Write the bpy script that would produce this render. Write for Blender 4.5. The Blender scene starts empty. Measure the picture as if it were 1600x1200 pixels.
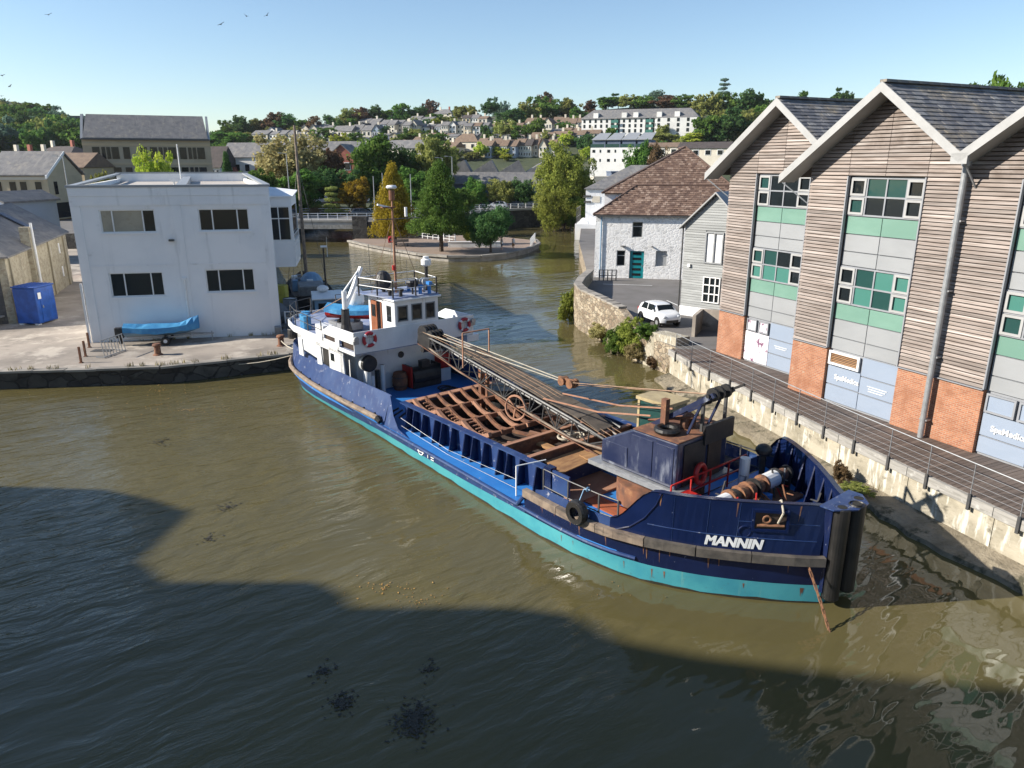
import bpy, bmesh, math, random
from mathutils import Vector, Matrix, Euler
random.seed(7)
SC = bpy.context.scene
COL = SC.collection
R = math.radians
# ------------------------------------------------------------------ camera
CAM_H = 12.0; FPX = 1150.0
PITCH = math.atan((600 - 255) / FPX)
cam = bpy.data.cameras.new('camera'); camo = bpy.data.objects.new('camera', cam); COL.objects.link(camo)
camo.location = (0, 0, CAM_H); camo.rotation_euler = (R(90) - PITCH, 0, 0)
cam.sensor_width = 36; cam.lens = 36 * FPX / 1600; cam.clip_start = .1; cam.clip_end = 6000
SC.camera = camo
# ------------------------------------------------------------------ sky and sun
SUN_EL = R(29); SUN_AZ = Vector((-1, -.11, 0)).normalized()      # horizontal direction towards the sun
w = bpy.data.worlds.new('World'); SC.world = w; w.use_nodes = True
nt = w.node_tree; nt.nodes.clear()
sky = nt.nodes.new('ShaderNodeTexSky'); sky.sky_type = 'NISHITA'; sky.sun_disc = False
sky.sun_elevation = SUN_EL; sky.sun_rotation = math.atan2(SUN_AZ.x, SUN_AZ.y)
sky.air_density = 1.0; sky.dust_density = .25; sky.ozone_density = 3.0; sky.altitude = 20
bg = nt.nodes.new('ShaderNodeBackground'); bg.inputs['Strength'].default_value = .096
wo = nt.nodes.new('ShaderNodeOutputWorld')
nt.links.new(sky.outputs[0], bg.inputs[0]); nt.links.new(bg.outputs[0], wo.inputs[0])
sl = bpy.data.lights.new('sun', 'SUN'); sl.energy = 5.0; sl.angle = R(.53); sl.color = (1, .93, .82)
so = bpy.data.objects.new('sun', sl); COL.objects.link(so)
sd = Vector((SUN_AZ.x * math.cos(SUN_EL), SUN_AZ.y * math.cos(SUN_EL), math.sin(SUN_EL)))
so.rotation_euler = sd.to_track_quat('Z', 'Y').to_euler(); so.location = (-60, 0, 60)
SC.view_settings.view_transform = 'Standard'; SC.view_settings.look = 'None'
SC.view_settings.exposure = 0.8; SC.view_settings.gamma = 1.0
SC.view_settings.use_curve_mapping = False
SC.cycles.max_bounces = 6; SC.cycles.transparent_max_bounces = 12; SC.cycles.caustics_reflective = False; SC.cycles.caustics_refractive = False

# ------------------------------------------------------------------ survey helpers (plan positions were measured on the ground plane)
PS_, PC_ = math.sin(PITCH), math.cos(PITCH)
def ground(px, py, z=0.):
    u = (px - 800) / FPX; v = (py - 600) / FPX
    t = (z - CAM_H) / (-PS_ - v * PC_)
    return Vector((u * t, (PC_ - v * PS_) * t, z))
def at_depth(px, py, Y):
    u = (px - 800) / FPX; v = (py - 600) / FPX
    t = Y / (PC_ - v * PS_)
    return Vector((u * t, Y, CAM_H + (-PS_ - v * PC_) * t))
def sstep(a, b, x):
    t = max(0., min(1., (x - a) / (b - a))); return t * t * (3 - 2 * t)
def lerp_tab(tab, x):
    if x <= tab[0][0]: return tab[0][1]
    for (a, p), (b, q) in zip(tab, tab[1:]):
        if x <= b: return p + (q - p) * (x - a) / (b - a)
    return tab[-1][1]
# ------------------------------------------------------------------ mesh builder
class MB:
    def __init__(s): s.v = []; s.f = []; s.smooth = False; s.tints = []
    def add(s, vs, fs):
        n = len(s.v); s.v += [tuple(p) for p in vs]; s.f += [tuple(i + n for i in f) for f in fs]; return s
    def box(s, x0, y0, z0, x1, y1, z1):
        return s.add([(x0,y0,z0),(x1,y0,z0),(x1,y1,z0),(x0,y1,z0),(x0,y0,z1),(x1,y0,z1),(x1,y1,z1),(x0,y1,z1)],
                     [(3,2,1,0),(4,5,6,7),(0,1,5,4),(1,2,6,5),(2,3,7,6),(3,0,4,7)])
    def cbox(s, c, d, rz=0.):
        cx, cy, cz = c; a, b, h = d[0]/2, d[1]/2, d[2]/2; ca, sa = math.cos(rz), math.sin(rz)
        vs = [(cx+x*a*ca-y*b*sa, cy+x*a*sa+y*b*ca, cz+z*h) for z in (-1,1) for x,y in ((-1,-1),(1,-1),(1,1),(-1,1))]
        return s.add(vs, [(3,2,1,0),(4,5,6,7),(0,1,5,4),(1,2,6,5),(2,3,7,6),(3,0,4,7)])
    def bar(s, p, q, w, h=None, up=(0,0,1)):
        p = Vector(p); q = Vector(q); h = h or w; d = (q - p).normalized(); up = Vector(up)
        if abs(d.dot(up)) > .98: up = Vector((1,0,0))
        a = d.cross(up).normalized() * (w/2); b = a.cross(d).normalized() * (h/2)
        vs = [p-a-b, p+a-b, p+a+b, p-a+b, q-a-b, q+a-b, q+a+b, q-a+b]
        return s.add(vs, [(3,2,1,0),(4,5,6,7),(0,1,5,4),(1,2,6,5),(2,3,7,6),(3,0,4,7)])
    def cyl(s, p, q, r, r2=None, n=10, cap=True):
        p = Vector(p); q = Vector(q); r2 = r if r2 is None else r2
        d = (q - p).normalized(); up = Vector((0,0,1)) if abs(d.z) < .95 else Vector((1,0,0))
        a = d.cross(up).normalized(); b = a.cross(d)
        vs = []
        for c, rr in ((p, r), (q, r2)):
            for i in range(n):
                t = 2*math.pi*i/n; vs.append(c + a*(rr*math.cos(t)) + b*(rr*math.sin(t)))
        fs = [(i, (i+1) % n, n+(i+1) % n, n+i) for i in range(n)]
        if cap: fs += [tuple(range(n-1, -1, -1)), tuple(range(n, 2*n))]
        return s.add(vs, fs)
    def tube(s, pts, r, n=6):
        for a, b in zip(pts, pts[1:]): s.cyl(a, b, r, n=n)
        return s
    def prism(s, poly, z0, z1):
        n = len(poly)
        vs = [(x, y, z0) for x, y in poly] + [(x, y, z1) for x, y in poly]
        return s.add(vs, [tuple(range(n-1,-1,-1)), tuple(range(n, 2*n))] + [(i,(i+1)%n,n+(i+1)%n,n+i) for i in range(n)])
    def slab(s, pts, vec):
        n = len(pts); vec = Vector(vec); pts = [Vector(p) for p in pts]
        return s.add(pts + [p + vec for p in pts], [tuple(range(n-1,-1,-1)), tuple(range(n,2*n))] + [(i,(i+1)%n,n+(i+1)%n,n+i) for i in range(n)])
    def face(s, *pts): return s.add(pts, [tuple(range(len(pts)))])
    def lathe(s, c, prof, n=16, axis='z'):
        vs = []; m = len(prof)
        for i in range(n):
            t = 2*math.pi*i/n
            for r, h in prof:
                x, y = r*math.cos(t), r*math.sin(t)
                p = (x, y, h) if axis == 'z' else ((h, x, y) if axis == 'x' else (x, h, y))
                vs.append((c[0]+p[0], c[1]+p[1], c[2]+p[2]))
        fs = [(i*m+j, ((i+1)%n)*m+j, ((i+1)%n)*m+j+1, i*m+j+1) for i in range(n) for j in range(m-1)]
        return s.add(vs, fs)
    def torus(s, c, ax, Rr, r, n=20, m=8):
        ax = Vector(ax).normalized(); up = Vector((0,0,1)) if abs(ax.z) < .9 else Vector((1,0,0))
        a = ax.cross(up).normalized(); b = ax.cross(a); c = Vector(c); vs = []
        for i in range(n):
            t = 2*math.pi*i/n; e = a*math.cos(t)+b*math.sin(t)
            for j in range(m):
                u = 2*math.pi*j/m; vs.append(c + e*(Rr+r*math.cos(u)) + ax*(r*math.sin(u)))
        return s.add(vs, [(i*m+j, ((i+1)%n)*m+j, ((i+1)%n)*m+(j+1)%m, i*m+(j+1)%m) for i in range(n) for j in range(m)])
    def ball(s, c, r, n=12, m=7):
        if not isinstance(r, (tuple, list)): r = (r, r, r)
        vs = []; 
        for j in range(m+1):
            p = math.pi*j/m
            for i in range(n):
                t = 2*math.pi*i/n
                vs.append((c[0]+r[0]*math.sin(p)*math.cos(t), c[1]+r[1]*math.sin(p)*math.sin(t), c[2]+r[2]*math.cos(p)))
        return s.add(vs, [(j*n+i, (j+1)*n+i, (j+1)*n+(i+1)%n, j*n+(i+1)%n) for j in range(m) for i in range(n)])
    def mesh(s, name, recalc=True, smooth=None):
        me = bpy.data.meshes.new(name); me.from_pydata(s.v, [], s.f)
        if recalc:
            bm = bmesh.new(); bm.from_mesh(me); bmesh.ops.remove_doubles(bm, verts=bm.verts, dist=1e-5)
            bmesh.ops.recalc_face_normals(bm, faces=bm.faces); bm.to_mesh(me); bm.free()
        if s.tints and len(s.tints) == len(me.polygons): me.attributes.new('tint', 'FLOAT', 'FACE').data.foreach_set('value', s.tints)
        if smooth if smooth is not None else s.smooth: me.polygons.foreach_set('use_smooth', [True]*len(me.polygons))
        me.update(); return me
    def build(s, name, m, parent=None, bevel=0, smooth=None, kind=None, recalc=True):
        me = s.mesh(name, recalc, smooth); me.materials.append(m)
        o = bpy.data.objects.new(name, me); COL.objects.link(o); o.parent = parent
        if bevel:
            b = o.modifiers.new('bevel', 'BEVEL'); b.width = bevel; b.segments = 2; b.limit_method = 'ANGLE'; b.angle_limit = R(35)
        if kind: o['kind'] = kind
        return o
def link(name, me, parent=None, loc=(0,0,0), rot=(0,0,0), scale=(1,1,1)):
    o = bpy.data.objects.new(name, me); COL.objects.link(o); o.parent = parent
    o.location = loc; o.rotation_euler = rot; o.scale = scale; return o
def tag(o, label, cat, group=None):
    o['label'] = label; o['category'] = cat
    if group: o['group'] = group
    return o
def thing(name, label, cat, loc=(0,0,0), rz=0., group=None):
    o = bpy.data.objects.new(name, None); COL.objects.link(o); o.empty_display_size = .3
    o.location = loc; o.rotation_euler = (0,0,rz); return tag(o, label, cat, group)
def struct(o): o['kind'] = 'structure'; return o
def copy_tree(o, parent=None):
    c = o.copy(); COL.objects.link(c); c.parent = parent
    for ch in list(o.children): copy_tree(ch, c)
    return c
_unit = {}
def ubox(m):                                     # a shared 1 m cube mesh for each material
    if m.name not in _unit:
        me = MB().box(-.5,-.5,-.5,.5,.5,.5).mesh('unit_block_' + m.name); me.materials.append(m); _unit[m.name] = me
    return _unit[m.name]
def block(name, m, parent, c, d, rot=(0,0,0)): return link(name, ubox(m), parent, c, rot, d)
def text_mesh(txt, size, shear=0., bold=0., depth=.004):
    cu = bpy.data.curves.new('lettering', 'FONT'); cu.body = txt; cu.size = size; cu.shear = shear; cu.offset = bold; cu.extrude = depth
    cu.align_x = 'LEFT'; cu.resolution_u = 3
    o = bpy.data.objects.new('lettering', cu); COL.objects.link(o)
    dg = bpy.context.evaluated_depsgraph_get(); me = bpy.data.meshes.new_from_object(o.evaluated_get(dg))
    bpy.data.objects.remove(o); bpy.data.curves.remove(cu); return me
# ------------------------------------------------------------------ materials
def _n(nt, t, **k):
    n = nt.nodes.new(t)
    for a, b in k.items(): setattr(n, a, b)
    return n
def _mix(nt, fac, a, b, mode='MIX'):
    m = _n(nt, 'ShaderNodeMix', data_type='RGBA', blend_type=mode)
    for sock, v in ((m.inputs[0], fac), (m.inputs[6], a), (m.inputs[7], b)):
        if hasattr(v, 'links') or isinstance(v, bpy.types.NodeSocket): nt.links.new(v, sock)
        elif isinstance(v, (int, float)): sock.default_value = v
        else: sock.default_value = (*v, 1)
    return m.outputs[2]
def _ramp(nt, src, a, b):
    r = _n(nt, 'ShaderNodeMapRange', interpolation_type='SMOOTHSTEP'); nt.links.new(src, r.inputs[0])
    r.inputs[1].default_value = a; r.inputs[2].default_value = b; return r.outputs[0]
def _noise(nt, vec, sc, det=5, rough=.6):
    n = _n(nt, 'ShaderNodeTexNoise'); n.inputs['Scale'].default_value = sc; n.inputs['Detail'].default_value = det
    n.inputs['Roughness'].default_value = rough; nt.links.new(vec, n.inputs['Vector']); return n.outputs['Fac']
def _map(nt, vec, scale=(1,1,1), rot=(0,0,0), loc=(0,0,0)):
    m = _n(nt, 'ShaderNodeMapping'); m.inputs['Scale'].default_value = scale; m.inputs['Rotation'].default_value = rot
    m.inputs['Location'].default_value = loc; nt.links.new(vec, m.inputs['Vector']); return m.outputs[0]
def _bump(nt, h, strength, dist, prev=None):
    b = _n(nt, 'ShaderNodeBump'); b.inputs['Strength'].default_value = strength; b.inputs['Distance'].default_value = dist
    nt.links.new(h, b.inputs['Height'])
    if prev is not None: nt.links.new(prev, b.inputs['Normal'])
    return b.outputs[0]
def new_mat(name):
    m = bpy.data.materials.new(name); m.use_nodes = True; nt = m.node_tree
    p = nt.nodes['Principled BSDF']; tc = _n(nt, 'ShaderNodeTexCoord'); return m, nt, p, tc.outputs['Object']
def mul(c, k): return tuple(min(1, x*k) for x in c)
def mat(name, c, rough=.6, c2=None, sc=2.5, lo=.35, hi=.7, bump=.15, bsc=25, bdist=.01, metal=0, streak=None, s_lo=.52, s_hi=.7, s_sc=(5,5,.35),
        patch=None, p_sc=1.3, p_lo=.58, p_hi=.64, ovar=0., spec=.5, coat=0, tide=None):
    m, nt, p, v = new_mat(name); c2 = c2 or mul(c, .72); tco = v
    oi = _n(nt, 'ShaderNodeObjectInfo')
    va = _n(nt, 'ShaderNodeVectorMath', operation='ADD'); nt.links.new(v, va.inputs[0])
    vm = _n(nt, 'ShaderNodeVectorMath', operation='SCALE'); nt.links.new(oi.outputs['Random'], vm.inputs['Scale']); vm.inputs[0].default_value = (17, 9, 13)
    nt.links.new(vm.outputs[0], va.inputs[1]); v = va.outputs[0]
    col = _mix(nt, _ramp(nt, _noise(nt, v, sc), lo, hi), c, c2)
    if streak: col = _mix(nt, _ramp(nt, _noise(nt, _map(nt, v, s_sc), 1.0, 6), s_lo, s_hi), col, streak)
    if patch:
        f = _ramp(nt, _noise(nt, v, p_sc, 8, .7), p_lo, p_hi); col = _mix(nt, f, col, patch)
    if tide:                                          # algae left by the tide on the lower part of a wall block
        sx = _n(nt, 'ShaderNodeSeparateXYZ'); nt.links.new(tco, sx.inputs[0]); nz = _n(nt, 'ShaderNodeMath', operation='MULTIPLY_ADD')
        nt.links.new(_noise(nt, v, 2.2, 6), nz.inputs[0]); nz.inputs[1].default_value = .5; nt.links.new(sx.outputs[2], nz.inputs[2])
        col = _mix(nt, _ramp(nt, nz.outputs[0], tide[1]+tide[2], tide[1]), col, tide[0])
    if ovar:
        h = _n(nt, 'ShaderNodeHueSaturation'); nt.links.new(col, h.inputs['Color'])
        r = _n(nt, 'ShaderNodeMapRange'); nt.links.new(oi.outputs['Random'], r.inputs[0]); r.inputs[3].default_value = 1-ovar; r.inputs[4].default_value = 1+ovar
        nt.links.new(r.outputs[0], h.inputs['Value']); col = h.outputs[0]
    nt.links.new(col, p.inputs['Base Color'])
    rr = _n(nt, 'ShaderNodeMapRange'); nt.links.new(_noise(nt, v, sc*3), rr.inputs[0]); rr.inputs[3].default_value = max(0, rough-.12); rr.inputs[4].default_value = min(1, rough+.12)
    nt.links.new(rr.outputs[0], p.inputs['Roughness'])
    p.inputs['Metallic'].default_value = metal; p.inputs['Specular IOR Level'].default_value = spec; p.inputs['Coat Weight'].default_value = coat
    if bump: nt.links.new(_bump(nt, _noise(nt, v, bsc, 6), bump, bdist), p.inputs['Normal'])
    return m
def glass_mat(name, c=(.012,.016,.018), rough=.04):
    m, nt, p, v = new_mat(name); p.inputs['Base Color'].default_value = (*c, 1); p.inputs['Roughness'].default_value = rough
    p.inputs['Specular IOR Level'].default_value = .28
    nt.links.new(_bump(nt, _noise(nt, v, .9, 2), .05, .1), p.inputs['Normal']); return m
def swiz(nt, v, order):
    s = _n(nt, 'ShaderNodeSeparateXYZ'); c = _n(nt, 'ShaderNodeCombineXYZ'); nt.links.new(v, s.inputs[0])
    for i, a in enumerate(order): nt.links.new(s.outputs['XYZ'.index(a)], c.inputs[i])
    return c.outputs[0]
def brick_mat(name, c1, c2, mortar, bw=.225, bh=.075, order='XZY', bump=.5, msize=.012, rough=.85):
    m, nt, p, v = new_mat(name)
    b = _n(nt, 'ShaderNodeTexBrick'); nt.links.new(swiz(nt, v, order), b.inputs['Vector'])
    b.inputs['Color1'].default_value = (*c1,1); b.inputs['Color2'].default_value = (*c2,1); b.inputs['Mortar'].default_value = (*mortar,1)
    b.inputs['Scale'].default_value = 1; b.inputs['Brick Width'].default_value = bw; b.inputs['Row Height'].default_value = bh
    b.inputs['Mortar Size'].default_value = msize; b.inputs['Bias'].default_value = -.1; b.inputs['Mortar Smooth'].default_value = .2
    col = _mix(nt, _ramp(nt, _noise(nt, v, 1.1, 7), .4, .75), b.outputs['Color'], mul(c1, .62))
    col = _mix(nt, _ramp(nt, _noise(nt, v, 3.1, 7), .62, .72), col, mortar)
    nt.links.new(col, p.inputs['Base Color']); p.inputs['Roughness'].default_value = rough
    inv = _n(nt, 'ShaderNodeMath', operation='SUBTRACT'); inv.inputs[0].default_value = 1; nt.links.new(b.outputs['Fac'], inv.inputs[1])
    nt.links.new(_bump(nt, _noise(nt, v, 40), .2, .006, _bump(nt, inv.outputs[0], bump, .012)), p.inputs['Normal']); return m
def rubble_mat(name, cols, mortar, sc=2.2, bump=.8, bdist=.05, stretch=(1,1,1.5), rough=.9, edge=.07):
    m, nt, p, v = new_mat(name)
    vv = _map(nt, v, stretch)
    dis = _n(nt, 'ShaderNodeTexNoise'); dis.inputs['Scale'].default_value = 3.; nt.links.new(vv, dis.inputs['Vector'])
    ad = _n(nt, 'ShaderNodeVectorMath', operation='MULTIPLY_ADD'); nt.links.new(dis.outputs['Color'], ad.inputs[0]); ad.inputs[1].default_value = (.3,.3,.3); nt.links.new(vv, ad.inputs[2])
    a = _n(nt, 'ShaderNodeTexVoronoi'); a.inputs['Scale'].default_value = sc; nt.links.new(ad.outputs[0], a.inputs['Vector'])
    e = _n(nt, 'ShaderNodeTexVoronoi', feature='DISTANCE_TO_EDGE'); e.inputs['Scale'].default_value = sc; nt.links.new(ad.outputs[0], e.inputs['Vector'])
    s = _n(nt, 'ShaderNodeSeparateColor'); nt.links.new(a.outputs['Color'], s.inputs[0])
    col = _mix(nt, s.outputs[0], cols[0], cols[1]); col = _mix(nt, _ramp(nt, s.outputs[1], .55, .8), col, cols[2])
    col = _mix(nt, _ramp(nt, _noise(nt, v, 1.2, 7), .45, .7), col, mul(cols[0], .6))
    f = _ramp(nt, e.outputs['Distance'], 0, edge); col = _mix(nt, f, mortar, col)
    nt.links.new(col, p.inputs['Base Color']); p.inputs['Roughness'].default_value = rough
    nt.links.new(_bump(nt, _noise(nt, v, 22), .35, .02, _bump(nt, f, bump, bdist)), p.inputs['Normal']); return m
def tile_mat(name, cols, patch, p_sc=.9, p_lo=.52, p_hi=.66, rough=.8):
    m, nt, p, v = new_mat(name); at = _n(nt, 'ShaderNodeAttribute', attribute_name='tint')
    col = _mix(nt, _ramp(nt, at.outputs['Fac'], 0, .6), cols[0], cols[1]); col = _mix(nt, _ramp(nt, at.outputs['Fac'], .68, .95), col, cols[2])
    col = _mix(nt, _ramp(nt, _noise(nt, v, p_sc, 8, .7), p_lo, p_hi), col, patch)
    col = _mix(nt, _ramp(nt, _noise(nt, v, 9., 5), .5, .75), col, mul(cols[0], .6))
    nt.links.new(col, p.inputs['Base Color']); p.inputs['Roughness'].default_value = rough
    nt.links.new(_bump(nt, _noise(nt, v, 30), .3, .01), p.inputs['Normal']); return m
def leaf_mat(name, c, c2, trans=.42):
    m = bpy.data.materials.new(name); m.use_nodes = True; nt = m.node_tree; nt.nodes.clear()
    at = _n(nt, 'ShaderNodeAttribute', attribute_name='tint'); oi = _n(nt, 'ShaderNodeObjectInfo')
    col = _mix(nt, at.outputs['Fac'], c, c2)
    h = _n(nt, 'ShaderNodeHueSaturation'); nt.links.new(col, h.inputs['Color'])
    for k, (a, b) in (('Value', (.8, 1.25)), ('Hue', (.485, .515))):
        r = _n(nt, 'ShaderNodeMapRange'); nt.links.new(oi.outputs['Random'], r.inputs[0]); r.inputs[3].default_value = a; r.inputs[4].default_value = b
        nt.links.new(r.outputs[0], h.inputs[k])
    d = _n(nt, 'ShaderNodeBsdfDiffuse'); t = _n(nt, 'ShaderNodeBsdfTranslucent'); mx = _n(nt, 'ShaderNodeMixShader'); mx.inputs[0].default_value = trans
    o = _n(nt, 'ShaderNodeOutputMaterial'); nt.links.new(h.outputs[0], d.inputs[0]); nt.links.new(h.outputs[0], t.inputs[0])
    nt.links.new(d.outputs[0], mx.inputs[1]); nt.links.new(t.outputs[0], mx.inputs[2]); nt.links.new(mx.outputs[0], o.inputs[0]); return m
def water_mat():
    m, nt, p, v = new_mat('harbour_water')
    f = _ramp(nt, _noise(nt, v, .06, 4), .35, .7)
    col = _mix(nt, f, (.104,.087,.034), (.084,.073,.033))
    nt.links.new(col, p.inputs['Base Color']); p.inputs['Roughness'].default_value = .03; p.inputs['IOR'].default_value = 1.38
    vr = _map(nt, v, (1,1,1), (0,0,R(-36)))
    wob = _n(nt, 'ShaderNodeTexNoise'); wob.inputs['Scale'].default_value = .5; nt.links.new(v, wob.inputs['Vector'])
    ad = _n(nt, 'ShaderNodeVectorMath', operation='MULTIPLY_ADD'); nt.links.new(wob.outputs['Color'], ad.inputs[0]); ad.inputs[1].default_value = (.8,.8,.8); nt.links.new(vr, ad.inputs[2]); vr = ad.outputs[0]
    a = _noise(nt, _map(nt, vr, (.34,1.25,1)), 1.0, 2, .5)           # long low ripples
    b = _noise(nt, _map(nt, vr, (.9,3.6,1)), 1.0, 3, .6)           # short wavelets
    d = _noise(nt, _map(nt, vr, (4.5,13.,1), (0,0,R(9))), 1.0, 3, .6)   # cat's-paws
    c = _noise(nt, v, .10, 2)                                        # calm and ruffled lanes
    sx = _n(nt, 'ShaderNodeSeparateXYZ'); nt.links.new(v, sx.inputs[0]); ge = _n(nt, 'ShaderNodeMath', operation='MULTIPLY_ADD')   # the open side is ruffled, the lee of ship and wall calm
    nt.links.new(sx.outputs[0], ge.inputs[0]); ge.inputs[1].default_value = -.012; nt.links.new(c, ge.inputs[2]); g = _ramp(nt, ge.outputs[0], .36, .68)
    def lane(x):
        mm = _n(nt, 'ShaderNodeMath', operation='MULTIPLY'); nt.links.new(x, mm.inputs[0]); nt.links.new(g, mm.inputs[1]); return mm.outputs[0]
    nt.links.new(_bump(nt, lane(d), 1.0, .012, _bump(nt, lane(b), 1.0, .055, _bump(nt, lane(a), 1.0, .12, _bump(nt, a, 1.0, .055)))), p.inputs['Normal']); return m

M = {}
M['white'] = mat('white_paint', (.72,.73,.735), .35, (.63,.64,.65), 1.2, streak=(.36,.28,.20), s_lo=.63, s_hi=.82, s_sc=(4,4,.3), bump=.06)
M['white_plain'] = mat('white_plastic', (.78,.78,.77), .4, (.7,.7,.69), 3, bump=.03)
M['render'] = mat('white_wall_render', (.80,.80,.80), .75, (.73,.74,.75), .45, bump=.15, bsc=18, streak=(.46,.47,.47), s_lo=.56, s_hi=.80, s_sc=(1.3,1.3,.12), patch=(.50,.50,.49), p_sc=.9, p_lo=.60, p_hi=.78)
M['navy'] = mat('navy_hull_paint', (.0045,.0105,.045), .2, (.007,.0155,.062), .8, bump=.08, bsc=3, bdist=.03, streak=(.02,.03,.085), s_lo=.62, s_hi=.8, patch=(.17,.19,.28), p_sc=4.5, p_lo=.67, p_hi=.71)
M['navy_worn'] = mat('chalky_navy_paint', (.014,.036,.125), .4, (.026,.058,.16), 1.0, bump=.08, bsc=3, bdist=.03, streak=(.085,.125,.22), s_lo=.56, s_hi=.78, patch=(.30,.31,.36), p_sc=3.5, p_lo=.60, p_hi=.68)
M['cyan'] = mat('cyan_boot_paint', (.07,.34,.385), .4, (.04,.245,.32), .6, bump=.08, streak=(.15,.36,.34), s_lo=.60, s_hi=.80, patch=(.07,.11,.09), p_sc=3, p_lo=.6, p_hi=.72)
M['deck_blue'] = mat('blue_deck_paint', (.024,.16,.47), .5, (.035,.20,.53), .9, bump=.1, patch=(.36,.36,.37), p_sc=3.0, p_lo=.64, p_hi=.69)
M['rust'] = mat('rusted_steel', (.20,.085,.045), .85, (.10,.05,.035), 2.2, bump=.5, bsc=30, patch=(.30,.15,.07), p_sc=3, p_lo=.5, p_hi=.7)
M['rust_pale'] = mat('sunbleached_rusted_steel', (.36,.19,.12), .85, (.24,.12,.075), 2.4, bump=.4, bsc=30)
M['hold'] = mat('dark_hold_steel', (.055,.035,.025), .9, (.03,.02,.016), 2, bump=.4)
M['black'] = mat('black_paint', (.012,.012,.014), .5, (.03,.028,.026), 3, bump=.15)
M['rubber'] = mat('black_rubber', (.007,.007,.007), .5, (.018,.016,.015), 2.0, bump=.25, bsc=18, streak=(.035,.03,.026), s_lo=.62, s_hi=.8)
M['tar'] = mat('weathered_timber_fender', (.26,.20,.15), .85, (.13,.10,.08), 2.5, bump=.4, bsc=20, streak=(.07,.06,.05), s_sc=(.6,6,6))
M['tar_dark'] = mat('dark_timber_fender', (.11,.095,.08), .85, (.05,.045,.04), 2.5, bump=.4, bsc=20)
M['plank'] = mat('weathered_boom_board', (.105,.085,.066), .9, (.06,.05,.04), 3, bump=.3, ovar=.2)
M['ply'] = mat('rusty_yellow_sheet', (.36,.20,.085), .85, (.22,.11,.05), 2.5, bump=.3, ovar=.15)
M['red'] = mat('red_paint', (.42,.015,.012), .45, (.30,.012,.01), 3, bump=.05)
M['buoy'] = mat('red_lifebuoy', (.40,.018,.03), .5, (.33,.02,.03), 4, bump=.05)
M['steelgrey'] = mat('galvanised_steel', (.36,.37,.38), .45, (.28,.29,.30), 5, bump=.05, metal=.4)
M['dark_steel'] = mat('dark_steel', (.05,.052,.055), .5, (.08,.075,.07), 4, bump=.1)
M['wire'] = mat('wire_rope', (.34,.22,.14), .8, (.24,.15,.10), 6, bump=0)
M['rope'] = mat('pale_rope', (.46,.42,.34), .9, (.34,.30,.24), 8, bump=.2)
M['chain'] = mat('rusty_chain', (.26,.12,.06), .9, (.14,.07,.04), 8, bump=.3)
M['crane'] = mat('blue_crane_paint_with_sheen', (.017,.024,.060), .22, (.036,.044,.085), 1.0, bump=.1, streak=(.22,.24,.29), s_lo=.55, s_hi=.74, s_sc=(2,2,.5), patch=(.20,.12,.07), p_sc=2, p_lo=.69, p_hi=.75)  # pale streaks: smears plus reflections of the glossy sides painted in
M['yellow'] = mat('cream_cab_paint', (.42,.34,.19), .5, (.32,.25,.14), 3, bump=.1, patch=(.25,.12,.06), p_sc=4, p_lo=.66, p_hi=.7)
M['brown_door'] = mat('varnished_wood_door', (.28,.10,.045), .4, (.20,.07,.03), 2, bump=.1, streak=(.15,.05,.02), s_sc=(8,8,.5))
M['glass'] = glass_mat('dark_window_glass'); M['glass_green'] = glass_mat('green_tinted_glass', (.02,.06,.055))
M['glass_mint'] = glass_mat('mint_blind_glass', (.06,.18,.15), .08)
M['blue_cover'] = mat('blue_tarpaulin', (.035,.20,.42), .55, (.06,.28,.50), 2.5, bump=.5, bsc=7, bdist=.05)
M['blue_box'] = mat('blue_plastic', (.01,.06,.26), .45, (.016,.09,.40), 2, bump=.05)
M['concrete'] = mat('quay_concrete', (.33,.285,.24), .9, (.19,.165,.14), .28, bump=.3, bsc=14, patch=(.43,.38,.32), p_sc=.45, p_lo=.48, p_hi=.62, streak=(.15,.13,.11), s_lo=.60, s_hi=.72, s_sc=(.5,2.2,1))
M['quay_face'] = rubble_mat('dark_quay_stone', ((.055,.05,.045), (.09,.085,.075), (.04,.036,.033)), (.03,.028,.026), 1.1, .9, .06)
M['quay_kerb'] = mat('quay_coping_stone', (.30,.275,.24), .9, (.19,.175,.155), 1.2, bump=.4, bsc=12, ovar=.15)
M['wallpanel'] = mat('stained_river_wall_concrete', (.40,.36,.28), .9, (.24,.215,.16), 3.2, bump=.8, bsc=14, bdist=.03, streak=(.56,.54,.47), s_lo=.52, s_hi=.64, s_sc=(14,3,1.6), patch=(.15,.135,.10), p_sc=4.0, p_lo=.55, p_hi=.68, tide=((.10,.095,.055), .02, .22))
M['edgebeam'] = mat('pale_edge_beam', (.34,.325,.30), .85, (.22,.21,.19), 4, bump=.3, streak=(.44,.43,.40), s_lo=.55, s_hi=.7, s_sc=(9,3,1.2))
M['deckboard'] = mat('brown_deck_board', (.13,.10,.083), .75, (.09,.069,.057), 2.0, bump=.2, ovar=.22)
M['clad'] = mat('weathered_cedar_slat', (.27,.225,.20), .8, (.165,.13,.11), 1.6, bump=.3, bsc=24, ovar=.28, streak=(.40,.365,.34), s_lo=.5, s_hi=.7, s_sc=(.5,5,5))
M['clad_back'] = mat('dark_wall_membrane', (.15,.12,.10), .9)
M['clad_grey'] = mat('silvered_timber_board', (.34,.35,.345), .8, (.25,.258,.255), 1.6, bump=.3, ovar=.13, streak=(.42,.43,.425), s_lo=.5, s_hi=.7, s_sc=(.5,5,5))
M['barge'] = mat('pale_grey_bargeboard', (.36,.36,.355), .6, (.31,.31,.305), 1.5, bump=.08)
M['panel_grey'] = mat('grey_metal_panel', (.29,.30,.31), .45, (.26,.27,.28), .8, bump=.03)
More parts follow.
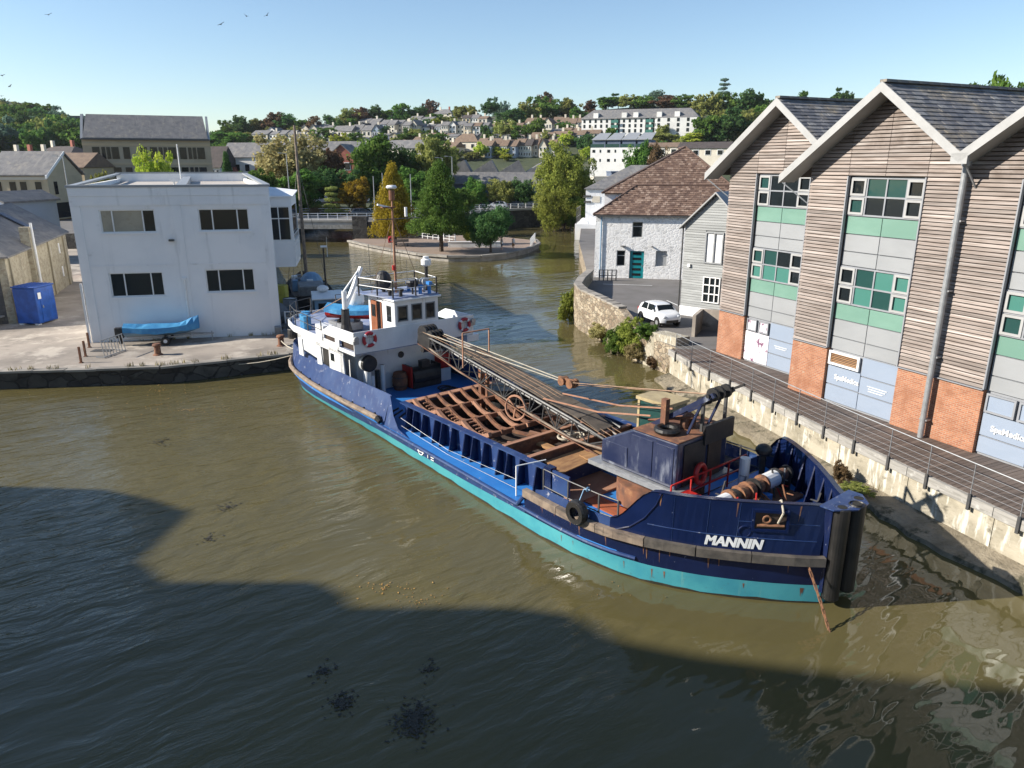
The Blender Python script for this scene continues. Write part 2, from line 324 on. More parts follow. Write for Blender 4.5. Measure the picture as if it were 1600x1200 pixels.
M['panel_blue'] = mat('pale_blue_film_panel', (.27,.32,.40), .35, (.25,.30,.38), .8, bump=.02)
M['teal_panel'] = mat('mint_spandrel_glass', (.14,.255,.205), .2, (.18,.31,.25), .4, bump=.02)
M['frame_grey'] = mat('grey_aluminium_frame', (.27,.28,.30), .4, (.24,.25,.27), 2, bump=.02)
M['brick'] = brick_mat('orange_brick', (.40,.165,.085), (.27,.095,.05), (.37,.26,.185), msize=.012)
M['brick_red'] = mat('red_brick_far', (.33,.11,.075), .85, (.25,.085,.06), 2)
M['slate'] = tile_mat('slate_tile', ((.11,.11,.118),(.175,.17,.172),(.29,.28,.265)), (.28,.235,.17), .55, .45, .66, .6)
M['slate_far'] = mat('grey_slate_roof', (.17,.165,.165), .8, (.115,.115,.12), 1.2, bump=.3, bsc=8, patch=(.24,.22,.19), p_sc=.8, p_lo=.5, p_hi=.7, streak=(.21,.20,.19), s_sc=(1.5,.3,.3))
M['roof_brown'] = mat('brown_tiled_roof', (.20,.14,.095), .85, (.14,.095,.07), 1.2, bump=.3, bsc=9)
M['roof_dark'] = mat('dark_tiled_roof', (.075,.06,.055), .85, (.05,.042,.04), 1.2, bump=.3, bsc=9)
M['tile'] = tile_mat('clay_pantile', ((.105,.062,.046),(.19,.12,.086),(.30,.215,.165)), (.15,.095,.07), .5, .5, .7)
M['stone_white'] = rubble_mat('whitewashed_rubble', ((.80,.79,.775), (.77,.76,.745), (.72,.70,.67)), (.79,.78,.77), 2.6, .55, .022, edge=.16)
M['stone_tan'] = rubble_mat('tan_rubble_wall', ((.30,.235,.16), (.44,.375,.28), (.20,.15,.105)), (.36,.32,.25), 2.6, 1.0, .07)
M['stone_lime'] = rubble_mat('limestone_rubble', ((.40,.35,.25), (.46,.41,.30), (.33,.28,.20)), (.42,.38,.29), 3.6, .5, .03)
M['slate_hung'] = brick_mat('slate_hung_wall', (.075,.075,.08), (.11,.105,.10), (.04,.04,.04), .35, .22, 'XZY', .6, .01)
M['tarmac'] = mat('tarmac', (.15,.14,.135), .9, (.115,.108,.10), .5, bump=.3, bsc=60)
M['paving'] = mat('brick_paving', (.27,.20,.155), .9, (.22,.165,.13), .6, bump=.3, bsc=16)
M['road_pale'] = mat('pale_concrete_parapet', (.42,.40,.37), .85, (.32,.30,.28), 1, bump=.2)
M['grass'] = mat('hill_grass', (.050,.062,.022), .95, (.035,.048,.018), .08, bump=.5, bsc=3, bdist=.2, patch=(.10,.10,.05), p_sc=.05, p_lo=.5, p_hi=.6)
M['bark'] = mat('bark', (.09,.065,.045), .95, (.05,.038,.028), 3, bump=.6, bsc=12)
M['beige'] = mat('beige_office_render', (.42,.36,.26), .85, (.37,.315,.225), .5, bump=.1, ovar=.0)
M['beige2'] = mat('sandstone_office_render', (.50,.41,.27), .85, (.44,.36,.235), .5, bump=.1)
M['cream'] = mat('cream_house_render', (.62,.57,.47), .85, (.55,.50,.41), .5, bump=.1, ovar=.1)
M['housewhite'] = mat('white_house_render', (.74,.73,.70), .85, (.66,.65,.63), .5, bump=.1, ovar=.05)
M['pink'] = mat('pink_house_render', (.55,.38,.35), .85, (.48,.33,.31), .5, bump=.1)
M['bluegrey'] = mat('blue_grey_wall', (.10,.13,.19), .8, (.085,.11,.16), .5, bump=.1)
M['teal_door'] = mat('teal_door_paint', (.0,.21,.235), .4, (.0,.18,.20), 2, bump=.05)
M['carwhite'] = mat('white_car_paint', (.78,.79,.80), .2, (.77,.78,.79), 1, bump=0, coat=.8)
M['carsilver'] = mat('silver_car_paint', (.48,.49,.51), .25, (.46,.47,.49), 1, bump=0, coat=.8)
M['carblack'] = mat('black_car_paint', (.015,.015,.018), .2, (.02,.02,.022), 1, bump=0, coat=.8)
M['lamp_glass'] = mat('car_lamp_glass', (.6,.62,.65), .1, (.5,.52,.55), 3, bump=0)
M['skin'] = mat('skin', (.50,.30,.22), .6, (.46,.27,.2), 4, bump=0)
M['shirt'] = mat('white_shirt', (.72,.72,.73), .8); M['shorts'] = mat('dark_shorts', (.05,.06,.09), .85); M['hair'] = mat('dark_hair', (.03,.02,.015), .7)
M['yellow_cloth'] = mat('hi_vis_cover', (.42,.40,.06), .8, (.30,.28,.05), 3, bump=.4, bsc=8)
M['grey_canvas'] = mat('grey_canvas', (.22,.23,.23), .85, (.14,.145,.15), 2, bump=.5, bsc=6)
M['boat_blue'] = mat('pale_blue_boat_paint', (.16,.29,.42), .5, (.12,.23,.36), 2, bump=.1)
M['roofing'] = mat('pale_flat_roofing', (.46,.42,.37), .9, (.40,.36,.32), .6, bump=.15)
M['poster'] = mat('printed_poster', (.72,.70,.73), .4, (.66,.62,.67), 2.0, bump=0, patch=(.16,.06,.12), p_sc=2.4, p_lo=.54, p_hi=.60)
M['weed'] = mat('floating_weed', (.022,.020,.012), .6, (.04,.03,.015), 5, bump=.3)
M['leaf_litter'] = mat('fallen_leaf', (.40,.22,.05), .7, (.25,.14,.05), 5, bump=0, ovar=.4)
M['flower'] = mat('purple_flowers', (.20,.05,.16), .8, (.30,.08,.10), 9, bump=.3)
M['lit_room'] = mat('lit_room_painted_pane', (.34,.31,.24), .3, (.27,.25,.20), 1.5, bump=0)  # lit interior seen through the window, put into the pane colour
M['primer'] = mat('orange_primer', (.34,.085,.03), .75, (.22,.07,.035), 2.5, bump=.3)
M['monkey'] = mat('worn_roof_deck', (.16,.21,.36), .6, (.34,.36,.42), 1.6, bump=.1)
M['water'] = water_mat()
for k, a, b in (('leaf_mid', (0.065,0.135,0.029), (0.174,0.268,0.059)), ('leaf_dark', (0.043,0.104,0.038), (0.120,0.205,0.066)), ('leaf_olive', (0.157,0.187,0.056), (0.378,0.378,0.116)),
                ('leaf_yellow', (.22,.165,.02), (.44,.335,.04)), ('leaf_willow', (.17,.22,.04), (.38,.43,.10)), ('leaf_lime', (0.302,0.396,0.046), (0.500,0.500,0.092)),
                ('leaf_copper', (0.114,0.078,0.048), (0.244,0.155,0.090)), ('leaf_pale', (0.256,0.232,0.105), (0.489,0.419,0.198)), ('leaf_blue', (0.090,0.166,0.120), (0.226,0.319,0.226))):
    M[k] = leaf_mat(k, a, b)
# ================================================================== SETTING
def land(name, poly, z, top, side, z0=-1.2):
    o = MB().prism(poly, z0, z).build(name, top); o.data.materials.append(side)
    for p in o.data.polygons: p.material_index = 0 if p.normal.z > .5 else 1
    return struct(o)
mw = MB(); mw.face((-300,-60,0),(300,-60,0),(300,175,0),(-300,175,0))
water = struct(mw.build('water', M['water']))
# ---- terrain rising to the hill
HM = [(-1.2,.6),(-.72,.8),(-.55,.55),(-.40,.62),(-.21,.78),(.04,.88),(.22,1.03),(.5,1.1),(1.2,1.1)]
def hill(x, y):
    a = x / max(y, 1.); m = lerp_tab(HM, a)
    z = 2.9 + 45 * m * sstep(190, 520, y)
    if a < -.45: z += 26 * sstep(-.45, -.62, a) * sstep(430, 640, y)
    return z + .5 * math.sin(x*.07) * math.cos(y*.05) * sstep(190, 260, y)
def hit(px, py):                                    # where a line of sight meets the terrain
    u = (px - 800) / FPX; v = (py - 600) / FPX
    d = Vector((u, PC_ - v*PS_, -PS_ - v*PC_)); t = 150.
    while t < 1500:
        p = d * t; 
        if CAM_H + p.z <= hill(p.x, p.y): return Vector((p.x, p.y, hill(p.x, p.y)))
        t += 1.
    return Vector((d.x*600, d.y*600, hill(d.x*600, d.y*600)))
ys = [151] + list(range(160, 640, 10)) + [660, 700, 760, 840, 900]
As = [(-1.3 + .025*i) for i in range(105)]
mt = MB(); mt.v = [(a*y, y, hill(a*y, y)) for y in ys for a in As]
na = len(As); mt.f = [(j*na+i, j*na+i+1, (j+1)*na+i+1, (j+1)*na+i) for j in range(len(ys)-1) for i in range(na-1)]
struct(mt.build('ground', M['grass'], smooth=True))
# ---- left quay, town level, back bank, island, right bank
QUAY_Z = .96
quay_poly = [(-200,-60),(-31.5,-60),(-31.5,38.6),(-28.2,39.0),(-19.9,40.0),(-13.35,43.1),(-13.9,47.4),(-25.4,77),(-33,97),(-37,110),(-200,110)]
quay = land('quay', quay_poly, QUAY_Z, M['concrete'], M['quay_face'])
land('town_street', [(-260,100),(-38,100),(-38.5,152),(-260,152)], 3.0, M['tarmac'], M['quay_face'])
land('back_bank', [(-24.5,118),(-15,119.5),(-11,140),(4,149),(12,151),(12,162),(-24.5,162)], 3.25, M['tarmac'], M['quay_face'])
land('channel_bank', [(-60,150),(-24.5,150),(-24.5,163),(-60,163)], 3.1, M['grass'], M['quay_face'])
isl = [(-24.6,117.6),(-24.9,113.7),(-20.5,107),(-16.65,101.8),(-12.2,96.8),(-8.1,94.2),(-4,94.4),(-.84,97),(2.2,103),(4,110),(3.6,115),(-2,121),(-11,124),(-14.8,119.2)]
land('island', isl, .62, M['paving'], M['quay_kerb'])
YARD_Z = 1.81
shore = [(7.75,45.6),(7.2,48.2),(6.0,51.6),(5.16,54),(4.9,56.6),(5.5,60),(6.9,66.6),(7.2,70),(9,100),(12,130),(12.3,151)]
DE = [(9.2,41.0),(10.02,37.05),(11.17,33.63),(12.08,30.34),(13.04,27.13),(14.09,23.94),(15.15,20.8),(16.8,16),(18.6,10),(21,2)]
ins = [(x+.25, y+.08) for x, y in DE]
land('yard', [(8.6,43.4)] + shore + [(300,151),(300,40.6),(9.6,40.9)], YARD_Z, M['tarmac'], M['stone_tan'])
land('right_bank', list(reversed(ins)) + [(300,40.5),(300,2)], YARD_Z-.14, M['concrete'], M['wallpanel'])
# road over the back bank and bridge
land('road', [(-37.5,122.5),(-16.5,123),(-12.5,141.5),(3,150.3),(3,157),(-20,150),(-24,131.2),(-37.5,131)], 3.34, M['tarmac'], M['road_pale'], 3.2)
# bridge over the channel
br = thing('road_bridge', 'low concrete road bridge over the dark channel behind the white office', 'bridge', (-31,118,0))
MB().box(-7.4,0,2.35,6.4,15,3.22).build('deck_slab', M['road_pale'], br)
MB().box(-7.4,-.25,2.1,6.4,-.02,2.75).build('edge_beam', M['edgebeam'], br)
MB().box(6.0,-.5,-1,8.3,1.2,4.0).build('abutment', M['quay_face'], br)
MB().box(-7.4,-.2,3.23,6.0,.1,3.5).build('kerb', M['road_pale'], br)
# retaining wall behind the island
rw = thing('retaining_wall', 'dark stone retaining wall with pale coping beside the bridge', 'wall', (-22.6,118,0))
MB().box(0,-.35,-1,7.8,.3,3.2).build('stone_face', M['quay_face'], rw)
for i in range(6): block('coping', M['road_pale'], rw, (.68+1.3*i,-.05,3.36), (1.27,.85,.3))
rw2 = thing('retaining_wall', 'dark stone embankment wall under the car park by the willow', 'wall', (-10.9,139.6,0), math.atan2(9,15))
MB().box(0,-.3,-1,17.6,.3,3.2).build('stone_face', M['quay_face'], rw2)
for i in range(9): block('coping', M['road_pale'], rw2, (.98+1.95*i,0,3.42), (1.9,.8,.4))
# ---- island edge stones
def edge_stones(name, label, pts, z, w, h, step, m, cat='kerb'):
    t = thing(name, label, cat, (pts[0][0], pts[0][1], 0))
    for (x0,y0),(x1,y1) in zip(pts, pts[1:]):
        L = math.hypot(x1-x0, y1-y0); n = max(1, int(L/step)); a = math.atan2(y1-y0, x1-x0)
        for i in range(n):
            f = (i+.5)/n
            block('kerb_stone', m, t, (x0+(x1-x0)*f-pts[0][0], y0+(y1-y0)*f-pts[0][1], z+random.uniform(-.02,.02)), (L/n-.03, w, h), (0,0,a+random.uniform(-.01,.01)))
    return t
edge_stones('island_kerb', 'pale stone kerb edging the paved island', isl[1:11], .66, .55, .28, 1.6, M['quay_kerb'])
edge_stones('quay_coping', 'worn coping stones along the edge of the concrete quay', [(-31.4,38.75),(-28.2,39.15),(-19.9,40.15),(-13.5,43.2),(-14.05,47.4),(-19.8,62)], QUAY_Z+.0, .5, .12, 1.5, M['quay_kerb'])
# ---- river wall on the right: panels, edge beams, sloping rubble foot
wall = thing('river_wall', 'stained pale concrete river wall below the wooden walkway', 'wall', (10,37,0))
ox, oy = 10, 37
def along(poly, step):
    out = []
    for (x0,y0),(x1,y1) in zip(poly, poly[1:]):
        L = math.hypot(x1-x0,y1-y0); n = max(1, round(L/step)); a = math.atan2(y1-y0,x1-x0)
        for i in range(n):
            f = (i+.5)/n; out.append((x0+(x1-x0)*f, y0+(y1-y0)*f, L/n, a))
    return out
for x, y, L, a in along(DE, 3.4):
    nx, ny = math.sin(a), -math.cos(a)
    block('concrete_panel', M['wallpanel'], wall, (x-ox-nx*-.0+.06, y-oy+.02, .28), (L-.03, .36, 2.36), (0,0,a+random.uniform(-.006,.006)))
    block('edge_beam', M['edgebeam'], wall, (x-ox, y-oy, 1.63), (L-.02, .5, .33), (0,0,a))
foot = MB()
for k,((x0,y0),(x1,y1)) in enumerate(zip(DE, DE[1:])):
    n = 5
    for i in range(n):
        def pp(f):
            x, y = x0+(x1-x0)*f, y0+(y1-y0)*f; w_ = 1.15 + .12*math.sin(x*3.1)+.1*math.sin(y*5.3); return x, y, w_
        a, b = pp(i/n), pp((i+1)/n)
        P = lambda q, d, z: (q[0]-d*.93-ox, q[1]-d*.36-oy, z)
        foot.face(P(a,0,.42),P(b,0,.42),P(b,b[2]*.6,.3),P(a,a[2]*.6,.3)); foot.face(P(a,a[2]*.6,.3),P(b,b[2]*.6,.3),P(b,b[2],.16),P(a,a[2],.16)); foot.face(P(a,a[2],.16),P(b,b[2],.16),P(b,b[2]+.15,-.5),P(a,a[2]+.15,-.5))
foot.build('rubble_foot', mat('muddy_rubble_foot', (.27,.23,.165), .9, (.15,.125,.085), .9, bump=1.0, bsc=5, bdist=.12, patch=(.07,.065,.04), p_sc=1.4, p_lo=.5, p_hi=.62), wall)
# ---- yard wall (stone parapet round the car park)
yw = thing('yard_wall', 'curving stone wall with flat coping around the small car park', 'wall', (5,56,0))
yp = [(8.3,44.4),(7.75,45.6),(7.2,48.2),(6.0,51.6),(5.16,54),(4.9,56.6),(5.5,60),(6.9,66.6)]
tops = [2.0,2.1,2.75,2.95,3.0,3.05,3.0,2.7]
sw = MB()
for i in range(len(yp)-1):
    (x0,y0),(x1,y1) = yp[i], yp[i+1]; z0, z1 = tops[i], tops[i+1]; d = Vector((x1-x0,y1-y0,0)).normalized(); n = Vector((d.y,-d.x,0))*.42
    a, b = Vector((x0-5,y0-56,0)), Vector((x1-5,y1-56,0))
    q = [a-n*.25, b-n*.25, b+n, a+n]
    sw.add([(p.x,p.y,-1) for p in q] + [(p.x,p.y,z) for p, z in zip(q, (z0,z1,z1,z0))], [(3,2,1,0),(4,5,6,7),(0,1,5,4),(1,2,6,5),(2,3,7,6),(3,0,4,7)])
sw.build('stone_face', M['stone_tan'], yw)
for i in range(2, len(yp)-1):
    (x0,y0),(x1,y1) = yp[i], yp[i+1]; nst = max(2, int(math.hypot(x1-x0,y1-y0)/.9))
    for k in range(nst):
        f = (k+.5)/nst; zz = tops[i]+(tops[i+1]-tops[i])*f; a = math.atan2(y1-y0,x1-x0)
        block('coping', M['quay_kerb'], yw, (x0+(x1-x0)*f-5+.17*math.sin(a), y0+(y1-y0)*f-56-.17*math.cos(a), zz+.05), (math.hypot(x1-x0,y1-y0)/nst-.02,.62,.13), (0,0,a))
# concrete buttress where the wall meets the walkway
bt = MB(); bt.slab([(8.0,44.6,-.6),(8.0,44.6,.3),(8.5,43.6,2.2),(9.5,41.6,2.3),(9.5,41.6,-.6)], (.9,.42,0))
tag(bt.build('buttress', M['wallpanel']), 'pale sloping concrete buttress at the corner of the walkway', 'buttress')
for (sx,sy,ex,ey) in ((12.0,56.5,13.4,49.5),(8.0,64.6,12.2,63.8)):
    struct(MB().bar((sx,sy,YARD_Z+.004),(ex,ey,YARD_Z+.004),.1,.004).build('parking_line', M['white_plain']))
# ================================================================== NEAR BUILDINGS
def tiles(mb, o, U, V, W, L, tw, tl, inside=None, th=.025, jit=.012):
    o, U, V = Vector(o), Vector(U).normalized(), Vector(V).normalized(); N = U.cross(V).normalized()
    if N.z < 0: N = -N
    nv, nu = int(L/tl), int(W/tw)+1
    for j in range(nv):
        off = (j % 2)*.5*tw
        for i in range(-1, nu):
            a0 = max(0, i*tw+off); a1 = min(W, (i+1)*tw+off-.008); b0 = j*tl; b1 = min(L, b0+tl*1.12)
            if a1-a0 < .04 or (inside and not inside((a0+a1)/2, (b0+b1)/2)): continue
            k = random.uniform(0, jit); lo, hi = N*(th*1.6+k), N*(th*.4+k)
            p = [o+U*a0+V*b0, o+U*a1+V*b0, o+U*a1+V*b1, o+U*a0+V*b1]
            mb.add([p[0]-N*.01, p[1]-N*.01, p[0]+lo, p[1]+lo, p[2]+hi, p[3]+hi], [(0,1,3,2),(2,3,4,5),(0,2,5),(1,4,3)]); mb.tints += [random.random()]*4
def window(parent, x0, z0, x1, z1, y, frame, pane, splits=(), hsplits=(), fw=.06, dep=.08, sill=None, name='window'):
    w_ = MB()
    for a, b in ((x0, x0+fw), (x1-fw, x1)): w_.box(a, y-dep, z0, b, y, z1)
    for a, b in ((z0, z0+fw), (z1-fw, z1)): w_.box(x0+fw, y-dep, a, x1-fw, y, b)
    for s_ in splits: w_.box(s_-fw/2, y-dep+.004, z0+fw, s_+fw/2, y-.004, z1-fw)
    for s_ in hsplits: w_.box(x0+fw, y-dep+.008, s_-fw/2, x1-fw, y-.008, s_+fw/2)
    o = w_.build(name, frame, parent)
    xs = [x0+fw] + [v for v in splits] + [x1-fw]; zs = [z0+fw] + [v for v in hsplits] + [z1-fw]
    k = 0
    for a, b in zip(xs, xs[1:]):
        for c, d in zip(zs, zs[1:]):
            m = pane(k) if callable(pane) else pane; k += 1
            block('pane', m, o, ((a+b)/2, y-.02, (c+d)/2), (b-a, .02, d-c), (random.uniform(-.006,.006),0,random.uniform(-.006,.006)))
    if sill: block('sill', sill, o, ((x0+x1)/2, y-dep-.04, z0-.05), (x1-x0+.2, .2, .08))
    return o
def wall_holes(mb, x0, x1, z0, z1, holes, y, th):
    """front wall x0..x1, z0..z1 at y..y+th with rectangular openings"""
    xs = sorted({x0, x1, *[h[0] for h in holes], *[h[2] for h in holes]}); zs = sorted({z0, z1, *[h[1] for h in holes], *[h[3] for h in holes]})
    for a, b in zip(xs, xs[1:]):
        run = None
        for c, d in zip(zs, zs[1:]):
            mx, mz = (a+b)/2, (c+d)/2
            if any(h[0] < mx < h[2] and h[1] < mz < h[3] for h in holes):
                if run is not None: mb.box(a, y, run, b, y+th, c); run = None
            elif run is None: run = c
        if run is not None: mb.box(a, y, run, b, y+th, zs[-1])
# ---------------------------------------------------------------- white quay office
wo_ = thing('quay_office', 'two-storey flat-roofed white rendered office standing on the quay', 'building', (-26.96,46.11,QUAY_Z), R(11.92))
W, Dp, sk = 11.67, 27.6, -.1724
def sk_(x, y): return x + sk*y
wins = [(1.55,6.88,4.73,8.28),(7.28,6.90,10.31,8.28),(1.56,2.86,4.73,4.40),(7.28,2.98,10.29,4.46)]
wl = MB(); wall_holes(wl, 0, W, 0, 9.62, wins, 0, .3)
H9 = 9.62
wl.slab([(0,.3,0),(sk_(0,Dp),Dp,0),(sk_(0,Dp)+.3,Dp,0),(.3,.3,0)], (0,0,H9)); wl.slab([(W-.3,.3,0),(sk_(W-.3,Dp),Dp,0),(sk_(W,Dp),Dp,0),(W,.3,0)], (0,0,H9))
wl.slab([(sk_(0,Dp),Dp,0),(sk_(W,Dp),Dp,0),(sk_(W,Dp),Dp+.3,0),(sk_(0,Dp),Dp+.3,0)], (0,0,10.1))
wl.build('wall', M['render'], wo_)
tr = MB()
for x0, x1 in ((0,.55),(5.62,6.3),(W-.55,W)): tr.box(x0,-.045,.0,x1,-.002,8.52)
tr.box(0,-.06,8.53,W,-.002,9.1); tr.box(0,-.09,9.105,W,-.002,9.62)
for z_ in (4.80,): tr.box(.56,-.03,z_,5.6,-.002,z_+.06); tr.box(6.31,-.03,z_,W-.56,-.002,z_+.06)
tr.build('pilaster_band', M['render'], wo_)
cp = MB(); cp.box(-.08,-.14,9.625,W+.08,.38,9.76)
cp.slab([(-.08,.39,9.625),(sk_(-.08,Dp),Dp,10.0),(sk_(.36,Dp),Dp,10.0),(.36,.39,9.625)], (0,0,.13)); cp.slab([(W-.36,.39,9.625),(sk_(W-.36,Dp),Dp,10.0),(sk_(W+.08,Dp),Dp,10.0),(W+.08,.39,9.625)], (0,0,.13))
cp.slab([(sk_(-.08,Dp),Dp+.0,10.11),(sk_(W+.08,Dp),Dp+.0,10.11),(sk_(W+.08,Dp),Dp+.4,10.11),(sk_(-.08,Dp),Dp+.4,10.11)], (0,0,.12))
cp.build('parapet_coping', M['panel_grey'], wo_)
rf = MB(); rf.slab([(.31,.31,9.0),(W-.31,.31,9.0),(sk_(W-.31,Dp),Dp-.01,9.25),(sk_(.31,Dp),Dp-.01,9.25)], (0,0,.12)); rf.build('flat_roof', M['roofing'], wo_)
sp = MB(); sp.slab([(5.9,.4,9.13),(6.6,.4,9.13),(sk_(6.6,Dp-.3),Dp-.3,9.38),(sk_(5.9,Dp-.3),Dp-.3,9.38)], (0,0,.45)); sp.build('roof_upstand', M['panel_grey'], wo_)
rv = MB(); rv.cyl((4.2,9,9.15),(4.2,9,9.75),.06); rv.box(3.9,8.9,9.75,4.5,9.1,9.9); rv.build('roof_vent', M['white_plain'], wo_)
for i, (x0,z0,x1,z1) in enumerate(wins):
    m_ = M['glass'] if i else (lambda k: (M['lit_room'], M['lit_room'], M['glass'])[k]); wd = x1-x0
    window(wo_, x0, z0, x1, z1, .16, M['white_plain'], m_, (x0+.27*wd if i else x0+.22*wd, x0+.77*wd), (), .07, .09, M['render'])
dp = MB(); dp.cyl((6.0,-.12,.05),(6.0,-.12,3.85),.07); dp.box(5.86,-.2,3.85,6.14,-.03,4.0); dp.build('downpipe', M['white_plain'], wo_)
block('wall_lamp', M['dark_steel'], wo_, (5.55,-.14,6.38), (.3,.25,.12))
block('corner_pipe', M['white_plain'], wo_, (-.1,-.12,1.9), (.12,.12,3.8))
# first-floor glazed bay on the river side
bay = MB(); bx0, bx1, by0, by1 = W-.9, W+.98, 4.6, 9.5
bay.box(bx0,by0,3.9,bx1,by1,5.75); bay.box(bx0,by0,8.15,bx1,by1,8.75)
for x_ in (bx0, bx1-.14): bay.box(x_,by0,5.75,x_+.14,by0+.14,8.15); bay.box(x_,by1-.14,5.75,x_+.14,by1,8.15)
bay.slab([(bx0-.15,by0-.15,8.76),(bx1+.15,by0-.15,8.76),(bx1+.15,by1+.15,9.0),(bx0-.15,by1+.15,9.25)], (0,0,.09)); by = bay.build('glazed_bay', M['render'], wo_)
window(by, bx0+.15, 5.76, bx1-.15, 8.14, by0+.1, M['white_plain'], M['glass'], ((bx0+bx1)/2,), (7.3,), .07, .08)
block('pane', M['glass'], by, (bx1-.06,(by0+by1)/2,6.95), (.03,by1-by0-.3,2.36))
rail = MB()
for z_ in (5.3,5.7,6.2): rail.bar((bx1+.05,by0-.3,z_),(bx1+.05,by1,z_),.04)
for k in range(5): rail.bar((bx1+.05,by0-.3+k*1.2,4.2),(bx1+.05,by0-.3+k*1.2,6.2),.04)
rail.build('balcony_rail', M['white_plain'], wo_)
# ---------------------------------------------------------------- timber clad office with gables
wb = thing('timber_clad_office', 'gabled riverside office clad in weathered cedar slats over orange brick piers', 'building', (13.06,33.31,0), R(-64.5))
DZ = YARD_Z
PITCH_R, VAL, PK = 7.0, 12.38, 14.93
slope = (PK-VAL)/3.5
nb = 0
boards_extra = MB()
def slat(x0, x1, z, y):
    global nb
    if nb < 298:
        block('cladding_slat', M['clad'], wb, ((x0+x1)/2, y-.03, z), (x1-x0-.02, .035, .112), (R(-14)+random.uniform(-.03,.03), random.uniform(-.0015,.0015), 0)); nb += 1
    else:
        boards_extra.cbox(((x0+x1)/2, y-.03, z), (x1-x0-.02, .04, .105))
def rows(z0, z1, p=.145):
    k = 0
    while z0+.08+k*p < z1: yield z0+.08+k*p; k += 1
def bay_cladding(xl, xr, y, cx, x0p, x1p, both=True):
    """slats on the piers either side of the glazing and in the gable above"""
    pass
blocks = [(-7.05, 1.7), (0., 0.), (7.0, 0.), (14.0, 0.)]
back = MB()
for bi, (bx, by_) in enumerate(blocks):
    x0, x1 = bx, bx+7.0+(.15 if bi == 1 else 0)
    g0, g1 = bx+1.98, bx+5.5
    # structural wall behind slats: piers and gable
    back.box(x0+.0, by_+.06, 4.2, g0, by_+.3, 11.5); back.box(g1, by_+.06, 4.2, bx+6.995, by_+.3, 11.5)
    back.slab([(bx,by_+.06,11.5),(bx+6.995,by_+.06,11.5),(bx+6.995,by_+.06,VAL-.1),(bx+3.5,by_+.06,PK-.1),(bx,by_+.06,VAL-.1)], (0,.24,0))
    back.box(x0,by_+.3,0.2,x0+.2,14,12.2)
back.build('backing_wall', M['clad_back'], wb)
order = []
for bi, (bx, by_) in enumerate(blocks):
    g0, g1 = bx+1.98, bx+5.5
    for z in rows(4.24, 11.5):
        order.append((0 if bi == 1 else 1 if bi == 0 else 2 if bi == 2 else 4, bx, g0, z, by_))
        order.append((0 if bi == 1 else 5 if bi == 0 else 3 if bi == 2 else 6, g1, bx+7.0, z, by_))
    for z in rows(11.5, PK-.25):
        hw = (PK-.12-z)/slope; a, b = max(bx, bx+3.5-hw), min(bx+7.0, bx+3.5+hw)
        cuts = [a] + [c for c in (g0, bx+3.72, g1) if a+.15 < c < b-.15] + [b]
        for p, q in zip(cuts, cuts[1:]): order.append((2.5 if bi in (0, 1) else 5, p, q, z, by_))
order.sort(key=lambda t: t[0])
for _, a, b, z, y in order: slat(a, b, z, y)
bo = boards_extra.build('cladding_slats', M['clad'], wb); bo['kind'] = 'stuff'
# brick piers
for bi, (bx, by_) in enumerate(blocks):
    for a, b in ((bx, bx+1.98), (bx+5.5, bx+6.998)):
        block('brick_pier', M['brick'], wb, ((a+b)/2, by_+.13, (DZ+4.2)/2-.1), (b-a, .3, 4.2-DZ+.2)) if False else MB().box(a, by_-.02, DZ-.2, b, by_+.28, 4.2).build('brick_pier', M['brick'], wb)
    for a, b in ((bx, bx+1.98), (bx+5.5, bx+6.998)): block('flashing', M['frame_grey'], wb, ((a+b)/2, by_-.06, 4.225), (b-a, .12, .035))
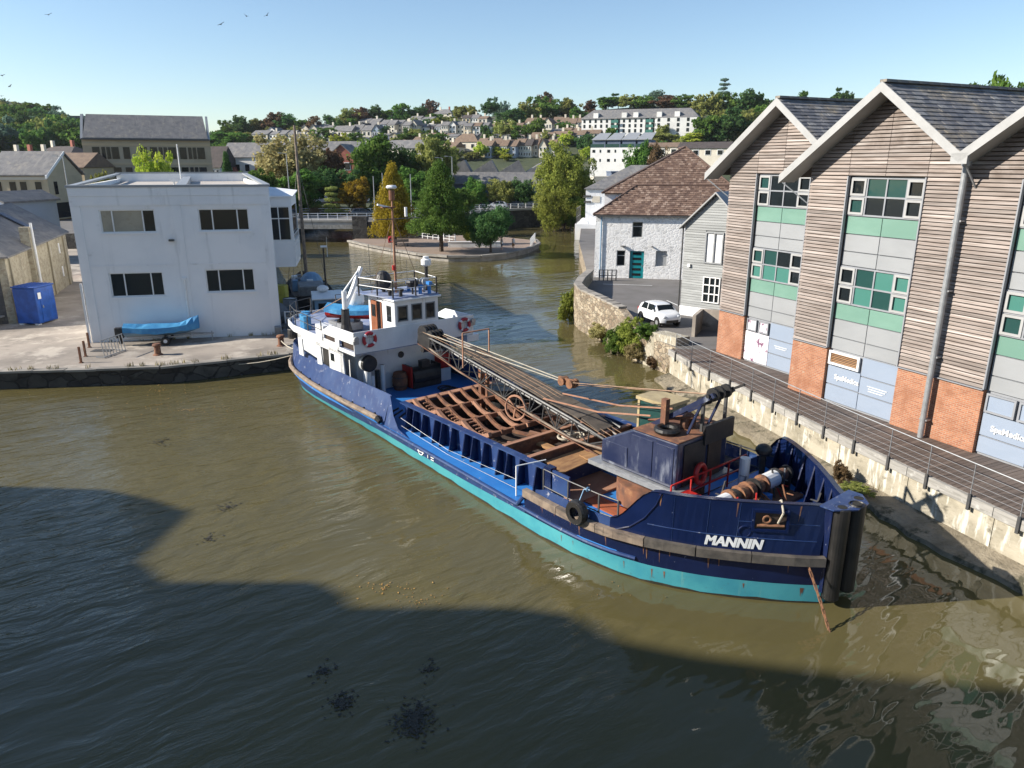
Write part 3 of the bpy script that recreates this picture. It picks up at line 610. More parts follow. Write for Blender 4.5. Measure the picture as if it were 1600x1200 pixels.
# battens at slat joints
for bx, by_ in blocks:
    for xx in (bx+1.99, bx+5.49): block('edge_trim', M['frame_grey'], wb, (xx, by_-.03, 7.87), (.05, .14, 7.25))
def pane_pick(low):
    def f(k): return random.choice([M['glass_mint'], M['glass_mint'], M['glass_green'], M['glass']]) if low else random.choice([M['glass'], M['glass_green'], M['glass'], M['glass']])
    return f
def panel(m, a, b, c, d, y, name='panel'): return block(name, m, wb, ((a+b)/2, y+.02, (c+d)/2), (b-a-.035, .05, d-c-.035))
for bi, (bx, by_) in enumerate(blocks):
    g0, g1 = bx+2.02, bx+5.46; mid = (g0+g1)/2; y = by_+.12
    MB().box(g0-.03, y+.06, DZ-.2, g1+.03, y+.2, 11.5).build('glazing_back', M['frame_grey'], wb)
    for z0, z1, low in ((9.92, 11.46, False), (6.24, 7.84, True)):
        w4 = (g1-g0)/4; window(wb, g0, z0, g1, z1, y+.05, M['frame_grey'], pane_pick(low), (g0+w4*.95, mid, g1-w4*.95), ((z0+z1)/2,), .065, .08)
        for cx0 in (g0+.05, g1-w4*.95+.03):
            for cz in (z0+.05, (z0+z1)/2+.03):
                cf = MB(); a, b, c, d = cx0, cx0+w4*.95-.09, cz, cz+(z1-z0)/2-.09
                for p, q in ((a, a+.09), (b-.09, b)): cf.box(p, y-.06, c, q, y-.02, d)
                for p, q in ((c, c+.09), (d-.09, d)): cf.box(a+.09, y-.06, p, b-.09, y-.02, q)
                cf.build('casement_frame', M['barge'], wb)
    for z0, z1 in ((9.17, 9.90), (5.54, 6.22)):
        for a, b in ((g0, mid), (mid, g1)): panel(M['teal_panel'], a, b, z0, z1, y, 'spandrel_panel')
    for z0, z1 in ((8.45, 9.16), (7.86, 8.44), (4.77, 5.53), (4.2, 4.76)):
        for a, b in ((g0, mid), (mid, g1)): panel(M['panel_grey'], a, b, z0, z1, y, 'grey_panel')
    if bi == 1:
        vf = MB(); vx0, vx1, vz0, vz1 = g0+.03, mid-.1, 3.52, 4.13
        for a, b in ((vx0, vx0+.1), (vx1-.1, vx1)): vf.box(a, y-.08, vz0, b, y, vz1)
        for a, b in ((vz0, vz0+.09), (vz1-.09, vz1)): vf.box(vx0+.1, y-.08, a, vx1-.1, y, b)
        vo = vf.build('vent_frame', M['white_plain'], wb)
        for k in range(6): block('louvre', M['ply'], vo, ((vx0+vx1)/2, y-.02, vz0+.13+k*.07), (vx1-vx0-.2, .05, .035), (R(-30),0,0))
        rowsL, rowsR = ((2.62,3.46),(1.86,2.60)), ((3.36,4.17),(2.6,3.34),(1.86,2.58))
    elif bi == 0:
        for a, b in ((g0+.1, g0+.8), (g0+.95, mid-.08)):
            window(wb, a, 3.5, b, 4.12, y, M['frame_grey'], M['poster'], (), (), .06, .07)
        panel(M['poster'], g0, mid, 1.86, 3.44, y, 'poster_panel')
        rowsL, rowsR = (), ((3.36,4.17),(2.6,3.34),(1.86,2.58))
    else:
        w3 = (g1-g0)/3
        for k in range(3): window(wb, g0+k*w3+.05, 3.42, g0+(k+1)*w3-.05, 4.12, y, M['frame_grey'], M['panel_blue'], (), (), .07, .08)
        rowsL, rowsR = ((2.52,3.38),(1.86,2.50)), ((2.52,3.38),(1.86,2.50))
    for z0, z1 in rowsL: panel(M['panel_blue'], g0, mid, z0, z1, y, 'film_panel')
    for z0, z1 in rowsR: panel(M['panel_blue'], mid, g1, z0, z1, y, 'film_panel')
tm = text_mesh('SpaMedica', .30, 0, .008); tm.materials.append(M['white_plain'])
for x_, z_ in ((2.45, 2.92), (9.4, 2.78), (11.0, 2.78)): link('lettering', tm, wb, (x_, .085, z_), (R(90),0,0))
for (x_, z_, t_) in ((4.1, 2.92, 'Clinic entrance'),(4.1, 2.78, 'this way')): pass
for k in range(3): block('small_print', M['white_plain'], wb, (4.62-.05*(k==2), .088, 3.02-.1*k), (.95-.12*k, .006, .028))
for k in range(2): block('small_print', M['white_plain'], wb, (-2.45, 1.788, 3.05-.1*k), (.85-.15*k, .006, .028))
# roofs: barge boards, soffits, slates
OV = .92; RD = 15.
for bi, (bx, by_) in enumerate(blocks):
    cx = bx+3.5+.2; L0 = 1.2 if bi in (0, 1) else 0
    xl, xr = bx-(1.0 if bi in (0,1) else -.2), bx+7.2
    zl, zr = PK-(cx-xl)*slope, PK-(xr-cx)*slope
    b = MB()
    for (xa, za, xb, zb) in ((xl, zl, cx, PK), (cx, PK, xr, zr)):
        b.slab([(xa,by_-OV,za-.36),(xb,by_-OV,zb-.36),(xb,by_-OV,zb),(xa,by_-OV,za)], (0,.07,0))
    b.build('bargeboard', M['barge'], wb)
    s_ = MB()
    for (xa, za, xb, zb) in ((xl, zl, cx, PK), (cx, PK, xr, zr)):
        s_.slab([(xa,by_-OV+.075,za-.33),(xb,by_-OV+.075,zb-.33),(xb,by_+.04,zb-.33),(xa,by_+.04,za-.33)], (0,0,.04))
    s_.build('soffit', M['barge'], wb)
    d = MB()
    for (xa, za, xb, zb) in ((xl, zl, cx, PK), (cx, PK, xr, zr)):
        d.slab([(xa,by_-OV+.08,za-.12),(xb,by_-OV+.08,zb-.12),(xb,by_+RD,zb-.12),(xa,by_+RD,za-.12)], (0,0,.08))
    d.build('roof_deck', M['roof_dark'], wb)
    t_ = MB(); ln = math.hypot(xr-cx, PK-zr); tiles(t_, (xr,by_-OV+.02,zr-.035), (0,1,0), (cx-xr,0,PK-zr), RD+OV, ln, .42, .27)
    ln = math.hypot(cx-xl, PK-zl); tiles(t_, (xl,by_-OV+.02,zl-.035), (0,1,0), (cx-xl,0,PK-zl), RD+OV, ln, .42, .27)
    t_.build('roof_slates', M['slate'], wb, kind='stuff', recalc=False)
    for k in range(26): block('ridge_tile', M['slate'], wb, (cx, by_-OV+.35+k*.6, PK+.03), (.3, .58, .1), (0,R(0),0))
    # steel strut under the eave
    MB().bar((xl+.15,by_-OV+.1,zl-.32),(bx-.02 if bi < 2 else bx+.4,by_-.05,zl-1.2),.05).build('eave_strut', M['steelgrey'], wb)
    block('eave_end', M['barge'], wb, ((xl+bx)/2, by_-.4, zl-.2), (abs(bx-xl)*.98+.02, .9, .05), (0,-math.atan(slope),0)) if False else None
for vx in (7.08, 14.08):
    p_ = MB(); p_.cyl((vx,-.28,DZ-.02),(vx,-.28,11.9),.11,n=14); p_.cyl((vx,-.28,11.9),(vx,-.28,12.15),.16,n=14)
    for z_ in (2.5,5,7.5,10): p_.box(vx-.16,-.3,z_,vx+.16,-.0,z_+.06)
    p_.build('downpipe', M['steelgrey'], wb, smooth=False)
    block('valley_gutter', M['barge'], wb, (vx+.12, -OV+.06, VAL-.22), (.6,.12,.36))
# ---------------------------------------------------------------- walkway deck and railing
wd = thing('walkway_deck', 'brown timber boardwalk between the river wall and the timber office', 'walkway', (10,37,0))
fa = Vector((math.cos(R(-64.5)), math.sin(R(-64.5)))); fn = Vector((-fa.y, fa.x))
def de_at(t):
    k = min(int(t), len(DE)-2); f_ = t-k; return Vector(DE[k]).lerp(Vector(DE[k+1]), f_)
cnt = 0
for x, y, L, a in along(DE, .205):
    p = Vector((x, y)); q = p - Vector((13.06,33.31)); u = q.dot(fa); depth = 1.7 if u < 0 else 0.
    back_d = depth - q.dot(fn)          # how far to the facade
    back_d = min(max(back_d, .6), 7.0) if u > -7.2 else 5.5
    c_ = p + fn*(back_d/2)
    block('deck_plank', M['deckboard'], wd, (c_.x-10, c_.y-37, DZ-.04+random.uniform(-.003,.003)), (back_d+.2, L*math.cos(a-R(-64.5))-.014, .07), (0,0,R(25.5)))
    cnt += 1
rl = thing('walkway_railing', 'slim grey steel railing with wires along the walkway edge', 'railing', (10,37,0))
posts = along(DE, 1.72)
pts = []
pm = MB().box(-.045,-.05,-.5,-.02,.05,.05).box(.02,-.05,-.5,.045,.05,.05).box(-.02,-.02,-.45,.02,.02,.06).mesh('post_foot'); pm.materials.append(M['dark_steel'])
pu = MB().box(-.016,-.008,0,.016,.008,1.08).mesh('post_upright'); pu.materials.append(M['steelgrey'])
for x, y, L, a in posts:
    x -= .27*.93; y -= .27*.36; pts.append((x-10,y-37)); link('post', pu, rl, (x-10,y-37,DZ+.03), (0,0,a+R(90))); link('post_foot', pm, rl, (x-10,y-37,DZ+.03), (0,0,a+R(90)))
tr_ = MB(); tr_.tube([(x,y,DZ+1.12) for x, y in pts], .019, 6); tr_.build('top_rail', M['steelgrey'], rl)
for k in range(4): MB().tube([(x,y,DZ+.25+.2*k) for x, y in pts], .006, 4).build('wire', M['steelgrey'], rl)
# ---------------------------------------------------------------- whitewashed stone warehouse with tiled hip roof
sw_ = thing('stone_warehouse', 'whitewashed stone warehouse with brown tiled roof and teal door', 'building', (7.65,68.7,0), R(-11.57))
ho = [(3.34,5.52,4.27,6.92),(3.22,1.8,4.51,4.31),(2.02,2.9,2.81,4.33),(5.56,2.97,6.55,4.36)]
WW, WD, EZ = 13., 8.4, 7.5
w_ = MB(); wall_holes(w_, 0, WW, -.5, EZ, ho, 0, .45); w_.box(0,.45,-1,.45,WD,EZ); w_.box(WW-.45,.45,0,WW,WD,EZ); w_.box(.45,WD-.4,0,WW-.45,WD,EZ)
w_.build('wall', M['stone_white'], sw_)
window(sw_, 3.34,5.52,4.27,6.92,.25,M['steelgrey'],M['glass'],(),(6.5,),.07,.08,M['quay_kerb']); window(sw_, 2.02,2.9,2.81,4.33,.25,M['steelgrey'],M['glass'],(),(3.85,),.07,.08,M['quay_kerb'])
window(sw_, 5.56,2.97,6.55,4.36,.25,M['steelgrey'],M['panel_grey'],(),(3.9,),.06,.08,M['quay_kerb'])
dr = MB(); dr.box(3.24,.12,1.82,4.49,.2,4.3); do = dr.build('door', M['teal_door'], sw_)
for k in range(5): block('door_pane', M['glass'], do, (3.87,.112,2.15+.48*k), (.78,.02,.22))
block('handle', M['steelgrey'], do, (4.36,.09,2.95), (.04,.06,.2))
block('wall_lamp', M['dark_steel'], sw_, (5.2,-.22,4.75), (.12,.45,.1)); block('wall_lamp', M['dark_steel'], sw_, (2.6,-.2,4.75), (.5,.3,.06))
dpp = MB(); dpp.cyl((.55,-.1,1.8),(.55,-.1,7.35),.06); dpp.cyl((8.6,-.1,1.8),(8.6,-.1,7.3),.05); dpp.build('downpipe', M['boat_blue'], sw_)
RZ = 9.95; hx = 3.4; e = .22
tl_ = MB(); fl = math.hypot(WD/2+e, RZ-EZ)
tiles(tl_, (-e,-e,EZ), (1,0,0), (0,WD/2+e,RZ-EZ), WW+2*e, fl, .3, .33, lambda a, b: a > b/fl*hx, th=.035, jit=.03)
ll = math.hypot(hx+e, RZ-EZ); tiles(tl_, (-e,WD+e,EZ), (0,-1,0), (hx+e,0,RZ-EZ), WD+2*e, ll, .3, .33, lambda a, b: b/ll*(WD/2) < a < WD+2*e-b/ll*(WD/2), th=.035, jit=.03)
tl_.build('roof_tiles', M['tile'], sw_, kind='stuff', recalc=False)
dk = MB(); dk.face((-e,-e,EZ-.03),(WW+e,-e,EZ-.03),(WW+e,WD/2,RZ-.03),(hx,WD/2,RZ-.03)); dk.face((-e,-e,EZ-.03),(hx,WD/2,RZ-.03),(-e,WD+e,EZ-.03)); dk.face((-e,WD+e,EZ-.03),(hx,WD/2,RZ-.03),(WW+e,WD/2,RZ-.03),(WW+e,WD+e,EZ-.03)); dk.build('roof_deck', M['roof_dark'], sw_)
rg = MB(); rg.tube([(-e,-e,EZ+.05),(hx,WD/2,RZ+.06),(WW+e,WD/2,RZ+.06)], .09, 6); rg.build('ridge_tiles', M['tile'], sw_)
block('gutter', M['dark_steel'], sw_, (WW/2,-e-.06,EZ-.06), (WW+.4,.12,.1))
# hall behind it with a steep tiled hip roof
hb = thing('tiled_hall', 'tall hall behind the warehouse under a steep hipped brown tile roof', 'building', (9.0,76.2,0), R(-8))
HW, HD, HE, HP = 13.6, 15., 9.1, 13.6; px_ = 8.4; hy = 5.6
h_ = MB(); h_.box(.3,.3,0,HW-.3,HD,HE-.05); h_.build('wall', M['render'], hb)
t2 = MB(); fl = math.hypot(hy, HP-HE); tiles(t2, (0,0,HE), (1,0,0), (0,hy,HP-HE), HW, fl, .3, .33, lambda a, b: b/fl*px_ < a < HW-b/fl*(HW-px_), th=.035, jit=.025)
t2.build('roof_tiles', M['tile'], hb, kind='stuff', recalc=False)
d2 = MB(); A0, A1, AP, AB = (0,0,HE-.03), (HW,0,HE-.03), (px_,hy,HP-.03), (px_,HD,HP-.03)
d2.face(A0,A1,AP); d2.face(A0,AP,AB,(0,HD,HE-.03)); d2.face(A1,(HW,HD,HE-.03),AB,AP); d2.build('roof_deck', M['roof_dark'], hb)
MB().tube([(0,0,HE+.05),(px_,hy,HP+.05),(HW,0,HE+.05)], .1, 6).build('ridge_tiles', M['tile'], hb); MB().tube([(px_,hy,HP+.05),(px_,HD,HP+.05)], .1, 6).build('ridge_tiles', M['tile'], hb)
# low white block beyond with grey sheet roof, standing at the water
fw = thing('white_boathouse', 'white waterside building with a grey sheet roof beyond the warehouse', 'building', (12.15,125.,0), R(-10))
f_ = MB(); f_.box(0,0,-1,13,14,7.9); f_.build('wall', M['render'], fw)
f2 = MB(); f2.slab([(-.3,-.3,7.92),(13.3,-.3,7.92),(13.3,7,11.6),(7.0,7,11.6)], (0,0,.1)); f2.slab([(-.3,-.3,7.91),(7.0,7,11.6),(7.0,14.3,7.95),(-.3,14.3,7.91)], (0,0,.09)); f2.build('sheet_roof', M['slate_far'], fw)
window(fw, 3.1,5.6,4.0,7.2,-.0,M['steelgrey'],M['glass'],(),(),.08,.06)
for z_ in (6.8,5.9): block('sign_bracket', M['dark_steel'], fw, (.3,-.12,z_), (1.2,.1,.28))
block('wall_notice', M['cream'], fw, (1.7,-.05,6.3), (1.3,.06,1.0))
MB().box(-1.4,-3,-1,3.4,13,2.5).build('river_plinth', M['render'], fw)
l_ = MB(); l_.slab([(3.41,-5.5,4.2),(7.2,-5.5,4.2),(7.2,-.02,5.3),(3.41,-.02,5.3)], (0,0,.1)); l_.build('lean_to_roof', M['slate_far'], fw); MB().box(3.5,-5.2,-.5,7,-.03,4.18).build('lean_to_wall', M['render'], fw)
g_ = MB()
for k in range(6): g_.bar((-1.2,-2.8+k*1.5,2.5),(-1.2,-2.8+k*1.5,5.0),.08)
g_.bar((-1.2,-2.8,5.0),(-1.2,4.8,5.0),.08); g_.bar((-1.2,-2.8,3.6),(-1.2,4.8,3.6),.06); g_.build('steel_screen', M['dark_steel'], fw)
# ---------------------------------------------------------------- silver timber gable beside the car park
gc = thing('grey_timber_gable', 'narrow gabled building clad in silver-grey boards beside the car park', 'building', (11.8,51.0,0), R(-40.7))
GW, GE, GP = 4.3, 8.05, 10.1
gb = MB(); gb.slab([(0,.05,1.4),(GW,.05,1.4),(GW,.05,GE),(GW/2,.05,GP-.1),(0,.05,GE)], (0,5,0)); gb.build('wall', M['clad_grey'], gc)
MB().box(-.02,-.06,1.4,GW,.04,2.48).build('plinth', M['render'], gc)
wz = [(1.55,5.54,2.85,7.63),(1.62,2.9,2.86,4.66)]
for z in rows(2.5, GP-.15, .168):
    hw = GW/2 if z < GE else (GP-.08-z)/(GP-GE)*GW/2; a, b = GW/2-hw, GW/2+hw; segs = [(a, b)]
    for h in wz:
        if h[1]-.06 < z < h[3]+.06: segs = [(a, h[0]-.02), (h[2]+.02, b)]
    for p, q in segs: block('cladding_board', M['clad_grey'], gc, ((p+q)/2, -.0, z), (q-p, .035, .148), (R(-5),0,0))
window(gc, *wz[0], .03, M['steelgrey'], M['white_plain'], (2.2,), (), .09, .12); window(gc, *wz[1], .03, M['white_plain'], M['glass'], (2.1,2.5), (3.5,4.1), .07, .12)
rb = MB()
for xa, xb in ((-.35, GW/2), (GW+.35, GW/2)):
    za = GE-.35*(GP-GE)/(GW/2); rb.slab([(xa,-.3,za),(xb,-.3,GP),(xb,5.2,GP),(xa,5.2,za)], (0,0,.12))
rb.build('roof', M['barge'], gc)
block('wall_lamp', M['white_plain'], gc, (.5,-.1,5.3), (.2,.12,.2)); MB().cyl((-.12,-.06,2.4),(-.12,-.06,GE-.1),.05).build('downpipe', M['dark_steel'], gc)
# bin store
bs = thing('bin_store', 'low grey concrete bin store sunk beside the end of the walkway', 'store', (11.0,43.6,0), R(-25))
b_ = MB(); b_.box(0,2.6,1.4,4.4,2.8,3.15); b_.box(-.2,.4,1.4,0,2.8,3.15); b_.build('wall', M['concrete'], bs)
b2 = thing('wheelie_bin', 'dark grey wheeled bin inside the concrete bin store', 'bin', (13.2,44.0,DZ), R(-20)); MB().slab([(-.3,-.35,.1),(.3,-.35,.1),(.36,-.42,1.05),(-.36,-.42,1.05)], (0,.75,0)).build('bin_body', M['dark_steel'], b2, bevel=.03); block('lid', M['grey_canvas'], b2, (0,-.03,1.1), (.8,.86,.08), (R(4),0,0))
# ---------------------------------------------------------------- stone outbuilding on the quay
ob = thing('stone_outbuilding', 'limestone outbuilding with slate roof at the alley beside the white office', 'building', (-35.64,52.0,QUAY_Z), math.atan2(71.49-52,-42.68+35.64)-R(90))
o_ = MB(); OL = 20.6; OE = 4.75; OR = 7.4
o_.box(-.5,0.02,-.2,0,OL,OE); o_.box(-8,OL-.5,-.2,-.52,OL,OE); o_.build('side_wall', M['stone_lime'], ob)
MB().box(-12,-.0,-.2,-.51,.4,OE).build('front_wall', M['slate_hung'], ob)
for k in range(4): block('pilaster', M['stone_lime'], ob, (.06, 1.0+k*6.0, 2.2), (.14,.5,4.9))
for y_ in (13.5, 17.0):
    for z_ in (1.5,3.6): block('window_slit', M['render'], ob, (.02,y_,z_), (.06,.35,.9))
r_ = MB(); r_.slab([(.3,-.3,OE-.1),(.3,OL+.3,OE-.1),(-4,OL+.3,OR),(-4,-.3+3.5,OR)], (0,0,.12)); r_.slab([(.3,-.3,OE-.1),(-4,3.2,OR),(-12,3.2,OR),(-12,-.3,OE-.1)], (0,0,.115)); r_.slab([(-4,3.2,OR),(-4,OL+.3,OR),(-8.3,OL+.3,OE-.1),(-8.3,7,OE)], (0,0,.12))
r_.build('slate_roof', M['slate_far'], ob)
block('rooflight', M['bluegrey'], ob, (-1.9,13,6.35), (2.6,1.1,.08), (0,math.atan2(2.75,4.3),0))
cs = MB(); cs.box(-.3,6.2,-.0,.35,6.8,6.3); cs.build('chimney_stack', M['stone_lime'], ob); pp = MB().cyl((.5,6.5,1.2),(.5,6.5,6.6),.09).build('flue_pipe', M['white_plain'], ob)
# ================================================================== THE DREDGER
ship = thing('dredger', 'navy blue grab dredger with white aft wheelhouse, cyan waterline and lattice boom', 'ship', (1.515,27.85,0), R(-50.5))
WL = [(-19.9,0.05),(-19.6,1.1),(-18.9,2.2),(-18.2,2.6),(-17,3.0),(-15.8,3.2),(-13.5,3.3),(-10,3.38),(-7,3.5),(-5,3.63),(-2.6,3.72),(0,3.88),(2.6,4.0),(4.1,4.06),(5.1,4.03),(6.4,3.9),(7.2,3.74),(8.2,3.42),(9,3.0),(9.6,2.62),(10.2,2.2),(11,1.52),(11.6,.95),(12.0,.5)]
DK = [(-21.0,.05),(-20.75,1.1),(-20.1,2.1),(-19.4,2.55),(-18,3.1),(-16.8,3.35),(-14.5,3.62),(-12.8,3.72),(-10.7,3.75),(-7.3,3.72),(-4,3.82),(0,3.95),(2.6,4.05),(4.7,4.13),(6.0,4.12),(7,3.95),(8.0,3.6),(8.6,3.3),(9.4,2.85),(10.2,2.25),(11,1.6),(11.6,1.05),(12.1,.5)]
TOPB = [(7.0,3.86),(8.0,3.55),(8.6,3.28),(9.4,2.75),(10.2,2.1),(11,1.35),(11.5,.85),(11.9,.5)]
def zdk(x):
    if x < 3.2: return .80 + .28*sstep(-7.5, -15, x)
    return 1.32
def zcy(x): return .22 + .22*sstep(-16,-6,x) + .16*sstep(-2,5,x)
def hull_y(x, z):
    a, b = lerp_tab(WL, x), lerp_tab(DK, x); d = 1.32 if x > 3 else zdk(x)
    if z <= d: return a + (b-a)*max(-.4, z/d)
    return b + (lerp_tab(TOPB, x)-b)*(z-d)/(3.0-d)
def stations(x0, x1, n): return [x0+(x1-x0)*i/n for i in range(n+1)]
def strip(mb, xs, zlo, zhi, side, f=hull_y, off=0.):
    n = len(mb.v); 
    for x in xs:
        for zf in (zlo, zhi):
            z = zf(x) if callable(zf) else zf; mb.v.append((x, side*(f(x, z)+off), z))
    for i in range(len(xs)-1): mb.f.append((n+2*i, n+2*i+2, n+2*i+3, n+2*i+1))
XS = sorted(set([-20.98,-20.9,-20.6,-20.2] + stations(-19.8,-16,10) + stations(-16,7,46) + stations(7,12.0,16)))
def aft_f(x, z):      # counter stern: waterline ends earlier than the deck
    a = lerp_tab(WL, x) if x > -19.9 else 0.; b = lerp_tab(DK, x); d = zdk(x); return a+(b-a)*max(-.3, min(1, z/d)) if x > -19.9 else b*max(0, (z/d-.35)/.65)
hb_ = MB(); hn = MB(); hn2 = MB()
for sd_ in (-1, 1):
    fx = [x for x in XS]
    fun = lambda x, z: aft_f(x, z) if x < -14 else hull_y(x, z)
    strip(hb_, fx, -.5, 0., sd_, fun); strip(hb_, fx, 0., zcy, sd_, fun)
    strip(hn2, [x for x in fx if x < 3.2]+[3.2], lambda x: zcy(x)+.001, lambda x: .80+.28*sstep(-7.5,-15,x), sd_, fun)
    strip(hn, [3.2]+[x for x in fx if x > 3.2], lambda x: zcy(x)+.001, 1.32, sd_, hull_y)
hb_.face((12.0,-.5,-.5),(12.0,.5,-.5),(12.05,.5,zcy(12)),(12.05,-.5,zcy(12)))
wlm = MB()
for sd_ in (-1, 1): strip(wlm, [x for x in XS if x > -19.8], -.1, lambda x: .07+.02*math.sin(x*3.1)+.015*math.sin(x*7.7), sd_, lambda x, z: (aft_f(x, z) if x < -14 else hull_y(x, z))+.006)
wlm.build('weed_line', M['weed'], ship, recalc=False)
hb_.build('boot_topping', M['cyan'], ship, smooth=True, recalc=False); 
hn.face((12.05,-.5,zcy(12)),(12.05,.5,zcy(12)),(12.1,.5,1.4),(12.1,-.5,1.4))
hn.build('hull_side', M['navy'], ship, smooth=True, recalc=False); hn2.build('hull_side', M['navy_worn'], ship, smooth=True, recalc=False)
# bow bulwark: outer and inner skin with a top rail
def ztop(x): return 1.85 + 1.15*sstep(7.0, 8.25, x)
bxs = stations(7.0, 11.9, 26)
bo_ = MB(); bi_ = MB()
for sd_ in (-1, 1):
    strip(bo_, bxs, 1.32, ztop, sd_); strip(bi_, bxs, 1.2, ztop, sd_, hull_y, -.1)
    n = len(bo_.v)
    for x in bxs: bo_.v += [(x, sd_*(hull_y(x,ztop(x))+.03), ztop(x)+.005), (x, sd_*(hull_y(x,ztop(x))-.2), ztop(x)+.005)]
    for i in range(len(bxs)-1): bo_.f.append((n+2*i,n+2*i+2,n+2*i+3,n+2*i+1))
bo_.face((11.95,-.5,1.3),(11.95,.5,1.3),(11.9,.5,3.0),(11.9,-.5,3.0))
bo_.build('bow_bulwark', M['navy'], ship, smooth=False, recalc=False); bi_.build('bulwark_lining', M['navy'], ship, recalc=False)
for sd_ in (-1, 1):
    for x in (8.0,8.7,9.4,10.0,10.6,11.1):
        y = hull_y(x,2.2)-.12; MB().slab([(x,sd_*y,1.62),(x,sd_*(y-.5),1.62),(x,sd_*(y-.02),2.9)], (.04,0,0)).build('bulwark_stay', M['navy'], ship)
# raised seam lines on the bow plating
for z_, r_ in ((1.95,.014),(2.42,.010)):
    for sd_ in (-1, 1): MB().tube([(x, sd_*(hull_y(x,z_)+.004), z_) for x in stations(8.1 if z_ < 2 else 10.2,11.8,14)], r_, 5).build('plate_seam', M['navy_worn'], ship)
MB().tube([(x, -(hull_y(x, z)+.006), z) for x, z in ((7.15,1.5),(7.6,1.72),(8.0,2.1),(8.3,2.6),(8.42,2.98))], .03, 6).build('plate_seam', M['navy'], ship)
for x in (8.75,9.55,10.2): MB().tube([(x, -(hull_y(x, z)+.003), z) for z in (1.55,1.95,2.4,2.95)], .007, 4).build('plate_seam', M['navy_worn'], ship)
RR = random.Random(31)
for i in range(26):
    x = RR.uniform(4,11.7); z1, ln = RR.choice([(2.95,RR.uniform(.15,.6)),(1.27,RR.uniform(.15,.55)),(.5,RR.uniform(.15,.35))]); w_ = RR.uniform(.012,.035)
    if z1 > 2 and x < 8.4: z1 = 1.27
    q = MB()
    for k in range(3):
        za, zb_ = z1-ln*k/3, z1-ln*(k+1)/3; wa, wb_ = w_*(1-.28*k), w_*(1-.28*(k+1)); e_ = .005
        q.face((x-wa,-(hull_y(x-wa,za)+e_),za),(x+wa,-(hull_y(x+wa,za)+e_),za),(x+wb_,-(hull_y(x+wb_,zb_)+e_),zb_),(x-wb_,-(hull_y(x-wb_,zb_)+e_),zb_))
    q.build('rust_run', M['rust'], ship, recalc=False)
# low forward bulwark, worn paint, broken into two plates
for a, b in ((3.75,5.35),(5.45,7.0)):
    for sd_ in (-1, 1):
        l = MB(); xs = stations(a, b, 8); strip(l, xs, 1.33, lambda x: 1.62+.2*sstep(3.7,4.4,x), sd_, lambda x, z: lerp_tab(DK,x)-.05); strip(l, xs, 1.33, lambda x: 1.62+.2*sstep(3.7,4.4,x), sd_, lambda x, z: lerp_tab(DK,x)-.09)
        l.build('low_bulwark', M['navy_worn'], ship, recalc=False)
# aft bulwark leaning inboard
def aft_top(x): return 2.14
def aft_b(x, z): return lerp_tab(DK, x)-.10-(.36 if x > -17 else .36*sstep(-21,-17,x))*(z-1.0)/1.1
axs = [-20.95,-20.7,-20.3] + stations(-19.8,-6.9,30)
ab = MB()
for sd_ in (-1, 1):
    strip(ab, axs, 1.0, aft_top, sd_, aft_b); strip(ab, axs, 1.0, aft_top, sd_, lambda x, z: max(.02, aft_b(x, z)-.06))
    # swept-down fore end of the bulwark
    y = lambda z: sd_*(lerp_tab(DK,-6.5)-.1-.36*(z-1.0)/1.1)
    ab.face((-6.9,y(1.0),.82),(-6.9,y(2.14),2.14),(-6.35,y(1.5),1.4),(-5.7,y(1.0),.98),(-4.7,y(.8),.83))
ab.build('aft_bulwark', M['navy_worn'], ship, recalc=False)
for x in (-16.4,-14.9,-13.6,-12.3,-11.1,-9.9,-8.8,-7.8): MB().cyl((x,-(lerp_tab(DK,x)-.07),1.12),(x,-(lerp_tab(DK,x)-.16),1.14),.06,n=8).build('scupper', M['black'], ship)
# fenders
def fender(name, x0, x1, z, r, m, n=24):
    for sd_ in (-1, 1):
        f = MB(); xs = stations(x0, x1, n); 
        for a, b in zip(xs, xs[1:]): f.cyl((a, sd_*(lerp_tab(DK,a)+.03), z(a)), (b, sd_*(lerp_tab(DK,b)+.03), z(b)), r, n=8, cap=False)
        o = f.build(name, m, ship)
fender('half_round_fender', -20.9, -7.3, lambda x: 1.08 , .13, M['tar'], 34)
fender('half_round_fender', -7.3, 3.3, lambda x: zdk(x)-.02, .075, M['navy_worn'], 24)
for sd_ in (-1, 1):
    MB().cyl((-7.32,sd_*(lerp_tab(DK,-7.3)+.02),1.08),(-7.1,sd_*(lerp_tab(DK,-7)+.0),.95),.16,.12,n=10).build('fender_end', M['rubber'], ship)
    segs = [3.3,5.0,6.6,8.1,9.4,10.6,12.05]
    for a, b in zip(segs, segs[1:]):
        f = MB(); xs = stations(a+.01, b-.01, 5)
        for p, q in zip(xs, xs[1:]): f.bar((p,sd_*(lerp_tab(DK,p)+.07),1.41),(q,sd_*(lerp_tab(DK,q)+.07),1.41),.2,.26)
        f.build('timber_fender', M['tar'] if a < 8 else M['tar_dark'], ship)
    MB().tube([(x, sd_*(hull_y(x,.72)+.01), .72) for x in stations(2.6,7.8,10)], .06, 8).build('lower_rub_rail', M['navy_worn'], ship)
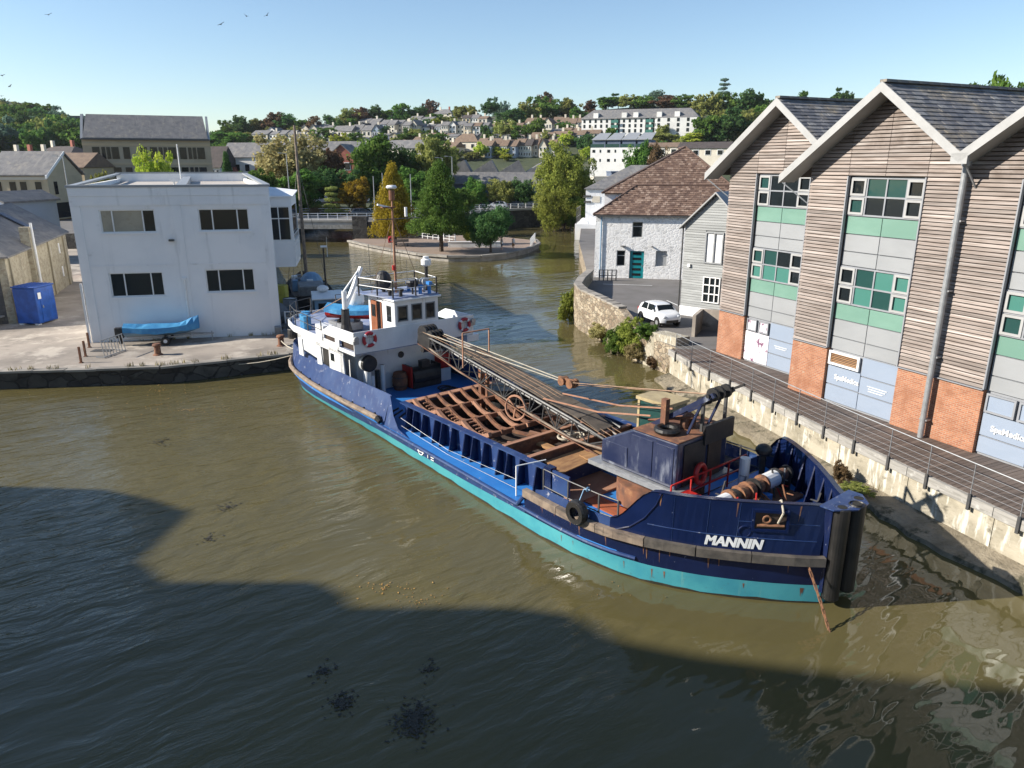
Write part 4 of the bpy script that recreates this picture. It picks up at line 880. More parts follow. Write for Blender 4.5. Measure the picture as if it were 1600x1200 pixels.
# decks
def deck_poly(xs, inset, f=lambda x: lerp_tab(DK, x)): return [(x, -(max(.02, f(x)-inset))) for x in xs] + [(x, max(.02, f(x)-inset)) for x in reversed(xs)]
dkm = MB(); DZ_ = .81
HX0, HX1, HY = -6.35, 2.75, 2.72
left = [x for x in XS if x < HX0]+[HX0]; midx = [HX0]+[x for x in XS if HX0 < x < HX1]+[HX1]; rt = [HX1]+[x for x in XS if HX1 < x < 8.2]
dkm.prism(deck_poly(left, .06), DZ_-.1, DZ_); dkm.prism(deck_poly(rt, .06), DZ_-.1, DZ_)
for sd_ in (-1, 1):
    n = len(dkm.v)
    for x in midx: dkm.v += [(x, sd_*(lerp_tab(DK,x)-.03), DZ_), (x, sd_*(HY+.02), DZ_)]
    for i in range(len(midx)-1): dkm.f.append((n+2*i,n+2*i+2,n+2*i+3,n+2*i+1))
dkm.build('main_deck', M['deck_blue'], ship)
fx_ = stations(7.5, 11.75, 14); MB().prism(deck_poly(fx_, .16, lambda x: hull_y(x, 1.6)), 1.45, 1.6).build('forecastle_deck', M['deck_blue'], ship)
MB().box(7.46,-3.4,.82,7.52,3.4,1.6).build('forecastle_bulkhead', M['navy'], ship)
# hold coaming with brackets
co = MB(); co.box(HX0-.1,-HY-.08,.2,HX1+.1,-HY,1.78); co.box(HX0-.1,HY,.2,HX1+.1,HY+.08,1.78); co.box(HX0-.1,-HY,.2,HX0,HY,1.78); co.box(HX1,-HY,.2,HX1+.1,HY,1.5)
co.build('hatch_coaming', M['navy_worn'], ship)
fl_ = MB(); fl_.box(HX0-.28,-HY-.26,1.785,HX1+.2,-HY+.04,1.84); fl_.box(HX0-.28,HY-.04,1.785,HX1+.2,HY+.26,1.84); fl_.build('coaming_flange', M['navy_worn'], ship)
MB().box(HX0-.3,-HY+.05,1.785,HX0+.06,HY-.05,1.84).build('coaming_flange', M['rust_pale'], ship)
bm_ = MB().slab([(0,0,0),(0,-.4,0),(0,-.22,.97),(0,0,.97)], (.05,0,0)).mesh('bracket'); bm_.materials.append(M['navy'])
bm2 = MB().slab([(0,0,0),(0,.4,0),(0,.22,.97),(0,0,.97)], (.05,0,0)).mesh('bracket_port'); bm2.materials.append(M['navy'])
for i in range(13):
    x = -6.1 + i*.71 + (.0 if i % 3 else .18); link('coaming_bracket', bm_, ship, (x,-HY-.085,.815)); link('coaming_bracket', bm2, ship, (x,HY+.085,.815))
hd = MB(); hd.box(HX0,-HY,.05,HX1,HY,.09); hd.box(HX0+.01,-HY+.01,.09,HX0+.05,HY-.01,1.7); hd.box(HX0,-HY+.01,.09,HX1,-HY+.04,1.7); hd.box(HX0,HY-.04,.09,HX1,HY-.01,1.7); hd.build('hold_lining', M['hold'], ship)
# grid of sagging bars over the hold
for k, y in enumerate((-2.45,-1.85,-1.2,-.55,.1,.75)):
    x1 = -.75+.03*k; b = MB(); n = 3
    for j in range(n):
        a0 = HX0+.1+(x1-HX0-.1)*j/n; a1 = HX0+.1+(x1-HX0-.1)*(j+1)/n; pts = []
        for q in range(7):
            t = q/6; pts.append((a0+(a1-a0)*t, y, 1.93-.30*math.sin(math.pi*t)-.05*t))
        for p, q in zip(pts, pts[1:]): b.bar(p, q, .10 if k else .16, .16)
    b.build('hopper_grid_bar', M['rust_pale'] if k % 3 == 0 else M['rust'], ship)
for x in (-4.55,-2.7,-.85): MB().bar((x,-2.5,1.78),(x,1.2,1.82),.13,.2).build('grid_cross_beam', M['rust'], ship)
tb = MB()
for i in range(24): tb.bar((HX0+.25+i*.215,-2.2,1.9-.26*abs(math.sin(math.pi*((i*.215)%1.77)/1.77))),(HX0+.25+i*.215,-1.95,1.9-.26*abs(math.sin(math.pi*((i*.215)%1.77)/1.77))),.05,.05)
tb.build('grid_rungs', M['rust_pale'], ship)
for i in range(7): MB().bar((-.7+random.uniform(0,1.2),-1.9+i*.55,1.5+random.uniform(0,.3)),(-.2+random.uniform(0,1),-1.3+i*.55,1.4+random.uniform(0,.3)),.14,.1).build('scrap_bar', M['rust'] if i % 2 else M['rust_pale'], ship)
for x in (.42,1.86): MB().box(x-.06,-HY,1.3,x+.06,HY,1.82).build('hatch_beam', M['rust'], ship); block('beam_cap', M['rust_pale'], ship, (x,0,1.845), (.2,2*HY-.02,.04))
block('hatch_timber', M['ply'], ship, (1.14,-1.0,1.55), (1.3,.32,.1)); block('hatch_timber', M['rust'], ship, (1.14,.6,1.6), (1.3,.2,.2))
rp = MB()
for i in range(9): rp.torus((1.1+random.uniform(-.3,.3),.15+random.uniform(-.3,.3),1.62+i*.03), (random.uniform(-.4,.4),random.uniform(-.4,.4),1), .3, .045, 14, 5)
rp.build('rope_coil', M['rope'], ship)
for i, (x, y, w_, l_, rz) in enumerate(((2.5,-1.2,.9,1.9,.05),(2.2,.6,.7,1.7,-.04),(3.0,-1.75,.5,1.5,.1),(2.95,.2,.55,2.2,-.08))): block('cover_sheet', M['ply'] if i != 1 else M['rust'], ship, (x,y,1.56+.03*i), (w_,l_,.04), (0,R(3),rz))
block('deck_plate', M['rust_pale'], ship, (3.55,-1.3,.86), (1.4,2.6,.07)); block('deck_plate', M['primer'], ship, (4.9,-1.9,.84), (2.6,.7,.05))
# boom support post, drum, hand wheel
MB().box(-5.75,.75,.3,-5.55,.95,3.1).box(-5.3,.8,.3,-5.15,.95,2.9).build('boom_rest', M['rust'], ship); MB().cyl((-4.9,1.55,.6),(-4.9,1.55,2.1),.75,n=18).build('mud_drum', M['black'], ship)
hw_ = MB(); hw_.torus((-1.4,-.62,2.42),(.25,-1,.1),.5,.05,22,6)
for a in (0.3,2.4,4.5): hw_.bar((-1.4,-.62,2.42),(-1.4+.5*math.cos(a),-.62-.1*math.cos(a)*-1,2.42+.5*math.sin(a)),.06)
hw_.build('hand_wheel', M['rust_pale'], ship)
# ---- lattice boom
F_, T_ = Vector((3.4,0,2.15)), Vector((-8.7,0,3.95))
ax = (T_-F_); BL = ax.length; ax.normalize(); ay = Vector((0,1,0)); az = ax.cross(ay); az = az if az.z > 0 else -az
def bp(s_, y, h): return F_ + ax*s_ + ay*y + az*h
def bw(s_): return .52 if 1.5 < s_ < 9 else (.52 - .2*(s_-9)/(BL-9) if s_ >= 9 else .32+.2*s_/1.5)
def bh(s_): return .40 if 1.5 < s_ < 9.5 else (.40-.2*(s_-9.5)/(BL-9.5) if s_ >= 9.5 else .18+.22*s_/1.5)
ss = stations(0, BL, 15)
for y in (-1, 1):
    for h in (-1, 1):
        MB().tube([bp(s_, y*bw(s_), h*bh(s_)) for s_ in ss], .05, 6).build('boom_chord', M['tar'] if y < 0 and h < 0 else M['dark_steel'], ship)
    lc = MB()
    for i in range(len(ss)-1):
        a, b = ss[i], ss[i+1]; h = 1 if i % 2 else -1; lc.cyl(bp(a,y*bw(a),-h*bh(a)), bp(b,y*bw(b),h*bh(b)), .028, n=5); lc.cyl(bp(b,y*bw(b),-bh(b)), bp(b,y*bw(b),bh(b)), .024, n=5)
    lc.build('boom_lacing', M['dark_steel'], ship)
lc = MB()
for i in range(len(ss)-1):
    a, b = ss[i], ss[i+1]; h = 1 if i % 2 else -1; lc.cyl(bp(a,-h*bw(a),-bh(a)), bp(b,h*bw(b),-bh(b)), .026, n=5)
lc.build('boom_lacing', M['dark_steel'], ship)
for i in range(9):
    a, b = .5+i*.98, .5+(i+1)*.98-.03; w_ = bw(a)
    bd = MB(); bd.slab([bp(a,-w_+.12,bh(a)+.05), bp(b,-w_+.12,bh(b)+.05), bp(b,w_+.12,bh(b)+.07), bp(a,w_+.12,bh(a)+.07)], (0,0,.05)); bd.build('boom_board', M['plank'], ship)
for y, m_ in ((-.35,'wire'),(-.1,'wire'),(.2,'wire'),(.42,'wire')): MB().tube([bp(s_, y, bh(s_)+.15) for s_ in (0,4,8,BL)], .011, 5).build('hoist_wire', M[m_], ship)
MB().tube([bp(-1.2,-.95,-.1), bp(4,-.95,-.25), bp(BL,-.6,-.2)], .02, 6).build('boom_guard_pipe', M['rust'], ship)
MB().tube([bp(.5,.95,.2), bp(BL-.5,.6,.2)], .07, 6).build('boom_guard_pipe', M['black'], ship)
hs = MB()
for y in (-.28,-.09,.1,.29): hs.cyl(bp(BL+.05,y-.05,.22), bp(BL+.05,y+.05,.22), .42, n=16); hs.cyl(bp(BL-.55,y-.04,.32), bp(BL-.55,y+.04,.32), .26, n=14)
hs.slab([bp(BL-.7,-.4,-.4),bp(BL+.35,-.4,-.3),bp(BL+.3,-.4,.25),bp(BL-.7,-.4,.3)], (0,.05,0)); hs.slab([bp(BL-.7,.35,-.4),bp(BL+.35,.35,-.3),bp(BL+.3,.35,.25),bp(BL-.7,.35,.3)], (0,.05,0)); hs.cyl(bp(BL-.25,-.5,-.45), bp(BL-.25,.5,-.45), .14)
hs.build('boom_head_sheaves', M['black'], ship)
gg = MB(); 
for y in (-.7,.75): gg.bar(bp(8.4,y,.0), bp(8.4,y,0)+Vector((0,0,1.55)), .05)
gg.bar(bp(8.4,-.7,0)+Vector((0,0,1.55)), bp(8.4,.75,0)+Vector((0,0,1.55)), .05); gg.build('boom_hoop', M['rust_pale'], ship)
# ---- crane house on its turntable
MB().lathe((5.7,0,0), [(0,.8),(1.5,.8),(1.5,1.55),(1.25,1.6),(1.25,1.95),(0,1.95)], 28).build('turntable', M['rust'], ship)
MB().box(3.7,-1.55,1.9,7.5,1.55,2.05).build('crane_bed', M['steelgrey'], ship)
ch = MB(); pr = [(4.1,2.06),(7.32,2.06),(7.32,3.62),(5.5,3.6),(4.1,2.86)]
ch.slab([(x,-1.32,z) for x, z in pr], (0,2.64,0)); ch.build('crane_house', M['crane'], ship, bevel=.05)
for a, b in ((4.25,5.3),(5.45,6.35),(6.5,7.2)):
    MB().box(a,-1.345,2.2,b,-1.324,(3.45 if a > 5 else 2.9)).build('house_door_panel', M['crane'], ship, bevel=.012)
MB().box(7.326,-1.0,2.1,7.36,.1,3.5).build('house_end_panel', M['black'], ship); MB().box(7.326,.25,2.1,7.37,.95,3.3).build('house_doorway', M['hold'], ship)
MB().slab([(5.5,-1.34,3.63),(7.36,-1.34,3.65),(7.36,1.34,3.65),(5.5,1.34,3.63)], (0,0,.03)).build('house_roof_sheet', M['rust'], ship)
MB().box(7.3,-.05,3.3,7.42,1.5,3.95).build('roof_screen', M['black'], ship)
cab = MB()
for x in (3.35,4.7):
    for y in (1.36,2.35): cab.box(x,y,1.95,x+.1,y+.1,3.6)
cab.box(3.36,1.37,1.95,4.79,2.44,2.35); cab.box(3.3,1.3,3.6,4.85,2.5,3.72); cb = cab.build('operator_cab', M['yellow'], ship)
for (c, d) in (((3.38,1.9,2.97),(.02,.88,1.22)),((4.77,1.9,2.97),(.02,.88,1.22)),((4.08,1.39,2.97),(1.24,.02,1.22)),((4.08,2.42,2.97),(1.24,.02,1.22))): block('cab_window', M['glass_green'], cb, c, d)
af = MB()
for y in (-.45,.55): af.bar((5.0,y,3.2),(7.9,y,5.2),.11,.16); af.bar((7.0,y,3.65),(7.5,y,4.9),.07)
af.bar((6.2,-.45,4.03),(6.2,.55,4.03),.08); af.bar((7.2,-.45,4.72),(7.2,.55,4.72),.08)
af.build('gantry_arm', M['crane'], ship); gp = MB()
for y in (.1,1.32): gp.bar((7.15,y,3.65),(7.15,y,4.85),.09)
gp.bar((7.15,.1,4.85),(7.15,1.32,4.85),.08); gp.build('gantry_post', M['dark_steel'], ship)
MB().box(6.1,-.72,3.66,6.3,-.52,4.7).build('gantry_post', M['rust'], ship); MB().cyl((7.75,-.6,5.15),(7.75,.75,5.15),.06,n=10).cyl((7.75,-.35,5.15),(7.75,-.25,5.15),.22,n=14).cyl((7.75,-.05,5.15),(7.75,.05,5.15),.22,n=14).cyl((7.75,.3,5.15),(7.75,.4,5.15),.22,n=14).bar((7.7,.5,5.1),(8.3,.5,5.45),.08).cyl((7.2,-.15,4.75),(7.2,-.05,4.75),.16,n=12).cyl((7.2,.2,4.75),(7.2,.3,4.75),.16,n=12).build('gantry_sheave', M['black'], ship)
MB().bar((5.2,-.2,3.6),(7.0,-.2,4.2),.08).bar((5.4,.3,3.6),(6.8,.35,4.1),.07).build('gantry_brace', M['rust'], ship)
MB().lathe((6.6,.1,3.85), [(.16,-.12),(.3,-.1),(.34,0),(.3,.1),(.16,.12)], 18, 'x').build('luffing_drum', M['rust'], ship)
MB().torus((6.5,-.85,3.78),(0,0,1),.32,.11,18,8).build('spare_tyre', M['rubber'], ship)
blk = Vector((.75,0,3.95))
for i, (y0, y1) in enumerate(((-.3,-.12),(-.1,0),(.15,.1),(.35,.2),(.55,.05))): MB().tube([(7.75,y0,5.15-.05*i),(blk.x+.5,y1,blk.z+.06-.03*i)], .016, 4).build('luffing_wire', M['wire'], ship)
for y in (-.2,.2): MB().tube([(blk.x-.2,y*.5,blk.z), bp(BL-.2,y*1.6,.35)], .02, 5).build('pendant_wire', M['rope'], ship)
bl = MB(); bl.cyl((blk.x,-.16,blk.z),(blk.x,.16,blk.z),.17,n=14).cyl((blk.x+.5,-.2,blk.z),(blk.x+.5,-.1,blk.z),.17,n=14).cyl((blk.x+.5,-.04,blk.z),(blk.x+.5,.04,blk.z),.17,n=14).cyl((blk.x+.5,.1,blk.z),(blk.x+.5,.2,blk.z),.17,n=14).box(blk.x-.25,-.05,blk.z-.14,blk.x+.65,.05,blk.z+.14); bl.build('luffing_block', M['chain'], ship)
for y in (-.6,.55): MB().tube([(5.6,y,3.95),(3.2,y,3.45),(.2,y*.9,2.95+.25)], .032, 5).build('boom_stay', M['rust_pale'], ship)
# ---- forecastle gear: winch, rails, chain, bow pads
wn = MB(); wn.cyl((9.0,-1.9,2.25),(9.0,2.5,2.25),.13,n=12); w0 = wn.build('winch_shaft', M['rust'], ship)
for y, l_, r_, m_ in ((-1.75,.3,.2,'rust'),(-1.5,.1,.25,'white'),(-1.2,.5,.23,'white'),(-.85,.1,.3,'chain'),(-.62,.2,.24,'black'),(-.4,.08,.3,'chain'),(-.2,.2,.25,'rust'),(0.02,.08,.31,'chain'),(.2,.2,.24,'rust'),(.42,.08,.31,'black'),(.62,.2,.25,'chain'),(.9,.08,.3,'rust'),(1.3,.62,.27,'white'),(1.68,.08,.31,'black'),(1.95,.4,.2,'rust'),(2.3,.12,.25,'black')):
    MB().cyl((9.0,y-l_/2,2.25),(9.0,y+l_/2,2.25),r_,n=16).build('winch_drum', M[m_], w0)
for y in (-.85,.05,1.0,2.2): block('winch_frame', M['black'], ship, (9.0,y,1.9), (.5,.06,.7))
rf_ = random.Random(8)
for i in range(26):
    x, y = rf_.uniform(7.8,10.6), rf_.uniform(-1.8,2.4)
    if abs(y) > hull_y(x, 1.7)-.5: continue
    k = rf_.random()
    if k < .4: MB().tube([(x+rf_.uniform(-.4,.4), y+rf_.uniform(-.4,.4), 1.64+rf_.uniform(0,.12)) for _ in range(5)], .03, 5).build('loose_rope', M[rf_.choice(['rope','wire','black'])], ship)
    elif k < .75: MB().bar((x,y,1.6),(x+rf_.uniform(-.25,.25),y+rf_.uniform(-.25,.25),rf_.uniform(2.1,2.7)),.045).bar((x-.12,y,2.1),(x+.12,y,2.12),.03).build('brake_lever', M[rf_.choice(['rust','red','dark_steel','steelgrey'])], ship)
    else: MB().box(x-.15,y-.12,1.6,x+.15,y+.12,1.6+rf_.uniform(.15,.5)).build('gear_box', M[rf_.choice(['rust','black','deck_blue','red'])], ship, bevel=.02)
cp_ = MB()
for i in range(60): cp_.torus((9.7+rf_.gauss(0,.3),.2+rf_.gauss(0,.5),1.68+abs(rf_.gauss(0,.07))), (rf_.gauss(0,1),rf_.gauss(0,1),rf_.gauss(0,1)), .085, .026, 8, 4)
cp_.build('chain_heap', M['chain'], ship)
block('winch_bed', M['rust'], ship, (9.1,.3,1.66), (1.2,4.0,.12))
def chain(name, pts, parent, r=.05, step=.14):
    c = MB(); k = 0
    for p, q in zip(pts, pts[1:]):
        p, q = Vector(p), Vector(q); n = max(1, int((q-p).length/step)); d = (q-p).normalized(); u = d.cross(Vector((0,0,1))).normalized(); v = u.cross(d)
        for i in range(n):
            a = p.lerp(q, (i+.5)/n); w_ = u if k % 2 else v; k += 1
            c.bar(a-d*step*.6+w_*r*.55, a+d*step*.6+w_*r*.55, r*.55); c.bar(a-d*step*.6-w_*r*.55, a+d*step*.6-w_*r*.55, r*.55)
    return c.build(name, M['chain'], parent)
chain('anchor_chain', [(9.2,-.5,2.1),(9.9,-.75,1.75),(10.7,-1.0,2.2)], ship, .09, .2); chain('anchor_chain', [(9.2,.5,2.1),(10.0,.6,1.72),(10.8,.5,1.7)], ship, .09, .2)
chain('mooring_chain', [(11.75,-.98,1.3),(12.4,-1.3,.55),(12.95,-1.6,-.15)], ship, .05, .15)
hf = MB(); c0 = Vector((10.93,-1.62,2.5)); tx = Vector((.62,.72,0)).normalized(); 
xa = 10.55; pa = Vector((xa,-(hull_y(xa,2.5)+.02),2.5)); xb = 11.1; pb = Vector((xb,-(hull_y(xb,2.5)+.02),2.5)); tx = (pb-pa).normalized(); nx = Vector((tx.y,-tx.x,0)); cc = (pa+pb)/2
P3 = lambda a, z, o: cc + tx*a + Vector((0,0,z)) + nx*o
for a0, a1, z0, z1 in ((-.5,.5,-.33,-.25),(-.5,.5,.25,.33),(-.5,-.42,-.25,.25),(.42,.5,-.25,.25)):
    hf.slab([P3(a0,z0,-.05),P3(a1,z0,-.05),P3(a1,z1,-.05),P3(a0,z1,-.05)], nx*.12)
hf.build('hawse_frame', M['navy'], ship); MB().slab([P3(-.42,-.25,-.06),P3(.42,-.25,-.06),P3(.42,.25,-.06),P3(-.42,.25,-.06)], nx*.075).build('hawse_opening', M['hold'], ship)
MB().cyl(P3(-.35,-.16,.03), P3(.38,-.13,.03), .05, n=8).torus(P3(-.1,.05,.05), nx, .1, .03, 10, 6).build('anchor_shackle', M['chain'], ship)
MB().tube([P3(.2,-.05,.05), P3(.3,.3,.12), (10.9,-1.25,3.04), (10.2,-.9,2.2)], .028, 6).build('bow_rope', M['rope'], ship)
xa = 10.35; pa = Vector((xa,-(hull_y(xa,2.12)),2.12)); MB().torus(pa, nx, .16, .025, 18, 6).build('hull_boss', M['navy'], ship)
fd = MB()
for (x, y, r_, z0, z1) in ((12.2,-.38,.23,.2,3.05),(12.38,.08,.23,.4,3.08),(12.2,.52,.23,.2,3.05)):
    MB().lathe((x,y,0), [(0,z1),(.13,z1),(.14,z1-.1),(r_-.03,z1),(r_,z1-.04),(r_,z0+.05),(r_-.05,z0),(0,z0)], 20).build('bow_pad', M['rubber'], ship, smooth=False)
MB().slab([(11.75,-.75,3.01),(12.15,-.75,3.01),(12.55,-.2,3.01),(12.55,.4,3.01),(12.15,.85,3.01),(11.75,.85,3.01)], (0,0,.035)).build('stem_cap', M['navy_worn'], ship)
MB().box(11.85,-.6,.4,12.06,.65,3.0).build('stem_post', M['navy'], ship)
for (x, y) in ((11.2,.3),(10.6,1.4),(8.3,-2.6)): MB().cyl((x,y,1.6),(x,y,2.1),.12,n=12).cyl((x,y+.35,1.6),(x,y+.35,2.1),.12,n=12).build('deck_bitts', M['navy'], ship)
fr = MB()
for k, y in enumerate((-1.9,-.9,.1,1.1,2.1)): fr.bar((7.62,y,1.6),(7.62,y,2.5),.045)
for z in (2.05,2.5): fr.bar((7.62,-1.9,z),(7.62,2.1,z),.045); 
fr.build('forecastle_rail', M['red'], ship); block('red_locker', M['red'], ship, (7.85,-1.45,1.85), (.5,.9,.5)); block('white_locker', M['white'], ship, (7.7,-2.3,1.95), (.5,.55,.7))
MB().torus((7.55,-.35,2.45),(1,.15,.1),.3,.085,20,8).build('fire_hose_reel', M['red'], ship)
MB().cyl((7.9,1.6,1.6),(7.9,1.6,2.6),.17,n=12).build('vent_post', M['white'], ship); MB().cyl((8.1,2.35,1.6),(8.1,2.35,2.6),.1).ball((8.1,2.35,2.75),(.28,.28,.22)).build('mushroom_vent', M['black'], ship)
MB().tube([(10.3,1.5,1.66),(10.7,1.9,1.66),(11.0,1.3,1.68),(11.3,1.0,1.9)], .035, 6).build('deck_hose', M['rope'], ship)
pr_ = MB()
for x in (5.6,6.4,7.2): pr_.bar((x,3.75,.82),(x,3.65,2.1),.05)
for z in (1.5,2.1): pr_.bar((3.6,3.8,z-.1),(7.9,3.55,z),.045)
pr_.build('port_rail', M['dark_steel'], ship)
# starboard deck rails, tyre fender, mooring fittings
sr = MB(); pts = [(2.4,-3.72),(3.9,-3.82),(5.1,-3.85),(6.4,-3.8),(7.1,-3.7)]
for x, y in pts[1:]: sr.bar((x,y,.82),(x,y,2.35),.045)
for z in (1.75,2.35): sr.tube([(x,y,z) for x, y in pts[1:]], .02, 6)
sr.build('starboard_rail', M['dark_steel'], ship); r2 = MB(); r2.bar((2.4,-3.75,.82),(2.4,-3.75,1.95),.04); r2.bar((2.4,-3.75,1.95),(3.0,-2.9,2.15),.03); r2.build('rail_end', M['white'], ship)
MB().tube([(-5.6,-3.55,1.5),(-2,-3.6,1.15),(2.4,-3.75,1.45)], .008, 5).build('guard_wire', M['steelgrey'], ship); MB().tube([(-5.6,-3.55,1.15),(-2,-3.6,.95),(2.4,-3.75,1.1)], .007, 5).build('guard_wire', M['steelgrey'], ship)
MB().lathe((5.95,-4.28,1.72), [(.2,-.13),(.36,-.14),(.4,-.07),(.4,.07),(.36,.14),(.2,.13),(.24,0),(.2,-.13)], 22, 'y').build('tyre_fender', M['rubber'], ship)
MB().tube([(5.95,-4.2,2.05),(5.85,-3.9,2.35),(6.05,-3.84,2.37)], .02, 5).torus((5.95,-3.84,2.36),(1,0,0),.06,.03,8,5).build('tyre_lashing', M['boat_blue'], ship)
MB().box(3.0,-3.0,.82,3.35,-2.72,1.95).build('coaming_end_post', M['navy'], ship); MB().box(3.35,-2.95,1.15,4.2,-2.88,1.9).build('coaming_end_plate', M['navy_worn'], ship)
for x in (4.3,4.75): MB().cyl((x,-3.4,.82),(x,-3.4,1.3),.1,n=12).build('deck_bitts', M['black'], ship)
for i in range(4): MB().bar((-7.6+.35*i,-3.1+.12*i,1.0),(-7.2+.35*i,-2.7,1.35),.08).build('rigging_screw', M['black'], ship)
# load line mark and ship's name
lm = MB(); yp_ = lambda x: -(hull_y(x,.6)+.012)
for a in range(20):
    t0, t1 = 2*math.pi*a/20, 2*math.pi*(a+1)/20; q = lambda t, r_: (-3.7+r_*math.cos(t), yp_(-3.7)-.004, .6+r_*math.sin(t)*.8)
    lm.face(q(t0,.14),q(t1,.14),q(t1,.19),q(t0,.19))
lm.face((-3.95,yp_(-3.7)-.006,.585),(-3.45,yp_(-3.7)-.006,.585),(-3.45,yp_(-3.7)-.006,.62),(-3.95,yp_(-3.7)-.006,.62))
for x, a, b in ((-3.15,.5,.68),(-2.9,.5,.54),(-2.9,.6,.64)): lm.face((x,yp_(x)-.006,a),(x+.22 if b-a < .1 else x+.04,yp_(x)-.006,a),(x+.22 if b-a < .1 else x+.04,yp_(x)-.006,b),(x,yp_(x)-.006,b))
lm.build('load_line_mark', M['white_plain'], ship)
nm0 = text_mesh('MANNIN', .42, .14, .0, .002); nb_ = MB()
for k, (dx, dy) in enumerate(((0,0),(.02,0),(-.02,0),(.02,.012),(-.02,.012))): nb_.add([(v.co.x*1.0+dx, v.co.y+dy, v.co.z+.0025*k) for v in nm0.vertices], [tuple(p.vertices) for p in nm0.polygons])
nm = nb_.mesh('ship_name_letters', False); nm.materials.append(M['white_plain'])
wmax = max(v.co.x for v in nm.vertices); arc = [(9.2, -.35)]; x = 9.2
while arc[-1][1] < 1.9 and x < 11.6:
    x2 = x+.02; arc.append((x2, arc[-1][1]+math.hypot(.02, hull_y(x2,1.75)-hull_y(x,1.75)))); x = x2
inv = [(s_, x_) for x_, s_ in arc]
for v in nm.vertices:
    s_ = v.co.x/wmax*1.6+.05; xx = lerp_tab(inv, s_); zz = 1.62+v.co.y*1.0; v.co = (xx, -(hull_y(xx,zz)+.012+v.co.z), zz)
link('ship_name', nm, ship)
# ---- aft house
hs_ = MB(); hs_.box(-18.4,-2.35,.82,-11.7,2.9,3.38); ho_ = hs_.build('deckhouse', M['white'], ship, bevel=.04)
up = MB(); up.prism([(-20.1,-.8),(-19.6,-1.9),(-18.6,-2.8),(-17,-3.2),(-9.82,-3.36),(-9.82,3.36),(-17,3.2),(-18.6,2.8),(-19.6,1.9),(-20.1,.8)], 3.4, 3.52); up.build('upper_deck', M['monkey'], ship); block('wing_slot_shade', M['hold'], ship, (-10.6,-3.2,3.72), (1.5,.1,.36)); block('wing_slot_shade', M['hold'], ship, (-12.5,-3.2,3.72), (1.2,.1,.36))  # dark panels put the shade inside the wing slots into colour
eb = MB(); pl = [(-20.1,-.8),(-19.6,-1.9),(-18.6,-2.8),(-17,-3.2),(-11.5,-3.37)]
for sd_ in (1, -1):
    for (a, b), (c, d) in zip(pl, pl[1:]): eb.slab([(a,sd_*b,3.3),(c,sd_*d,3.3),(c,sd_*d,3.66),(a,sd_*b,3.66)], (0,sd_*-.05,0))
eb.slab([(-20.1,-.8,3.3),(-20.1,.8,3.3),(-20.1,.8,3.66),(-20.1,-.8,3.66)], (.05,0,0)); eb.build('upper_deck_edge', M['white'], ship)
# side screens with openings below the upper deck
for sd_ in (-1, 1):
    y = sd_*3.2; sc_ = MB()
    for a, b, c, d in ((-16.6,2.1,-16.15,3.32),(-14.35,2.05,-13.9,3.32),(-12.95,2.05,-12.4,3.32),(-12.4,2.05,-11.5,3.32)):
        sc_.slab([(a,y,b),(c+.12,y,b),(c,y,d),(a,y,d)], (0,sd_*-.06,0))
    sc_.slab([(-16.6,y,3.05),(-11.4,y,3.05),(-11.4,y,3.32),(-16.6,y,3.32)], (0,sd_*-.065,0)); sc_.slab([(-11.75,y,2.02),(-11.35,y,2.02),(-11.45,y,3.3),(-11.75,y,3.3)], (0,sd_*-.07,0))
    sc_.build('side_screen', M['white'], ship)
    block('screen_window', M['glass'], ship, (-12.55,y+sd_*.01,2.75), (.35,.03,.38)); block('side_door', M['black'], ship, (-13.4,sd_*3.12,2.35), (.75,.03,1.55))
# wing bulwarks of the bridge
wv = MB(); fxx = -9.72
wv.box(fxx-.06,-3.43,3.46,fxx,3.45,4.5)
for sd_ in (-1, 1):
    y = sd_*3.43; wv.slab([(-13.3,y,3.9),(fxx,y,3.9),(fxx,y,4.48),(-12.2,y,4.46),(-13.3,y,3.95)], (0,sd_*-.06,0)); wv.slab([(-11.5,y,3.36),(fxx,y,3.36),(fxx,y,3.54),(-11.5,y,3.54)], (0,sd_*-.06,0)); wv.slab([(-11.7,y,3.36),(-11.25,y,3.36),(-11.25,y,3.95),(-11.7,y,3.95)], (0,sd_*-.055,0))
    wv.slab([(-13.35,y,3.53),(-13.1,y,3.53),(-13.1,y,3.95),(-13.35,y,3.95)], (0,sd_*-.055,0))
wv.build('bridge_wing_bulwark', M['white'], ship, bevel=.02)
MB().box(-10.6,3.0,3.1,fxx+.05,3.75,3.45).build('wing_step', M['white'], ship)
for sd_, c_ in ((-1,'leaf'),(1,'leaf')): MB().cyl((fxx+.06,sd_*3.36,4.2),(fxx+.16,sd_*3.36,4.2),.13,n=12).box(fxx,sd_*3.36-.14,3.95,fxx+.1,sd_*3.36+.14,4.1).build('side_light', M['steelgrey'], ship)
def lifebuoy(y, z, x, nrm, label):
    t = thing('lifebuoy', label, 'lifebuoy', (0,0,0)); t.parent = None
    a = R(-50.5); t.location = (1.515+x*math.cos(a)-y*math.sin(a), 27.85+x*math.sin(a)+y*math.cos(a), z); t.rotation_euler = (0,0,a)
    MB().torus((0,0,0), nrm, .30, .082, 28, 10).build('ring', M['buoy'], t, smooth=True)
    for k in range(4):
        an = R(45+90*k); bd = MB()
        for j in range(3):
            u = an-.12+.12*j; p, q = ((0,.30*math.cos(u),.30*math.sin(u)), (0,.30*math.cos(u+.12),.30*math.sin(u+.12))); bd.cyl(p, q, .087, n=10, cap=False)
        bd.build('white_band', M['white_plain'], t)
    MB().tube([(.02,0,.3),(.02,0,-.28)], .012, 5).tube([(.02,-.12,.1),(.02,.12,.1)], .012, 5).build('hanging_line', M['steelgrey'], t); return t
lifebuoy(-2.66, 4.1, fxx+.09, (1,0,0), 'red and white lifebuoy on the bridge front above the round dark cowl vent')
